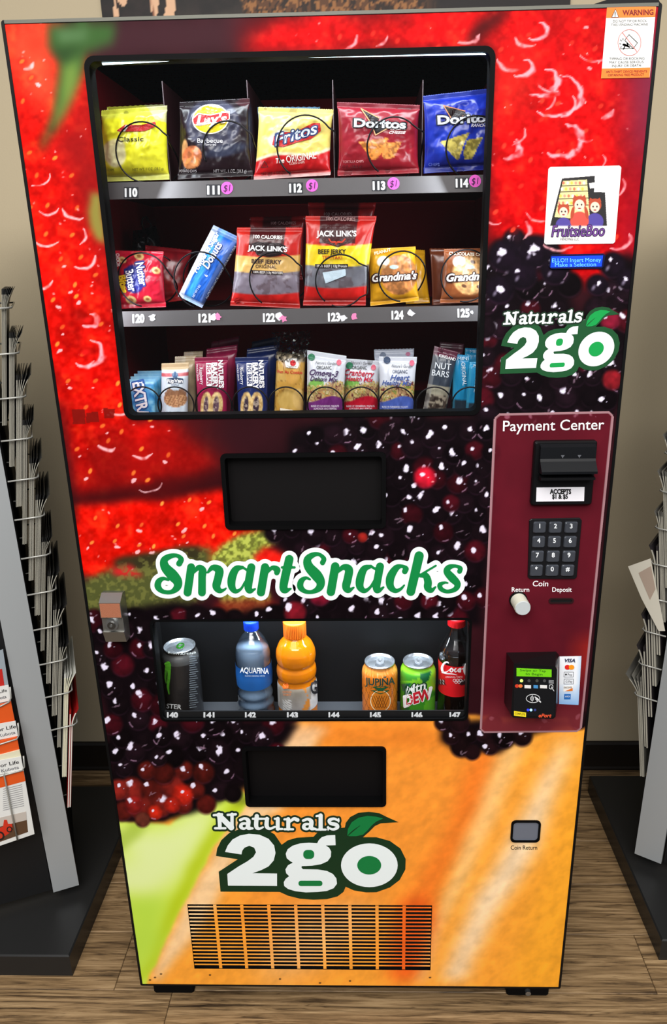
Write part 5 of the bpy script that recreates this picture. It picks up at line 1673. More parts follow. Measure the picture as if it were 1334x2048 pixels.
def chip(c, cx, cy, rx, ry, rot, col, seed=0):
    c.ell(cx, cy, rx, ry, col, rot, 0.1)
    n = fbm(c.X, c.Y, 7, seed, 2)
    co, si = math.cos(math.radians(rot)), math.sin(math.radians(rot))
    x = c.X - cx; y = c.Y - cy
    d = np.sqrt(((x * co + y * si) / rx) ** 2 + ((-x * si + y * co) / ry) ** 2)
    c.mix((d < 0.95) * np.clip((n - 0.5) * 5, 0, 1), np.array(col) * 0.72, 0.8)
    c.mix((d < 0.95) * np.clip((0.42 - n) * 5, 0, 1), np.clip(np.array(col) * 1.25, 0, 255), 0.7)


Y1 = 0.105
GP = 'chip bags on the top shelf'


# --- classic chips
def p_classic(c):
    c.fill((226, 222, 40)).mix(np.clip((0.16 - c.V) / 0.05, 0, 1), (206, 206, 90), 0.6)
    c.mix(np.clip((c.V - 0.3) / 0.7, 0, 1), (236, 232, 70), 0.4)
    c.poly([(285, 200), (345, 200), (345, 250), (310, 238)], (196, 190, 150), 0.8)
    c.ell(226, 300, 30, 22, (222, 212, 150), -40, 0.2); c.ell(232, 312, 22, 26, (234, 226, 170), 10, 0.2)
    c.mix(np.clip((c.V - 0.90) / 0.04, 0, 1), (206, 214, 150), 0.6)
    c.noise(0.10, 22, 3)


Pack('chip_bag', 'yellow bag of potato chips standing behind the front yellow bag on the top shelf', 'chip bag', [(214, 214), (333, 208), (336, 352), (204, 358)], Y1 + 0.072, 0.014, p_classic, GP, seed=12, nu=24, nv=28)
k = Pack('chip_bag', 'yellow bag of classic potato chips in front of slot 110 on the top shelf', 'chip bag', [(203, 221), (334, 211), (339, 359), (197, 364)], Y1, 0.019, p_classic, GP, seed=1, wr=0.0042)
k.shape([(232, 262), (250, 249), (282, 250), (311, 243), (312, 252), (290, 262), (262, 263), (240, 263)], (176, 34, 34), 'logo_band')
k.shape([(243, 262), (252, 250), (258, 250), (250, 263)], (236, 232, 226), 'logo_letter', 0.0014)
k.text('Classic', 261, 278, 9, (40, 36, 20), w=52, bold=0.01, rot=-1)
k.text('NET WT. 1 OZ. (28.3 g)', 296, 338, 5.5, (70, 66, 24), w=62, rot=-2); k.text('POTATO CHIPS', 212, 340, 5, (70, 66, 24), w=32, rot=-1)


# --- barbecue chips
def p_bbq(c):
    c.fill((32, 20, 26))
    c.ell(426, 248, 58, 54, (66, 66, 84), 0, 0.12)
    c.mix(np.clip((c.V - 0.55) / 0.2, 0, 1), (30, 16, 22), 0.9)
    c.ell(452, 300, 56, 16, (52, 56, 76), -12, 0.4)
    c.poly([(484, 196), (500, 196), (503, 222), (470, 206)], (78, 30, 36), 0.7)
    c.ell(370, 305, 7, 28, (206, 150, 100), 0, 0.15)
    chip(c, 384, 312, 20, 22, 20, (206, 116, 70), 4); chip(c, 384, 326, 18, 12, -20, (196, 122, 70), 5)
    c.noise(0.12, 20, 6)


k = Pack('chip_bag', 'dark purple bag of barbecue chips above number 111 on the top shelf', 'chip bag', [(359, 204), (499, 196), (506, 352), (355, 359)], Y1, 0.019, p_bbq, GP, seed=2, wr=0.0045)
k.shape(ell_pts(421, 238, 37, 30, 36, -6), (240, 236, 228), 'logo_rim', 0.0009)
k.shape(ell_pts(421, 238, 34.5, 27.5, 36, -6), (236, 206, 30), 'logo_disc', 0.0012)
k.shape([(384, 237), (396, 226), (420, 229), (446, 224), (459, 222), (460, 238), (448, 246), (426, 246), (400, 252), (386, 250)], (244, 240, 236), 'logo_rim', 0.0015)
k.shape([(386, 238), (397, 228), (420, 231), (446, 226), (457, 225), (458, 237), (447, 244), (426, 244), (400, 249), (388, 248)], (186, 28, 34), 'logo_band', 0.0018)
k.text("Lay's", 423, 238, 18, (244, 242, 240), w=62, shear=0.25, bold=0.035, rot=-4, lift=0.0022, name='logo_letters')
k.text('Barbecue', 420, 281, 9, (232, 230, 232), w=51, bold=0.01, rot=0); k.text('Flavored', 420, 288.5, 5, (222, 220, 222), w=24)
k.text('NET WT. 1 OZ. (28.3 g)', 460, 342, 6, (214, 210, 212), w=66, rot=0); k.text('POTATO CHIPS', 376, 342, 5.5, (206, 202, 204), w=34)


# --- corn chips
def p_fritos(c):
    c.fill((226, 204, 106)); c.mix(np.clip((0.15 - c.V) / 0.04, 0, 1), (206, 188, 104), 0.7)
    f = c.Y - (322 - (c.X - 512) * 0.16 - 6 * np.sin((c.X - 512) / 24))
    c.mix(np.clip((f + 6) / 3, 0, 1), (236, 226, 190)); c.mix(np.clip(f / 3, 0, 1), (196, 22, 26))
    c.ell(558, 276, 26, 18, (214, 222, 220), -30, 0.3, 0.8)
    c.mix(np.clip((c.V - 0.94) / 0.02, 0, 1), (226, 210, 206), 0.8)
    c.noise(0.10, 18, 2)


def p_blue(c):
    c.fill((120, 156, 190)); c.mix(np.clip((c.V - 0.6) / 0.1, 0, 1), (180, 50, 50), 0.8); c.noise(0.1, 16, 4)


Pack('chip_bag', 'pale blue edged chip bag half hidden behind the yellow and red corn chip bag', 'chip bag', [(515, 214), (640, 214), (650, 348), (516, 352)], Y1 + 0.072, 0.014, p_blue, GP, seed=13, nu=24, nv=28)
k = Pack('chip_bag', 'yellow and red bag of corn chips above number 112 on the top shelf', 'chip bag', [(517, 214), (667, 219), (661, 350), (507, 360)], Y1, 0.019, p_fritos, GP, seed=3, wr=0.0042)
FR = [(544, 290), (548, 272), (562, 264), (590, 264), (626, 246), (640, 246), (642, 262), (622, 278), (596, 284), (566, 294)]
k.shape(FR, (186, 34, 36), 'logo_band', 0.0010)
k.text('Fritos', 591, 268, 22, (40, 60, 110), w=92, shear=0.3, bold=0.02, ring=2.2, rot=-17, lift=0.0013, name='logo_letters')
k.text('Fritos', 591, 268, 22, (214, 226, 236), w=90, shear=0.3, bold=0.015, rot=-17, lift=0.0018, name='logo_letters')
k.text('The', 560, 321, 10, (246, 240, 232), w=17, shear=0.2, bold=0.02, rot=-4); k.text('ORIGINAL', 602, 314, 14, (246, 240, 232), w=60, bold=0.01, rot=-9)
k.text('CORN CHIPS', 594, 326, 4.5, (236, 226, 216), w=30, rot=-7); k.text('NET WT 1 OZ (28.3 g)', 552, 346, 6, (74, 10, 12), w=60, rot=-3)
k.strokes([[(522, 335, 1.2), (529, 322, 1.2)], [(529, 322, 1.2), (536, 334, 1.2)], [(522, 335, 1.2), (536, 334, 1.2)]], (60, 10, 12), name='triangle_mark')


# --- nacho tortilla chips
def tri(c, pts, col, seed):
    c.poly(pts, col); n = fbm(c.X, c.Y, 6, seed, 2)
    m = inpoly(c.X, c.Y, pts)
    c.mix(m * (n > 0.54), np.array(col) * 0.72, 0.8); c.mix(m * (n < 0.44), np.clip(np.array(col) * 1.2, 0, 255), 0.7)


def p_nacho(c):
    c.fill((142, 26, 42)); c.mix(np.clip((c.V - 0.4) / 0.5, 0, 1), (150, 24, 34), 0.6)
    c.ell(765, 300, 48, 26, (176, 50, 36), 0, 0.8, 0.6)
    tri(c, [(717, 284), (777, 275), (770, 298), (752, 320), (744, 320)], (214, 130, 56), 3); tri(c, [(770, 284), (803, 284), (788, 316), (766, 318), (764, 300)], (206, 130, 62), 4)
    c.mix(np.clip((0.07 - c.V) / 0.02, 0, 1), (120, 34, 46), 0.8); c.noise(0.10, 20, 7)


k = Pack('chip_bag', 'dark red bag of nacho tortilla chips above number 113 on the top shelf', 'chip bag', [(674, 204), (840, 210), (838, 346), (675, 352)], Y1, 0.019, p_nacho, GP, seed=4, wr=0.0042)
LOGO_T = lambda dx, dy, s: [(722 * 1.0 + dx, 218 + dy), (724 + dx + 4 * s, 218 + dy), (760 + dx, 234 + dy), (812 + dx, 244 + dy), (800 + dx, 250 + dy), (752 + dx, 271 + dy), (744 + dx, 262 + dy)]
k.shape([(722, 216), (760, 236), (756, 240), (744, 244)], (24, 18, 22), 'logo_flame', 0.0009)
k.strokes([[(722, 217, 2), (742, 246, 2)], [(722, 217, 2), (758, 236, 2)], [(746, 256, 2), (751, 270, 2)], [(751, 270, 2), (780, 254, 2)]], (236, 180, 130), name='logo_outline', lift=0.0013)
k.shape([(742, 240), (786, 244), (780, 254), (751, 269), (745, 255)], (20, 16, 20), 'logo_flame', 0.0008)
k.text('Doritos', 760, 247, 16, (20, 18, 24), w=106, bold=0.02, ring=2.2, rot=2, lift=0.0013, name='logo_letters'); k.text('Doritos', 760, 247, 16, (226, 232, 236), w=104, bold=0.035, rot=2, lift=0.0018, name='logo_letters')
k.text('NACHO', 797, 257, 5, (232, 220, 220), w=32, shear=0.3, bold=0.03); k.text('CHEESE', 795, 265, 5, (232, 220, 220), w=34, shear=0.3, bold=0.03)
k.text('TORTILLA CHIPS', 706, 323, 5, (214, 160, 160), w=42, rot=-2); k.text('1 OZ. (28.3 g)', 702, 333, 6, (70, 10, 20), w=44, rot=-2)


# --- ranch tortilla chips
def p_ranch(c):
    c.fill((22, 44, 160)); c.ell(916, 285, 60, 50, (30, 70, 200), 0, 0.9, 0.7); c.mix(np.clip((0.06 - c.V) / 0.02, 0, 1), (40, 56, 150))
    c.mix(np.clip((c.V - 0.8) / 0.2, 0, 1), (16, 28, 120), 0.7)
    tri(c, [(880, 284), (940, 264), (928, 288), (918, 318), (914, 320)], (196, 180, 90), 3); tri(c, [(934, 280), (966, 274), (944, 318), (930, 320), (926, 306)], (186, 174, 84), 5)
    c.noise(0.12, 20, 3)


k = Pack('chip_bag', 'blue bag of ranch tortilla chips above number 114 at the right of the top shelf', 'chip bag', [(846, 192), (1004, 174), (1002, 338), (847, 347)], Y1, 0.019, p_ranch, GP, seed=5, wr=0.0042)
k.shape([(886, 211), (896, 212), (928, 222), (934, 230), (912, 250), (900, 232)], (28, 18, 20), 'logo_flame', 0.0009)
k.strokes([[(887, 211, 2), (908, 246, 2)], [(887, 211, 2), (930, 222, 2)], [(908, 246, 2), (926, 232, 2)]], (220, 150, 110), name='logo_outline', lift=0.0013)
k.text('Doritos', 930, 237, 17, (16, 18, 40), w=112, bold=0.02, ring=2.2, rot=-3, lift=0.0013, name='logo_letters'); k.text('Doritos', 930, 237, 17, (222, 230, 240), w=110, bold=0.035, rot=-3, lift=0.0018, name='logo_letters')
k.text('COOL', 961, 243.5, 6, (222, 226, 240), w=23, shear=0.3, bold=0.03); k.text('RANCH', 957, 250.5, 6, (222, 226, 240), w=30, shear=0.3, bold=0.03)
k.text('CHIPS', 868, 329, 6, (110, 130, 210), w=22)

# ---------------------------------------------------------------- second shelf
Y2 = 0.105
G2 = 'snack packs on the middle shelf'


def p_nutter(c):
    c.fill((186, 24, 48)); c.noise(0.14, 22, 5)
    for (x, y, r) in ((278, 512, 11), (245, 520, 9), (312, 541, 10), (262, 600, 12), (295, 598, 9)):
        c.ell(x, y, r, r * 0.75, (206, 170, 110), 20, 0.15); c.ell(x, y, r * 0.5, r * 0.35, (140, 90, 50), 20, 0.3)
    c.ell(268, 558, 22, 31, (40, 44, 130), -10, 0.15)
    c.ell(238, 560, 9, 22, (60, 40, 40), -10, 0.3, 0.5)


def p_red(c):
    c.fill((118, 16, 26)).mix((c.V > 0.5) * 1.0, (150, 26, 24), 0.6); c.noise(0.4, 16, 8)


Pack('cookie_bag', 'dark red snack bag half hidden behind the red peanut cookie bag on the middle shelf', 'snack bag', [(284, 490), (378, 500), (372, 600), (290, 610)], Y2 + 0.072, 0.015, p_red, G2, seed=15, nu=24, nv=28, lean=0.2)
k = Pack('cookie_bag', 'red bag of peanut butter cookie bites above number 120 on the middle shelf', 'snack bag', [(225, 501), (327, 503), (332, 614), (228, 618)], Y2, 0.018, p_nutter, G2, seed=6, seal=(0.05, 0.08), wr=0.0032)
for t, x, y, h, w in (('Nutter', 283, 548, 16, 46), ('Butter', 262, 561, 16, 44)):
    k.text(t, x, y, h, (30, 34, 110), w=w + 3, bold=0.02, ring=2.2, rot=80, lift=0.0013, name='logo_letters'); k.text(t, x, y, h, (240, 240, 244), w=w, bold=0.02, rot=80, lift=0.0018, name='logo_letters')
k.text('Bites', 247, 568, 14, (240, 206, 40), w=36, bold=0.05, rot=80, lift=0.0016)
k.text('CHOICES', 236, 520, 7, (226, 226, 226), w=26, bold=0.02, rot=86)


# black crumpled pouch with a hanging loop
def p_blk(c):
    c.fill((20, 19, 20)); c.noise(0.5, 12, 4)


k = Pack('black_pouch', 'crumpled black plastic pouch with a thin loop behind the red cookie bag', 'pouch', [(266, 462), (312, 452), (340, 545), (262, 545)], Y2 + 0.150, 0.022, p_blk, None, seed=16, nu=30, nv=30, wr=0.009, seal=(0.02, 0.02))
lp = [(288, 462), (284, 448), (285, 437), (292, 433), (299, 444), (304, 452), (299, 456), (301, 468)]
MB().tube([at(x, y, Y2 + 0.136) for x, y in lp], 0.0016, 6).build('hanging_loop', mc((16, 15, 16), 0.35), k.root, True)


# powdered donuts: a long wrapped tray
def p_donut(c):
    U, V = c.U, c.V
    c.fill((34, 92, 186))
    c.mix(np.clip((0.22 - U) / 0.03, 0, 1), (212, 218, 232)); c.mix(np.clip((U - 0.80) / 0.03, 0, 1), (90, 120, 190), 0.9)
    c.mix(np.clip((U - 0.24) / 0.1, 0, 1) * np.clip((0.55 - U) / 0.1, 0, 1), (70, 176, 226), 0.8)
    for kk in range(6):
        c.mix(np.clip(1 - np.hypot((U - 0.10) / 0.13, (V - 0.12 - kk * 0.15) / 0.075), 0, 1) * 2 > 0.6, (238, 240, 246), 0.8)
    c.mix((V > 0.94) * 1.0, (196, 206, 226), 0.7); c.mix((V < 0.07) * 1.0, (150, 170, 206), 0.6)
    c.noise(0.12, 12, 3)


k = Pack('donut_pack', 'blue wrapped tray of powdered sugar donuts leaning diagonally above number 121', 'donut pack', [(427, 450), (482, 476), (404, 616), (356, 592)], Y2 + 0.012, 0.017, p_donut, G2, seed=7, seal=(0.05, 0.04), power=7, wr=0.0016, pinch=0.0)
k.text('Powdered Sugar', 412, 504, 10, (244, 246, 250), w=92, bold=0.03, rot=-60, shear=0.2, lift=0.0014)
k.text('Donuts', 424, 510, 15, (20, 40, 120), w=60, bold=0.06, rot=-60, shear=0.2, lift=0.0013); k.text('Donuts', 424, 510, 15, (244, 246, 250), w=58, bold=0.02, rot=-60, shear=0.2, lift=0.0018)
k.text('NET WT 3 OZ', 393, 582, 4.5, (222, 230, 244), w=28, rot=-60); k.text('6', 412, 551, 7, (236, 240, 248), rot=-60)
k.text('NUTRITION FACTS INGREDIENTS SUGAR FLOUR', 442, 544, 4, (220, 226, 240), w=120, rot=-61)


# beef jerky
def jerky(band, top):
    def f(c):
        b = 516 if band == 0 else 489
        c.fill((176, 28, 22))
        y0, y1, y2, y3 = (492, 520, 545, 583) if band == 0 else (487, 489, 530, 573)
        cur = 5 * np.cos((c.U - 0.5) * 3)
        c.mix(np.clip((0.24 - c.U) * 20, 0, 1) * (c.Y < y0 + 20), (186, 40, 28), 0.5)
        bandc = (206, 164, 92) if band == 0 else (226, 196, 30)
        yy = c.Y - cur
        c.mix(np.clip((yy - (508 if band == 0 else 486)) / 2, 0, 1), bandc)
        c.mix(np.clip((yy - (541 if band == 0 else 528)) / 2, 0, 1), (122, 112, 124) if band == 0 else (104, 104, 112))
        c.mix(np.clip((yy - (583 if band == 0 else 570)) / 3, 0, 1), (190, 24, 20))
        c.mix(np.clip((yy - (604 if band == 0 else 590)) / 3, 0, 1), (150, 30, 26), 0.7)
        m = (yy > (541 if band == 0 else 528)) & (yy < (583 if band == 0 else 570))
        c.mix(m * (fbm(c.X, c.Y, 14, 7) > 0.55), (70, 50, 54), 0.4)
        c.mix((c.V < 0.3) * (np.abs(c.U - 0.48) < 0.27), (46, 14, 18), 0.85)
        c.noise(0.10, 16, 3)
    return f


def p_jdark(c):
    c.fill((120, 16, 18)); c.mix((np.abs(c.U - 0.5) < 0.27) * (c.V < 0.3), (40, 14, 16), 0.85); c.noise(0.2, 16, 3)


k = Pack('jerky_bag', 'red jerky bag showing its dark top behind the original jerky bag above number 122', 'jerky bag', [(500, 434), (610, 432), (606, 560), (490, 560)], Y2 + 0.072, 0.010, p_jdark, G2, seed=17, nu=24, nv=28)
k.text('100 CALORIES', 567, 446, 5.5, (150, 110, 110), w=50)
k = Pack('jerky_bag', 'red bag of original beef jerky with tan band above number 122', 'jerky bag', [(474, 455), (605, 455), (600, 617), (460, 611)], Y2, 0.014, jerky(0, 0), G2, seed=8, seal=(0.06, 0.05), wr=0.003)
k.text('100 CALORIES', 536, 474, 7, (236, 230, 226), w=58, bold=0.02, rot=2)
k.shape([(502, 488), (512, 484), (560, 486), (572, 492), (562, 510), (540, 514), (514, 510)], (30, 14, 18), 'logo_plate', 0.0009)
k.text("JACK LINK'S", 535, 497, 10, (244, 242, 240), w=79, bold=0.03, rot=3, lift=0.0016, name='logo_letters')
k.text('BEEF JERKY', 533, 523, 8, (50, 26, 18), w=60, bold=0.03, rot=2); k.text('ORIGINAL', 532, 533, 6.5, (60, 34, 22), w=42, bold=0.01, rot=2)
k.shape([(503, 540), (566, 543), (566, 550), (503, 547)], (40, 22, 24), 'print', 0.0010); k.text('100% BEEF | 13g PROTEIN', 536, 545, 4.5, (232, 226, 220), w=58, rot=2.5, lift=0.0014)
k.shape(ell_pts(474, 601, 6, 6, 18), (150, 16, 16), 'print', 0.0010)
k = Pack('jerky_bag', 'dark red jerky bag standing behind the yellow banded jerky bag above number 123', 'jerky bag', [(616, 405), (752, 405), (735, 560), (616, 560)], Y2 + 0.072, 0.010, p_jdark, G2, seed=18, nu=24, nv=28)
k.text('100 CALORIES', 676, 428, 6, (120, 96, 96), w=56)
k = Pack('jerky_bag', 'red bag of teriyaki beef jerky with bright yellow band above number 123', 'jerky bag', [(611, 432), (753, 432), (731, 611), (606, 611)], Y2, 0.014, jerky(1, 0), G2, seed=9, seal=(0.06, 0.05), wr=0.003)
k.text('100 CALORIES', 682, 438, 6.5, (170, 130, 126), w=58, bold=0.01, rot=1)
k.shape([(640, 452), (676, 447), (708, 452), (708, 472), (702, 484), (676, 494), (646, 484), (640, 472)], (60, 24, 26), 'logo_plate', 0.0009)
k.strokes([[(658, 478, 2.5), (663, 484, 3), (670, 484, 4), (672, 488, 3)], [(690, 478, 2.5), (684, 484, 3), (676, 484, 4), (672, 488, 3)]], (190, 60, 40), name='bull_mark')
k.text("JACK LINK'S", 673, 467, 11, (236, 228, 224), w=80, bold=0.03, rot=0, lift=0.0016, name='logo_letters')
k.text('BEEF JERKY', 664, 503, 9, (44, 30, 14), w=56, bold=0.03); k.text('TERIYAKI', 664, 515, 7.5, (190, 60, 30), w=40, bold=0.01)
k.shape([(630, 528), (696, 528), (696, 536), (630, 536)], (36, 24, 26), 'print', 0.0010); k.text('100% BEEF | 13g Protein', 664, 532, 5, (232, 226, 220), w=60, lift=0.0014)
k.shape([(645, 545), (691, 538), (692, 551), (651, 567)], (186, 204, 216), 'white_sticker', 0.0014)


def grandma(base, cookie, dark):
    def f(c):
        x0 = 786 if base[0] > 200 else 938
        c.fill(base)
        c.ell(x0 + 4, 545, 44, 47, np.array(base) * 0.9, 0, 0.1)
        chip(c, x0 + 12 if base[0] > 200 else x0 + 2, 550, 38, 42, 0, cookie, 4)
        if dark:
            for (a, b) in ((-22, -20), (8, -26), (22, 4), (-10, 22), (20, 24), (-26, 12)): c.ell(x0 + a, 550 + b, 6, 4, (84, 52, 34), 20, 0.3)
        c.ell(x0 - 20, 523, 14, 12, (236, 232, 226), -20, 0.2); c.ell(x0 - 20, 533, 7, 5, (200, 160, 110), 0, 0.3)
        c.ell(x0 + 2, 534, 10, 4.5, (170, 206, 206), 0, 0.2)
        c.noise(0.10, 14, 2)
    return f


GY = (222, 160, 26); GB = (136, 74, 38)
Pack('cookie_pack', 'yellow edged cookie pack half hidden behind the peanut butter cookie pack above number 124', 'cookie pack', [(800, 497), (852, 500), (860, 606), (812, 608)], Y2 + 0.084, 0.010, grandma(GY, (186, 112, 60), 0), G2, seed=19, nu=24, nv=28, lean=0.3)
k = Pack('cookie_pack', 'yellow pack of peanut butter cookies above number 124 on the middle shelf', 'cookie pack', [(735, 498), (831, 493), (838, 601), (741, 612)], Y2 + 0.022, 0.015, grandma(GY, (196, 126, 70), 0), G2, seed=10, seal=(0.06, 0.07))
k.text('PEANUT', 765, 503, 6, (246, 236, 200), w=34, bold=0.03, rot=-14)
k.text("Grandma's", 789, 553, 15, (60, 30, 22), w=92, bold=0.02, ring=2.2, shear=0.3, rot=-4, lift=0.0014, name='logo_letters'); k.text("Grandma's", 789, 553, 15, (246, 242, 236), w=90, bold=0.03, shear=0.3, rot=-4, lift=0.0019, name='logo_letters')
Pack('cookie_pack', 'brown cookie pack half hidden behind the chocolate chip cookie pack above number 125', 'cookie pack', [(859, 497), (950, 497), (948, 606), (864, 610)], Y2 + 0.072, 0.010, grandma((106, 52, 30), (120, 70, 44), 1), G2, seed=20, nu=24, nv=28)
k = Pack('cookie_pack', 'brown pack of chocolate chip cookies above number 125 on the middle shelf', 'cookie pack', [(888, 498), (990, 496), (988, 604), (880, 606)], Y2, 0.015, grandma(GB, (206, 156, 100), 1), G2, seed=11, seal=(0.06, 0.07))
k.text('CHOCOLATE CHIP', 934, 508, 6, (246, 236, 214), w=72, bold=0.03, rot=2)
k.text("Grandma's", 940, 553, 15, (50, 26, 20), w=96, bold=0.02, ring=2.2, shear=0.3, rot=-3, lift=0.0014, name='logo_letters'); k.text("Grandma's", 940, 553, 15, (246, 242, 236), w=94, bold=0.03, shear=0.3, rot=-3, lift=0.0019, name='logo_letters')

# ---------------------------------------------------------------- third shelf
Y3 = 0.105
ZT3 = 1.2535
G3 = 'bars and mixes on the lowest shelf'
BOT = 868


def p_gum(c):
    c.fill((70, 158, 214)); n = fbm(c.X, c.Y, 12, 5)
    c.mix(np.clip((n - 0.5) * 6, 0, 1), (150, 214, 240), 0.8); c.mix(np.clip((0.42 - n) * 6, 0, 1), (30, 110, 186), 0.7)
    c.mix(np.clip((0.05 - c.V) / 0.02, 0, 1), (190, 226, 240), 0.6)


for i in range(4, -1, -1):
    lab = ['front blue chewing gum pack with large white letters at the left of the lowest shelf', 'second blue chewing gum pack right behind the front gum pack', 'third blue chewing gum pack counted from the front of the gum row', 'fourth blue chewing gum pack counted from the front of the gum row', 'rearmost blue chewing gum pack of the gum row on the lowest shelf'][i]
    dx = i * 10; dy = -i * 5.5
    k = Pack('gum_pack', lab, 'gum', [(247 + dx * 0.7, 764 + dy), (309 + dx * 0.6, 763 + dy), (313 + dx * 0.6, BOT), (254 + dx * 0.7, BOT)], Y3 + 0.002 + i * 0.017, 0.005, p_gum, 'chewing gum packs on the lowest shelf', seed=21 + i, nu=26 if i == 0 else 12, nv=34 if i == 0 else 14, seal=(0.0, 0.0), wr=0.0005, power=14, pinch=0, jag=0, zmin=ZT3)
    if i == 0:
        k.text('EXTRA', 282, 800, 22, (30, 90, 170), w=78, bold=0.02, ring=2.2, rot=80, shear=-0.1, lift=0.0013, name='logo_letters'); k.text('EXTRA', 282, 800, 22, (238, 246, 250), w=76, bold=0.03, rot=80, shear=-0.1, lift=0.0018, name='logo_letters')


def p_wafel(c):
    c.fill((206, 220, 232)); c.mix(np.clip((0.10 - c.V) / 0.02, 0, 1), (196, 160, 110), 0.8); c.mix((np.abs(c.V - 0.15) < 0.022) * 1.0, (190, 60, 66), 0.8)
    c.ell(351, 798, 24, 17, (150, 104, 72), 0, 0.08)
    m = np.hypot((c.X - 351) / 24, (c.Y - 798) / 17) < 1
    g = ((np.mod(c.X + c.Y * 0.6, 6) < 1.6) | (np.mod(c.Y - c.X * 0.25, 5) < 1.4))
    c.mix(m & g, (206, 160, 116), 0.9)
    c.poly([(329, 786), (338, 776), (350, 783), (364, 776), (374, 787), (372, 790), (330, 790)], (150, 106, 76), 0.9)
    c.ell(350, 750, 6.5, 6.5, (40, 84, 130), 0, 0.1)


def p_gold(c):
    c.fill((170, 150, 120)); c.mix((c.U < 0.5) * 1.0, (196, 186, 170), 0.5); c.noise(0.2, 12, 3)


for i in (2, 1):
    Pack('wafer_pack', ['', 'second wafer pack with gold top right behind the front wafer pack', 'rearmost wafer pack with dull gold top on the lowest shelf'][i], 'wafer pack', [(332 + i * 18, 722 - i * 9), (378 + i * 14, 720 - i * 9), (386 + i * 7, BOT), (336 + i * 10, BOT)], Y3 + i * 0.036, 0.009, p_gold, G3, seed=30 + i, nu=20, nv=30, zmin=ZT3)
k = Pack('wafer_pack', 'pale blue wafer pack with round waffle picture second from left on lowest shelf', 'wafer pack', [(323, 727), (378, 725), (376, BOT), (319, BOT)], Y3, 0.011, p_wafel, G3, seed=32, nu=40, nv=60, seal=(0.07, 0.0), zmin=ZT3)
k.shape([(333, 757), (351, 755), (367, 757), (365, 767), (351, 765), (335, 767)], (40, 60, 90), 'logo_plate', 0.0010)
k.text('RipVan', 350, 761.5, 7, (240, 240, 240), w=31, bold=0.03, lift=0.0014); k.text('WAFELS', 350, 770, 3.5, (60, 70, 90), w=16); k.text('2-PACK WAFERS', 345, 825, 4.5, (110, 120, 136), w=32)


def figbar(base, dark, x0):
    def f(c):
        c.fill(base); c.mix(np.clip((0.06 - c.V) / 0.02, 0, 1), np.array(base) * 0.8, 0.8)
        for (x, w) in ((x0, 12), (x0 + 20, 15)):
            c.ell(x, 812, w * 0.95, 30, (226, 196, 136), 6, 0.1)
            c.mix((np.hypot((c.X - x) / (w * 0.95), (c.Y - 812) / 30) < 0.95) & (fbm(c.X, c.Y, 5, 3, 2) > 0.56), (190, 150, 90), 0.7)
            c.ell(x, 812, w * 0.45, 22, dark, 4, 0.25)
            c.mix((np.hypot((c.X - x) / (w * 0.45), (c.Y - 812) / 22) < 0.9) & (fbm(c.X, c.Y, 4, 6, 2) > 0.6), (226, 210, 180), 0.6)
        c.noise(0.08, 14, 2)
    return f


RA, BLU = (150, 26, 70), (24, 40, 96)
for base, x, fl, dk, nmx in ((RA, 412, 'Raspberry', (96, 70, 84), 'raspberry'), (BLU, 492, 'Blueberry', (60, 44, 60), 'blueberry')):
    dx0 = 389 if base is RA else 470
    for i in (2, 1):
        d = np.array(base) * (0.62 if i == 2 else 0.8)
        Pack('fig_bar', '%s %s fig bar behind the front one on the lowest shelf' % (['', 'second', 'rearmost'][i], nmx), 'fig bar', [(dx0 + 14 + i * 10, 712 - i * 14), (dx0 + 82 + i * 4, 706 - i * 17), (dx0 + 76, BOT), (dx0 + 16, BOT)], Y3 + i * 0.045, 0.010,
             (lambda d_: (lambda c: c.fill(d_).noise(0.2, 14, 3)))(d), G3, seed=34 + i + (base is BLU) * 3, nu=20, nv=30, zmin=ZT3)
    k = Pack('fig_bar', 'front %s fig bar in %s wrapper on the lowest shelf' % (nmx, 'crimson' if base is RA else 'navy'), 'fig bar', [(dx0, 715), (dx0 + 67, 713), (dx0 + 66, BOT), (dx0 + 8, BOT)], Y3, 0.012, figbar(base, dk, x), G3, seed=40 + (base is BLU), nu=64, nv=90, seal=(0.06, 0.0), zmin=ZT3)
    W = (238, 236, 238)
    k.text("NATURE'S", dx0 + 53, 748, 9, W, w=56, bold=0.05, rot=88); k.text('BAKERY', dx0 + 41, 752, 10, W, w=54, bold=0.05, rot=88)
    k.shape([(dx0 + 23, 726), (dx0 + 34, 726), (dx0 + 35, 772), (dx0 + 24, 772)], W, 'white_print', 0.0010)
    k.text('FIG BAR', dx0 + 29, 749, 8, base, w=40, bold=0.02, rot=88, lift=0.0014); k.text(fl, dx0 + 14, 752, 7, W, w=34, rot=86); k.text('WHOLE GRAIN', dx0 + 6, 745, 3.5, W, w=34, rot=86)


# cookies in clear crackly wrap
def p_cook(c):
    c.fill((190, 144, 62)); n = fbm(c.X, c.Y, 16, 4)
    c.mix((n > 0.52) * 1.0, (206, 170, 96), 0.6); c.mix(np.abs(n - 0.5) < 0.02, (120, 78, 30), 0.6)
    c.ell(585, 750, 16, 20, (206, 156, 74), 0, 0.15); c.ell(575, 800, 22, 20, (196, 160, 84), 0, 0.15); c.ell(598, 798, 14, 22, (206, 170, 100), 0, 0.15)
    c.mix((c.V < 0.10) * 1.0, (150, 140, 124), 0.8)


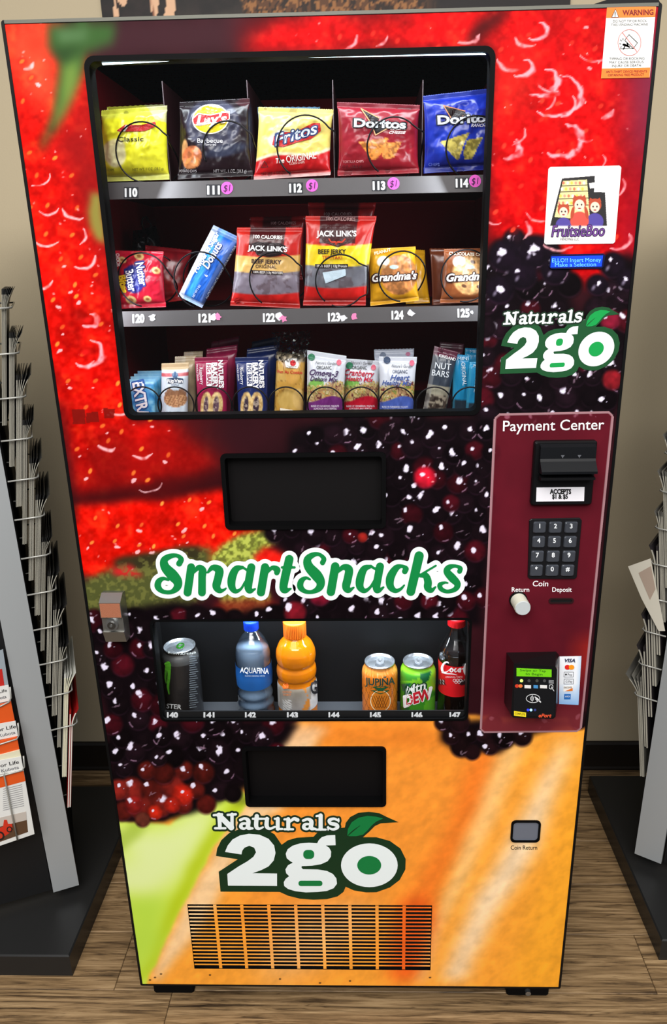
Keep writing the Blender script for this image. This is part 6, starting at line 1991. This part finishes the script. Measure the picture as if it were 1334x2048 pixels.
k = Pack('cookie_wrap', 'golden cookies in clear crackling wrap with red apple label on the lowest shelf', 'cookie pack', [(553, 704), (612, 708), (606, BOT), (545, BOT)], Y3 + 0.004, 0.015, p_cook, G3, seed=44, seal=(0.0, 0.0), power=6, nu=40, nv=60, zmin=ZT3)
k.shape([(569, 722), (576, 718), (585, 716), (596, 718), (598, 730), (595, 737), (572, 735)], (240, 236, 230), 'label_plate', 0.0010)
k.shape(ell_pts(586, 726, 6, 6, 18), (200, 26, 36), 'apple_print', 0.0014)
k.text('Delight', 583, 733, 4, (60, 50, 40), w=20, shear=0.2); k.text('Fun As Cookie', 580, 744, 6, (190, 40, 30), w=50, bold=0.02, rot=3)
k.shape([(560, 816), (586, 820), (585, 825), (560, 821)], (236, 226, 206), 'print', 0.0010)
CL = glass_mat('clear_film', (0.90, 0.91, 0.93), 2.6, 0.14)
nu, nv = 26, 20
Uc, Vc = np.meshgrid(np.linspace(0, 1, nu), np.linspace(0, 1, nv))
tl, tr, br, bl = [at(*p, Y3 - 0.004) for p in ((546, 664), (622, 662), (610, 722), (552, 722))]
Pc = ((1 - Uc) * (1 - Vc))[..., None] * tl + (Uc * (1 - Vc))[..., None] * tr + (Uc * Vc)[..., None] * br + ((1 - Uc) * Vc)[..., None] * bl
Pc += (RNG.rand(nv, nu, 3) - 0.5) * np.array([0.005, 0.018, 0.005])
q = (np.arange(nv - 1)[:, None] * nu + np.arange(nu - 1)[None]).ravel()
obj('clear_wrap', Pc.reshape(-1, 3), np.stack([q, q + nu, q + nu + 1, q + 1], 1), CL, k.root)


# trail mixes
def mix_paint(cx, low, leaf):
    def f(c):
        c.fill((212, 216, 226))
        c.ell(cx - 18, 770, 18, 14, (110, 170, 60) if leaf else (206, 206, 206), -20, 0.2, 0.9 if leaf else 0)
        yy = c.Y + 5 * np.sin((c.X - cx) / 14)
        c.mix(np.clip((yy - 768) / 5, 0, 1), (170, 130, 84), 0.9)
        n = fbm(c.X, c.Y, 8, 5, 2); m = (yy > 766)
        for lo, col in ((0.30, (90, 24, 34)), (0.42, (196, 186, 120)), (0.52, (206, 150, 80)), (0.60, (120, 140, 60)), (0.68, (226, 206, 160))):
            c.mix(m & (n > lo) & (n < lo + 0.07), col, 0.9)
        c.mix(np.clip((yy - 800 + 6 * np.cos((c.X - cx) / 22)) / 2, 0, 1), low)
        c.mix(np.clip((c.Y - 822) / 2, 0, 1), np.array(low) * 0.5 + 110, 0.8)
    return f


for (cs, low, lf, nm1, l1, l2, tc, cx, lab, dy) in (
    ([(614, 700), (693, 712), (686, BOT), (611, BOT)], (108, 40, 110), 1, '', 'Omega-3', 'Deluxe Mix', (70, 44, 90), 650, 'white and purple bag of organic omega trail mix on the lowest shelf', 0),
    ([(690, 717), (762, 722), (755, BOT), (684, BOT)], (186, 20, 44), 1, '', 'Cranberry', 'Health Mix', (190, 26, 60), 721, 'white and red bag of organic cranberry trail mix on the lowest shelf', 0)):
    k = Pack('trail_mix_bag', lab, 'trail mix', cs, Y3 + (0.022 if cx == 721 else 0), 0.013, mix_paint(cx, low, lf), G3, seed=50 + cx % 7, nu=64, nv=84, seal=(0.07, 0.0), zmin=ZT3)
    y0 = 735 if cx == 650 else 735
    k.shape(ell_pts(cs[0][0] + 9, cs[0][1] + 14, 7, 7, 20), (44, 120, 84), 'organic_seal', 0.0010)
    k.text("Nature's Garden", cx + 2, y0 - 9, 6, (90, 92, 96), w=42, shear=0.3, rot=3); k.text('ORGANIC', cx - 2, y0, 7, (56, 60, 60), w=30, bold=0.01, rot=1)
    k.text(l1, cx - 2, y0 + 11, 12, tc, w=58 if cx == 650 else 60, shear=0.35, bold=0.02, rot=4); k.text(l2, cx - 2, y0 + 23, 9, tc, w=56, shear=0.3, bold=0.02, rot=3)
    k.text('BLEND OF CRANBERRIES, WALNUTS', cx, 812, 4, (230, 220, 232), w=56); k.text('ALMONDS AND PEPITAS', cx, 817.5, 4, (230, 220, 232), w=46)
    k.shape(ell_pts(cs[1][0] - 15, cs[1][1] + 13, 5, 6, 16), (222, 110, 130), 'heart_print', 0.0010)


def p_bgmix(c):
    c.fill((186, 192, 208)).noise(0.08, 16, 3)


k = Pack('trail_mix_bag', 'white trail mix bag whose top shows behind the blue heart trail mix bag', 'trail mix', [(748, 699), (828, 697), (826, BOT), (752, BOT)], Y3 + 0.05, 0.010, p_bgmix, G3, seed=58, nu=24, nv=28, zmin=ZT3)
k.shape(ell_pts(766, 710, 6, 6, 18), (120, 130, 150), 'organic_seal', 0.0010); k.shape(ell_pts(816, 708, 5, 4, 14), (190, 120, 150), 'heart_print', 0.0010)
k = Pack('trail_mix_bag', 'white and blue bag of organic heart trail mix on the lowest shelf', 'trail mix', [(758, 713), (834, 714), (825, BOT), (757, BOT)], Y3, 0.013, mix_paint(793, (70, 92, 170), 0), G3, seed=55, nu=64, nv=84, seal=(0.07, 0.0), zmin=ZT3)
k.shape(ell_pts(774, 720, 7, 7, 20), (70, 84, 110), 'organic_seal', 0.0010); k.shape(ell_pts(824, 726, 5, 6, 16), (214, 100, 126), 'heart_print', 0.0010)
k.text("Nature's Garden", 804, 732, 6, (90, 92, 96), w=42, shear=0.3, rot=2); k.text('ORGANIC', 800, 743, 7, (50, 60, 90), w=30, bold=0.01)
k.text('Heart', 800, 755, 11, (60, 84, 150), w=40, shear=0.35, bold=0.02); k.text('Healthy Mix', 794, 766, 9, (60, 84, 150), w=60, shear=0.3, bold=0.02, rot=2)
k.text('BLEND OF CRANBERRIES, WALNUTS', 790, 814, 4, (226, 230, 244), w=52); k.text('MIXED NUTS AND PEPITAS', 790, 819.5, 4, (226, 230, 244), w=44)


def p_nut(c):
    c.fill((52, 60, 72)); c.mix((c.V < 0.10) * 1.0, (92, 34, 52), 0.9)
    c.mix((c.V > 0.42) * (c.V < 0.52), (170, 164, 140), 0.9)
    m = c.V > 0.52; n = fbm(c.X, c.Y, 7, 6, 2)
    c.mix(m * 1.0, (74, 62, 52), 0.9); c.mix(m & (n > 0.55), (170, 160, 140), 0.8); c.mix(m & (n < 0.40), (40, 30, 26), 0.8)
    c.mix((c.U < 0.16) * 1.0, (150, 150, 150), 0.5)


def p_nutd(c):
    c.fill((66, 34, 44)); c.noise(0.3, 10, 3)


Pack('nut_bar', 'dark nut bar whose wrapper top shows behind the front nut bar', 'nut bar', [(880, 684), (928, 688), (905, BOT), (858, BOT)], Y3 + 0.04, 0.008, p_nutd, G3, seed=60, nu=20, nv=30, zmin=ZT3)
k = Pack('nut_bar', 'clear and slate nut bar leaning right beside the blue sticks on the lowest shelf', 'nut bar', [(869, 692), (916, 704), (884, BOT), (836, BOT)], Y3, 0.012, p_nut, G3, seed=61, nu=40, nv=60, seal=(0.06, 0.0), zmin=ZT3)
k.text('KIRKLAND', 895, 715, 6, (226, 226, 226), w=34, bold=0.02, rot=14); k.text('NUT', 886, 732, 13, (226, 232, 238), w=32, bold=0.0, rot=8); k.text('BARS', 881, 747, 12, (226, 232, 238), w=34, bold=0.0, rot=8)


def p_stick(c):
    c.fill((28, 138, 186)); c.mix((c.V > 0.55) * (c.V < 0.72), (40, 44, 52), 0.9); c.mix((c.V > 0.72) * 1.0, (190, 194, 196), 0.9); c.mix((c.U < 0.12) * 1.0, (70, 170, 206), 0.6)
    c.mix((c.V > 0.75) & (np.mod(c.X, 3) < 1.3), (60, 60, 64), 0.7)


for cs, y, lab, full in (([(930, 696), (975, 698), (975, BOT), (925, BOT)], Y3 + 0.05, 'rearmost blue mini meat stick pack at the right end of lowest shelf', 0),
                         ([(906, 708), (941, 711), (940, BOT), (903, BOT)], Y3 + 0.012, 'left blue mini meat stick pack of the pair beside the nut bar', 1),
                         ([(939, 724), (978, 722), (972, BOT), (926, BOT)], Y3 - 0.004, 'right blue mini meat stick pack in front at the right end of lowest shelf', 2)):
    k = Pack('meat_stick', lab, 'meat stick', cs, y, 0.008, p_stick, 'blue meat sticks on the lowest shelf', seed=62 + full, nu=24, nv=40, zmin=ZT3, seal=(0.04, 0))
    if full == 0: k.text('MINIS', 953, 703, 6, (180, 214, 230), w=26)
    if full == 1: k.text('MINI', 926, 717, 6, (220, 234, 240), w=22); k.text('ORIGINAL', 928, 748, 8, (226, 238, 244), w=46, rot=86)
    if full == 2: k.text('MINI', 957, 730, 6, (220, 234, 240), w=20, rot=-8); k.text('ORIGINAL', 954, 762, 8, (226, 238, 244), w=46, rot=96)


# ================================================================== DRINKS
ZF = 0.6850


class Lathe:
    def __init__(s, name, label, cat, cx, yc, prof_px, paint, mat, group, body, nseg=64, zlist=None):
        """prof_px: (half width in pixels, picture row) from top to bottom, seen at the axis depth"""
        c0 = at(cx, prof_px[0][1], yc); s.yc = yc
        R = []; Zs = []
        for hw, py in prof_px:
            p = at(cx, py, yc); e = at(cx + hw, py, yc); R.append(float(e[0] - p[0])); Zs.append(float(p[2]))
        s.x = float(at(cx, np.mean([p[1] for p in prof_px]), yc)[0])
        s.R = R; s.Z = Zs
        # run on down to the shelf
        if Zs[-1] > ZF: pass
        s.root = empty(name, (s.x, yc, ZF), label, cat, group)
        V, F, Nn = s.surface(R, Zs, nseg)
        C = None
        if paint:
            X, Y = proj(V); c = Canvas(X, Y); c.Z = V[:, 2]; paint(c); C = np.clip(c.C, 0, 255)
        s.body = obj(body, V, F, mat, s.root, True, colors=C)
        front = (Nn[:, 0] * (CAM[0] - V[:, 0]) + Nn[:, 1] * (CAM[1] - V[:, 1]) + 0 * (CAM[2] - V[:, 2])) > 0.02
        s.surf = Surf(V[front])

    def surface(s, R, Z, nseg, close=True):
        a = np.linspace(0, 2 * PI, nseg, endpoint=False)
        V = []; N = []
        for r, z in zip(R, Z):
            V.append(np.stack([s.x + r * np.cos(a), s.yc + r * np.sin(a), np.full(nseg, z)], 1)); N.append(np.stack([np.cos(a), np.sin(a), 0 * a], 1))
        m = len(R); F = []
        for i in range(m - 1):
            for k in range(nseg):
                j = (k + 1) % nseg
                F.append((i * nseg + k, (i + 1) * nseg + k, (i + 1) * nseg + j, i * nseg + j))
        if close: F += [tuple(range(nseg)), tuple((m - 1) * nseg + k for k in range(nseg))[::-1]]
        return np.vstack(V), F, np.vstack(N)

    def text(s, t, px, py, h, col, w=None, **k):
        k.setdefault('lift', 0.0009)
        return ptext(s.body, t, px, py, h, 0, col, w=w, surf=s.surf, **k)

    def shape(s, pts, col, name='print', lift=0.0008):
        Q, F = fillpoly(pts)
        return place_px(s.body, Q, [f[::-1] for f in F], 0, mc(col, 0.35), name, s.surf, lift)

    def strokes(s, L, col, pad=0, name='lettering', lift=0.001, caps=True):
        Vs, Fs = strokes(L, pad, caps)
        return place_px(s.body, Vs, [f[::-1] for f in Fs], 0, mc(col, 0.35), name, s.surf, lift)

    def part(s, name, rz, mat, nseg=48, close=True):
        V, F, _ = s.surface([r for r, z in rz], [z for r, z in rz], nseg, close)
        return obj(name, V, F, mat, s.root, True)


ALU = mc((196, 202, 208), 0.25, 0.85)


def can(name, label, cx, top_py, rim_hw, body_hw, shoulder, paint, group, tabcol, height, yc=0.078):
    """drink can: rim at top_py, neck, straight wall, foot; height in metres"""
    zt = float(at(cx, top_py, yc)[2])
    s = Lathe.__new__(Lathe); s.yc = yc
    s.x = float(at(cx, top_py + 50, yc)[0])
    r1 = float(at(cx + body_hw, top_py + 60, yc)[0] - at(cx, top_py + 60, yc)[0]); r0 = r1 * rim_hw / body_hw
    zt = ZF + height
    R = [r0 * 1.0, r0 * 0.985, r0 * 0.965, r0 * 0.985, r0 + (r1 - r0) * 0.35, r0 + (r1 - r0) * 0.75, r1 * 0.985, r1]
    Z = [zt - 0.0025, zt - 0.004, zt - 0.006, zt - 0.008, zt - 0.012, zt - 0.016, zt - 0.020, zt - 0.025]
    n = 64
    zb = ZF + 0.008
    for k in range(1, n + 1): R.append(r1); Z.append(zt - 0.025 + (zb - zt + 0.025) * k / n)
    R += [r1 * 0.96, r1 * 0.80]; Z += [ZF + 0.004, ZF]
    s.R, s.Z = R, Z
    s.root = empty(name, (s.x, yc, ZF), label, 'can', group)
    V, F, N = s.surface(R, Z, 110)
    F = F[:-2] + [F[-1]]
    X, Y = proj(V); c = Canvas(X, Y); c.Z = V[:, 2]; c.zt = zt; paint(c)
    s.body = obj('can_body', V, F, METALPRINT, s.root, True, colors=np.clip(c.C, 0, 255))
    fr = (N[:, 0] * (CAM[0] - V[:, 0]) + N[:, 1] * (CAM[1] - V[:, 1])) > 0.02
    s.surf = Surf(V[fr])
    s.part('can_lid', [(r0 * 0.985, zt - 0.003), (r0 * 1.0, zt - 0.001), (r0 * 0.985, zt), (r0 * 0.955, zt - 0.0006), (r0 * 0.90, zt - 0.0045), (r0 * 0.86, zt - 0.0052), (r0 * 0.82, zt - 0.0036), (r0 * 0.0 + 0.0005, zt - 0.0036)], ALU, 60, False)
    # pull tab
    def ringp(cx_, cy_, a, b, n=18): return [(s.x + cx_ + a * math.cos(t), yc + cy_ + b * math.sin(t)) for t in np.linspace(0, 2 * PI, n, endpoint=False)]
    zl = zt - 0.0034
    o = ringp(0.001, 0.003, 0.0075, 0.0115); i = ringp(0.001, 0.006, 0.0042, 0.0052)
    tb = MB(); n_ = len(o)
    V_ = [(x, y, zl + 0.0012) for x, y in o] + [(x, y, zl + 0.0012) for x, y in i] + [(x, y, zl) for x, y in o] + [(x, y, zl) for x, y in i]
    F_ = []
    for q in range(n_):
        w = (q + 1) % n_
        F_ += [(q, w, n_ + w, n_ + q), (2 * n_ + q, 2 * n_ + w, w, q), (n_ + q, n_ + w, 3 * n_ + w, 3 * n_ + q)]
    tb.add(V_, F_).build('pull_tab', mc(tabcol, 0.3, 0.7), s.root)
    mo = ringp(0.0, -0.010, 0.0095, 0.0075, 24)
    obj('mouth_score', [(x, y, zl + 0.0002) for x, y in mo], [tuple(range(24))], mc((150, 156, 164), 0.35, 0.8), s.root)
    MB().tube([(s.x, yc - 0.001, zl), (s.x, yc - 0.001, zl + 0.002)], 0.0024, 12).build('rivet', ALU, s.root)
    return s


GD = 'drinks behind the lower window'


def p_monster(c):
    c.fill((24, 22, 22)); c.mix(np.exp(-((c.X - 352) / 14) ** 2), (52, 48, 46), 0.7)  # soft grey-brown reflection painted down the middle of the can
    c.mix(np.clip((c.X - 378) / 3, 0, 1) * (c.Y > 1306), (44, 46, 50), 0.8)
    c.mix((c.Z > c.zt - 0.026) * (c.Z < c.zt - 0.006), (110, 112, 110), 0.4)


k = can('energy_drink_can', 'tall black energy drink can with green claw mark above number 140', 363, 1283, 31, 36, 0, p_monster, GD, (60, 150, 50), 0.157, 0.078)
k.strokes([[(331, 1328, 5), (337, 1328, 8), (338, 1350, 6), (336, 1372, 5), (338, 1388, 2)], [(333, 1330, 5), (331, 1352, 4), (332, 1366, 2)]], (84, 160, 40), name='claw_mark')
k.strokes([[(379 + (q % 2), 1314 + q * 4.4, 1.5), (396 - (q * 5) % 7, 1312 + q * 4.4, 1.5)] for q in range(24)], (120, 128, 134), name='fine_print', lift=0.0006)
k.text('STER', 348, 1413, 9, (222, 222, 220), w=30, bold=0.02, rot=5); k.text('B-VITAMINS', 364, 1305, 4, (206, 210, 206), w=56, warp=lambda X: -(X / 14) ** 2 * 0.9 + 3)


def p_jup(c):
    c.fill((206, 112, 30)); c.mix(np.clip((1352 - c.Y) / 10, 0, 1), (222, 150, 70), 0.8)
    g = (np.mod(c.X + c.Y * 0.35, 9) < 1.1) | (np.mod(c.X - c.Y * 0.4, 10) < 1.1)
    c.mix(g & (c.Y > 1368), (120, 66, 20), 0.75); c.mix(np.clip((1352 - c.Y) / 4, 0, 1) * (np.mod(c.X, 7) < 1.2), (170, 96, 40), 0.6)
    c.mix(((np.mod(c.X, 5) < 0.9)) & (c.Y > 1345) & (c.Y < 1356), (226, 200, 160), 0.4)


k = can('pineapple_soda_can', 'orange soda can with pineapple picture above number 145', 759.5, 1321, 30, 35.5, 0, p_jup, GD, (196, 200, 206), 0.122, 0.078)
k.text('JUPIÑA', 760, 1363, 14, (24, 60, 50), w=60, bold=0.02, rot=-1, warp=lambda X: -np.abs(X) ** 1.6 * 0.012 + 1, name='logo_letters')
e = ell_pts(761, 1402, 20, 21, 30)
k.shape(ell_pts(761, 1402, 20.5, 22, 30), (236, 220, 180), 'pineapple_print', 0.0007); k.shape(ell_pts(761, 1402, 19, 20.5, 30), (206, 120, 34), 'pineapple_print', 0.0010)
k.strokes([[(743 + i * 5, 1392, 1), (753 + i * 5, 1416, 1)] for i in range(5)] + [[(779 - i * 5, 1392, 1), (769 - i * 5, 1416, 1)] for i in range(5)], (110, 56, 16), name='pineapple_print', lift=0.0013, caps=False)
k.strokes([[(761, 1384, 5), (761 + dx * 0.5, 1376, 5), (761 + dx, 1370 + abs(dx) * 0.25, 1)] for dx in (-16, -9, -3, 4, 10, 16)] + [[(761, 1386, 5), (761 + dx * 0.6, 1383, 4), (761 + dx, 1381, 1)] for dx in (-17, 17)], (30, 84, 50), name='pineapple_crown', lift=0.0013, caps=False)


def p_dew(c):
    c.fill((56, 140, 34)); c.mix(np.clip((1375 - c.Y + (c.X - 836) * 0.3) / 6, 0, 1), (126, 196, 40), 0.9)
    c.poly([(800, 1340), (830, 1350), (850, 1352), (822, 1362), (800, 1362)], (60, 140, 40)); c.poly([(838, 1350), (864, 1338), (858, 1360), (846, 1368)], (20, 90, 50)); c.poly([(802, 1368), (824, 1366), (806, 1384)], (24, 84, 60)); c.poly([(850, 1404), (870, 1390), (872, 1420), (846, 1424)], (90, 170, 40)); c.poly([(800, 1412), (820, 1416), (812, 1430), (800, 1430)], (36, 100, 30))


k = can('green_soda_can', 'bright green citrus soda can with tilted red lettering above number 146', 835.5, 1320, 30, 35.5, 0, p_dew, GD, (196, 200, 206), 0.122, 0.078)
k.text('Mtn', 830, 1376, 16, (16, 60, 34), w=46, bold=0.02, ring=2.2, shear=0.3, rot=-18, lift=0.0010, name='logo_letters'); k.text('Mtn', 830, 1376, 16, (236, 240, 236), w=44, bold=0.02, shear=0.3, rot=-18, lift=0.0013, name='logo_letters')
k.text('DEW', 836, 1394, 20, (240, 240, 236), w=64, bold=0.02, ring=2.2, shear=0.3, rot=-18, lift=0.0011, name='logo_letters'); k.text('DEW', 836, 1394, 20, (190, 24, 40), w=61, bold=0.045, shear=0.3, rot=-18, lift=0.0015, name='logo_letters')

# ---- bottles
CLEARP = glass_mat('clear_plastic', (0.86, 0.92, 0.98), 4.0, 0.10)
WATER = bpy.data.materials.new('bottled_water'); WATER.use_nodes = True
b = WATER.node_tree.nodes['Principled BSDF']; b.inputs['Base Color'].default_value = (*lin((200, 222, 244)), 1); b.inputs['Roughness'].default_value = 0.15; b.inputs['Alpha'].default_value = 0.72; b.inputs['Specular IOR Level'].default_value = 0.9
BLUEL = vmat('bottle_label', 0.35, 0.4)


def prof_at(cx, yc, L):
    return [(float(at(cx + hw, py, yc)[0] - at(cx, py, yc)[0]), float(at(cx, py, yc)[2])) for hw, py in L]


def bottle(name, label, cx, yc, outline, mat, cap, capcol, group, body='bottle_body', paint=None):
    """outline: (half width px, picture row); rows below the window run to the shelf"""
    s = Lathe.__new__(Lathe); s.yc = yc
    s.x = float(at(cx, 1340, yc)[0])
    pr = prof_at(cx, yc, outline); s.pr = pr
    R = [r for r, z in pr]; Z = [z for r, z in pr]
    # smooth resample
    zz = np.array(Z); t = np.linspace(0, 1, 90); ti = np.linspace(0, 1, len(R))
    from_z = Z[0] + (ZF - Z[0]) * 1.0
    Zs = np.interp(t, ti, Z); Rs = np.interp(t, ti, R)
    ker = np.array([1, 2, 3, 2, 1.]) / 9
    Rs[2:-2] = np.convolve(Rs, ker, 'same')[2:-2]
    Zs = np.maximum(Zs, ZF + 0.0003)
    R = list(Rs) + [Rs[-1] * 0.86]; Z = list(Zs); Z[-1] = ZF + 0.004; Z.append(ZF)
    s.R, s.Z = R, Z
    s.root = empty(name, (s.x, yc, ZF), label, 'bottle', group)
    V, F, N = s.surface(R, Z, 64)
    C = None
    if paint:
        X, Y = proj(V); c = Canvas(X, Y); paint(c); C = np.clip(c.C, 0, 255)
    s.body = obj(body, V, F, mat, s.root, True, colors=C)
    fr = (N[:, 0] * (CAM[0] - V[:, 0]) + N[:, 1] * (CAM[1] - V[:, 1])) > 0.02
    s.surf = Surf(V[fr])
    cp = prof_at(cx, yc, cap)
    rz = [(cp[0][0] * 0.80, cp[0][1] + 0.0005), (cp[0][0] * 0.97, cp[0][1] - 0.0008), (cp[0][0], cp[0][1] - 0.0025), (cp[-1][0], cp[-1][1])]
    capo = s.part('cap', rz, mc(capcol, 0.35), 48)
    rid = MB(); rr = rz[2][0]
    for a in np.linspace(0, 2 * PI, 40, endpoint=False):
        x, y = s.x + rr * math.cos(a), yc + rr * math.sin(a); dx, dy = 0.0005 * math.cos(a), 0.0005 * math.sin(a); tx, ty = -0.0006 * math.sin(a), 0.0006 * math.cos(a)
        A = [(x + tx, y + ty, rz[2][1]), (x - tx, y - ty, rz[2][1]), (x - tx + dx, y - ty + dy, rz[2][1]), (x + tx + dx, y + ty + dy, rz[2][1])]
        B = [(p[0], p[1], rz[3][1]) for p in A]; rid.loft(A, B)
    rid.build('cap_ridges', mc(capcol, 0.35), capo)
    return s


def sleeve(s, z0, z1, mat, name, grow=0.0006, paint=None, nz=24):
    ok = [(r, z) for r, z in zip(s.R, s.Z)]
    Z = np.linspace(z1, z0, nz); zz = np.array([z for r, z in ok])[::-1]; rr = np.array([r for r, z in ok])[::-1]
    R = np.interp(Z, zz, rr) + grow
    V, F, N = s.surface(list(R), list(Z), 72, False)
    C = None
    if paint:
        X, Y = proj(V); c = Canvas(X, Y); c.Z = V[:, 2]; paint(c); C = np.clip(c.C, 0, 255)
    o = obj(name, V, F, mat, s.root, True, colors=C)
    fr = (N[:, 0] * (CAM[0] - V[:, 0]) + N[:, 1] * (CAM[1] - V[:, 1])) > 0.02
    s.body = o; s.surf = Surf(V[fr])
    return o


YB = 0.080
ztop = float(at(504, 1240, YB)[2])
out = [(13, 1258), (17, 1264), (25, 1274), (33, 1288), (36.5, 1302), (36, 1318), (35, 1330), (36, 1345), (35, 1360), (34, 1370), (37, 1380), (35, 1388), (38, 1398), (36, 1406), (38.5, 1416), (36, 1424), (39, 1436), (37, 1446), (39, 1462), (37, 1480), (36, 1500)]
k = bottle('water_bottle', 'clear water bottle with blue cap and blue label above number 142', 508, YB, out, CLEARP, [(14.5, 1240), (14.5, 1257)], (20, 66, 200), GD)
wz = float(at(508, 1290, YB)[2])
k.part('water', [(r * 0.95, z) for r, z in zip(k.R, k.Z) if z < wz], WATER, 48)


def p_aq(c):
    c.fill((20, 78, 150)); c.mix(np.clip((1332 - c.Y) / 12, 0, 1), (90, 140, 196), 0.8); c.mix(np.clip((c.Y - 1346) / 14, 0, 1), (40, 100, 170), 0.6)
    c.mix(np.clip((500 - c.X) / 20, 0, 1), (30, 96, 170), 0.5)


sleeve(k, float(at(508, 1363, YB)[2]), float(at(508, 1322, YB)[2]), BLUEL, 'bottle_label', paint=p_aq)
k.text('AQUAFINA', 509, 1341, 11, (236, 242, 248), w=58, bold=0.02, rot=2, name='logo_letters', lift=0.0013); k.text('PURIFIED DRINKING WATER', 510, 1352, 3, (200, 220, 240), w=40)

DRINK = bpy.data.materials.new('orange_drink'); DRINK.use_nodes = True
b = DRINK.node_tree.nodes['Principled BSDF']; b.inputs['Base Color'].default_value = (*lin((200, 112, 6)), 1); b.inputs['Roughness'].default_value = 0.08; b.inputs['Specular IOR Level'].default_value = 0.8; b.inputs['Subsurface Weight'].default_value = 0.25; b.inputs['Subsurface Radius'].default_value = (0.02, 0.01, 0.002)
out = [(21, 1270), (23, 1274), (33, 1284), (39, 1297), (40, 1308), (38.5, 1318), (35.5, 1324), (39, 1330), (40, 1338), (39, 1346), (36, 1350), (37, 1356), (39, 1362), (39, 1400), (38.5, 1440), (38, 1480), (36, 1502)]
k = bottle('sports_drink_bottle', 'orange sports drink bottle with wide orange cap above number 143', 593, YB, out, DRINK, [(22.5, 1240), (22.5, 1269)], (246, 128, 36), GD)


def p_gat(c):
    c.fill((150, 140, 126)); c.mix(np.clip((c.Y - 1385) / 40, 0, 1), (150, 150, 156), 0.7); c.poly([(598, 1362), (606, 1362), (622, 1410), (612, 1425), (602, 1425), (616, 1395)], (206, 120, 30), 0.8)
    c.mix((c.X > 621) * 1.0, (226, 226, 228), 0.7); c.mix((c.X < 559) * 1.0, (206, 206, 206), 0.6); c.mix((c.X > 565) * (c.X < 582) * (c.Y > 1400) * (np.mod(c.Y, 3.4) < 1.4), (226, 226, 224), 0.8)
    c.noise(0.1, 12, 3)


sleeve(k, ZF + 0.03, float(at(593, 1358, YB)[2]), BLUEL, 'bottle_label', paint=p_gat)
k.shape([(564, 1374), (568, 1366), (571, 1370), (574, 1364), (578, 1372), (576, 1377), (567, 1378)], (230, 110, 40), 'fruit_print'); k.text('ORANGE', 574, 1384, 4, (236, 140, 70), w=18); k.text('THIRST', 574, 1390, 4, (236, 140, 70), w=16)
k.text('G', 628, 1374, 26, (40, 40, 44), w=14, bold=0.03)

COLA = mc((26, 10, 8), 0.08, 0, spec=0.8)
out = [(13, 1250), (14, 1258), (18, 1268), (25, 1280), (32, 1292), (34, 1304), (34, 1314), (32.5, 1345), (32, 1372), (33, 1384), (34, 1400), (34, 1440), (34, 1480), (33, 1500)]
k = bottle('cola_bottle', 'dark cola bottle with red cap and red label above number 147', 910, YB, out, CLEARP, [(17.5, 1234), (17.5, 1249)], (206, 26, 34), GD)
cz = float(at(908, 1298, YB)[2])
k.part('cola', [(r * 0.955, z) for r, z in zip(k.R, k.Z) if z < cz], COLA, 48)


def p_coke(c):
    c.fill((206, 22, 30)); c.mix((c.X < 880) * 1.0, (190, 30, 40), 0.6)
    c.mix(np.clip((c.Y - 1358 - (c.X - 905) ** 2 * 0.000) / 2, 0, 1) * (np.abs(c.X - 905) > 14) * (c.Y < 1370), (36, 24, 30), 0.9)
    c.mix((np.abs(c.X - 905) > 14) & (c.Y > 1359) & (c.Y < 1370) & (np.mod(c.X, 5) < 2) & (np.mod(c.Y, 5) < 2), (226, 220, 220), 0.9)


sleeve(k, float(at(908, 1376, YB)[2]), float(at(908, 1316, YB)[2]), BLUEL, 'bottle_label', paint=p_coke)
COKE = [  # script: C o c a - C o
    [(897, 1326, 2), (893, 1324, 3), (887, 1328, 4), (884, 1336, 5), (886, 1344, 4), (893, 1344, 2), (899, 1339, 1.2)],
    [(902, 1337, 3), (900, 1341, 3), (903, 1344, 2), (906, 1340, 3), (903, 1336, 2)], [(912, 1337, 2), (909, 1340, 3), (911, 1344, 2), (914, 1342, 1)], [(919, 1337, 2), (916, 1341, 3), (919, 1344, 2), (921, 1337, 2.5), (921, 1344, 2)],
    [(924, 1338, 2), (927, 1337, 2)],
    [(940, 1326, 2), (935, 1325, 3), (930, 1332, 4), (929, 1342, 5), (933, 1350, 4), (938, 1350, 2)], [(938, 1341, 2.5), (936, 1345, 3), (939, 1349, 2), (942, 1345, 2)],
    [(884, 1345, 2), (892, 1347, 2.4), (905, 1348, 2), (914, 1350, 1)]]
k.strokes(COKE, (244, 240, 240), name='logo_letters', lift=0.0013)
k.text('ORIGINAL TASTE', 908, 1354, 3.4, (236, 214, 214), w=34)
rg = []
for (x, y) in ((909, 1361), (915, 1361), (921, 1361), (912, 1364), (918, 1364)):
    e = ell_pts(x, y, 2.8, 2.8, 10); rg.append([(p[0], p[1], 0.9) for p in np.vstack([e, e[:1]])])
k.strokes(rg, (236, 222, 222), name='ring_print', caps=False)
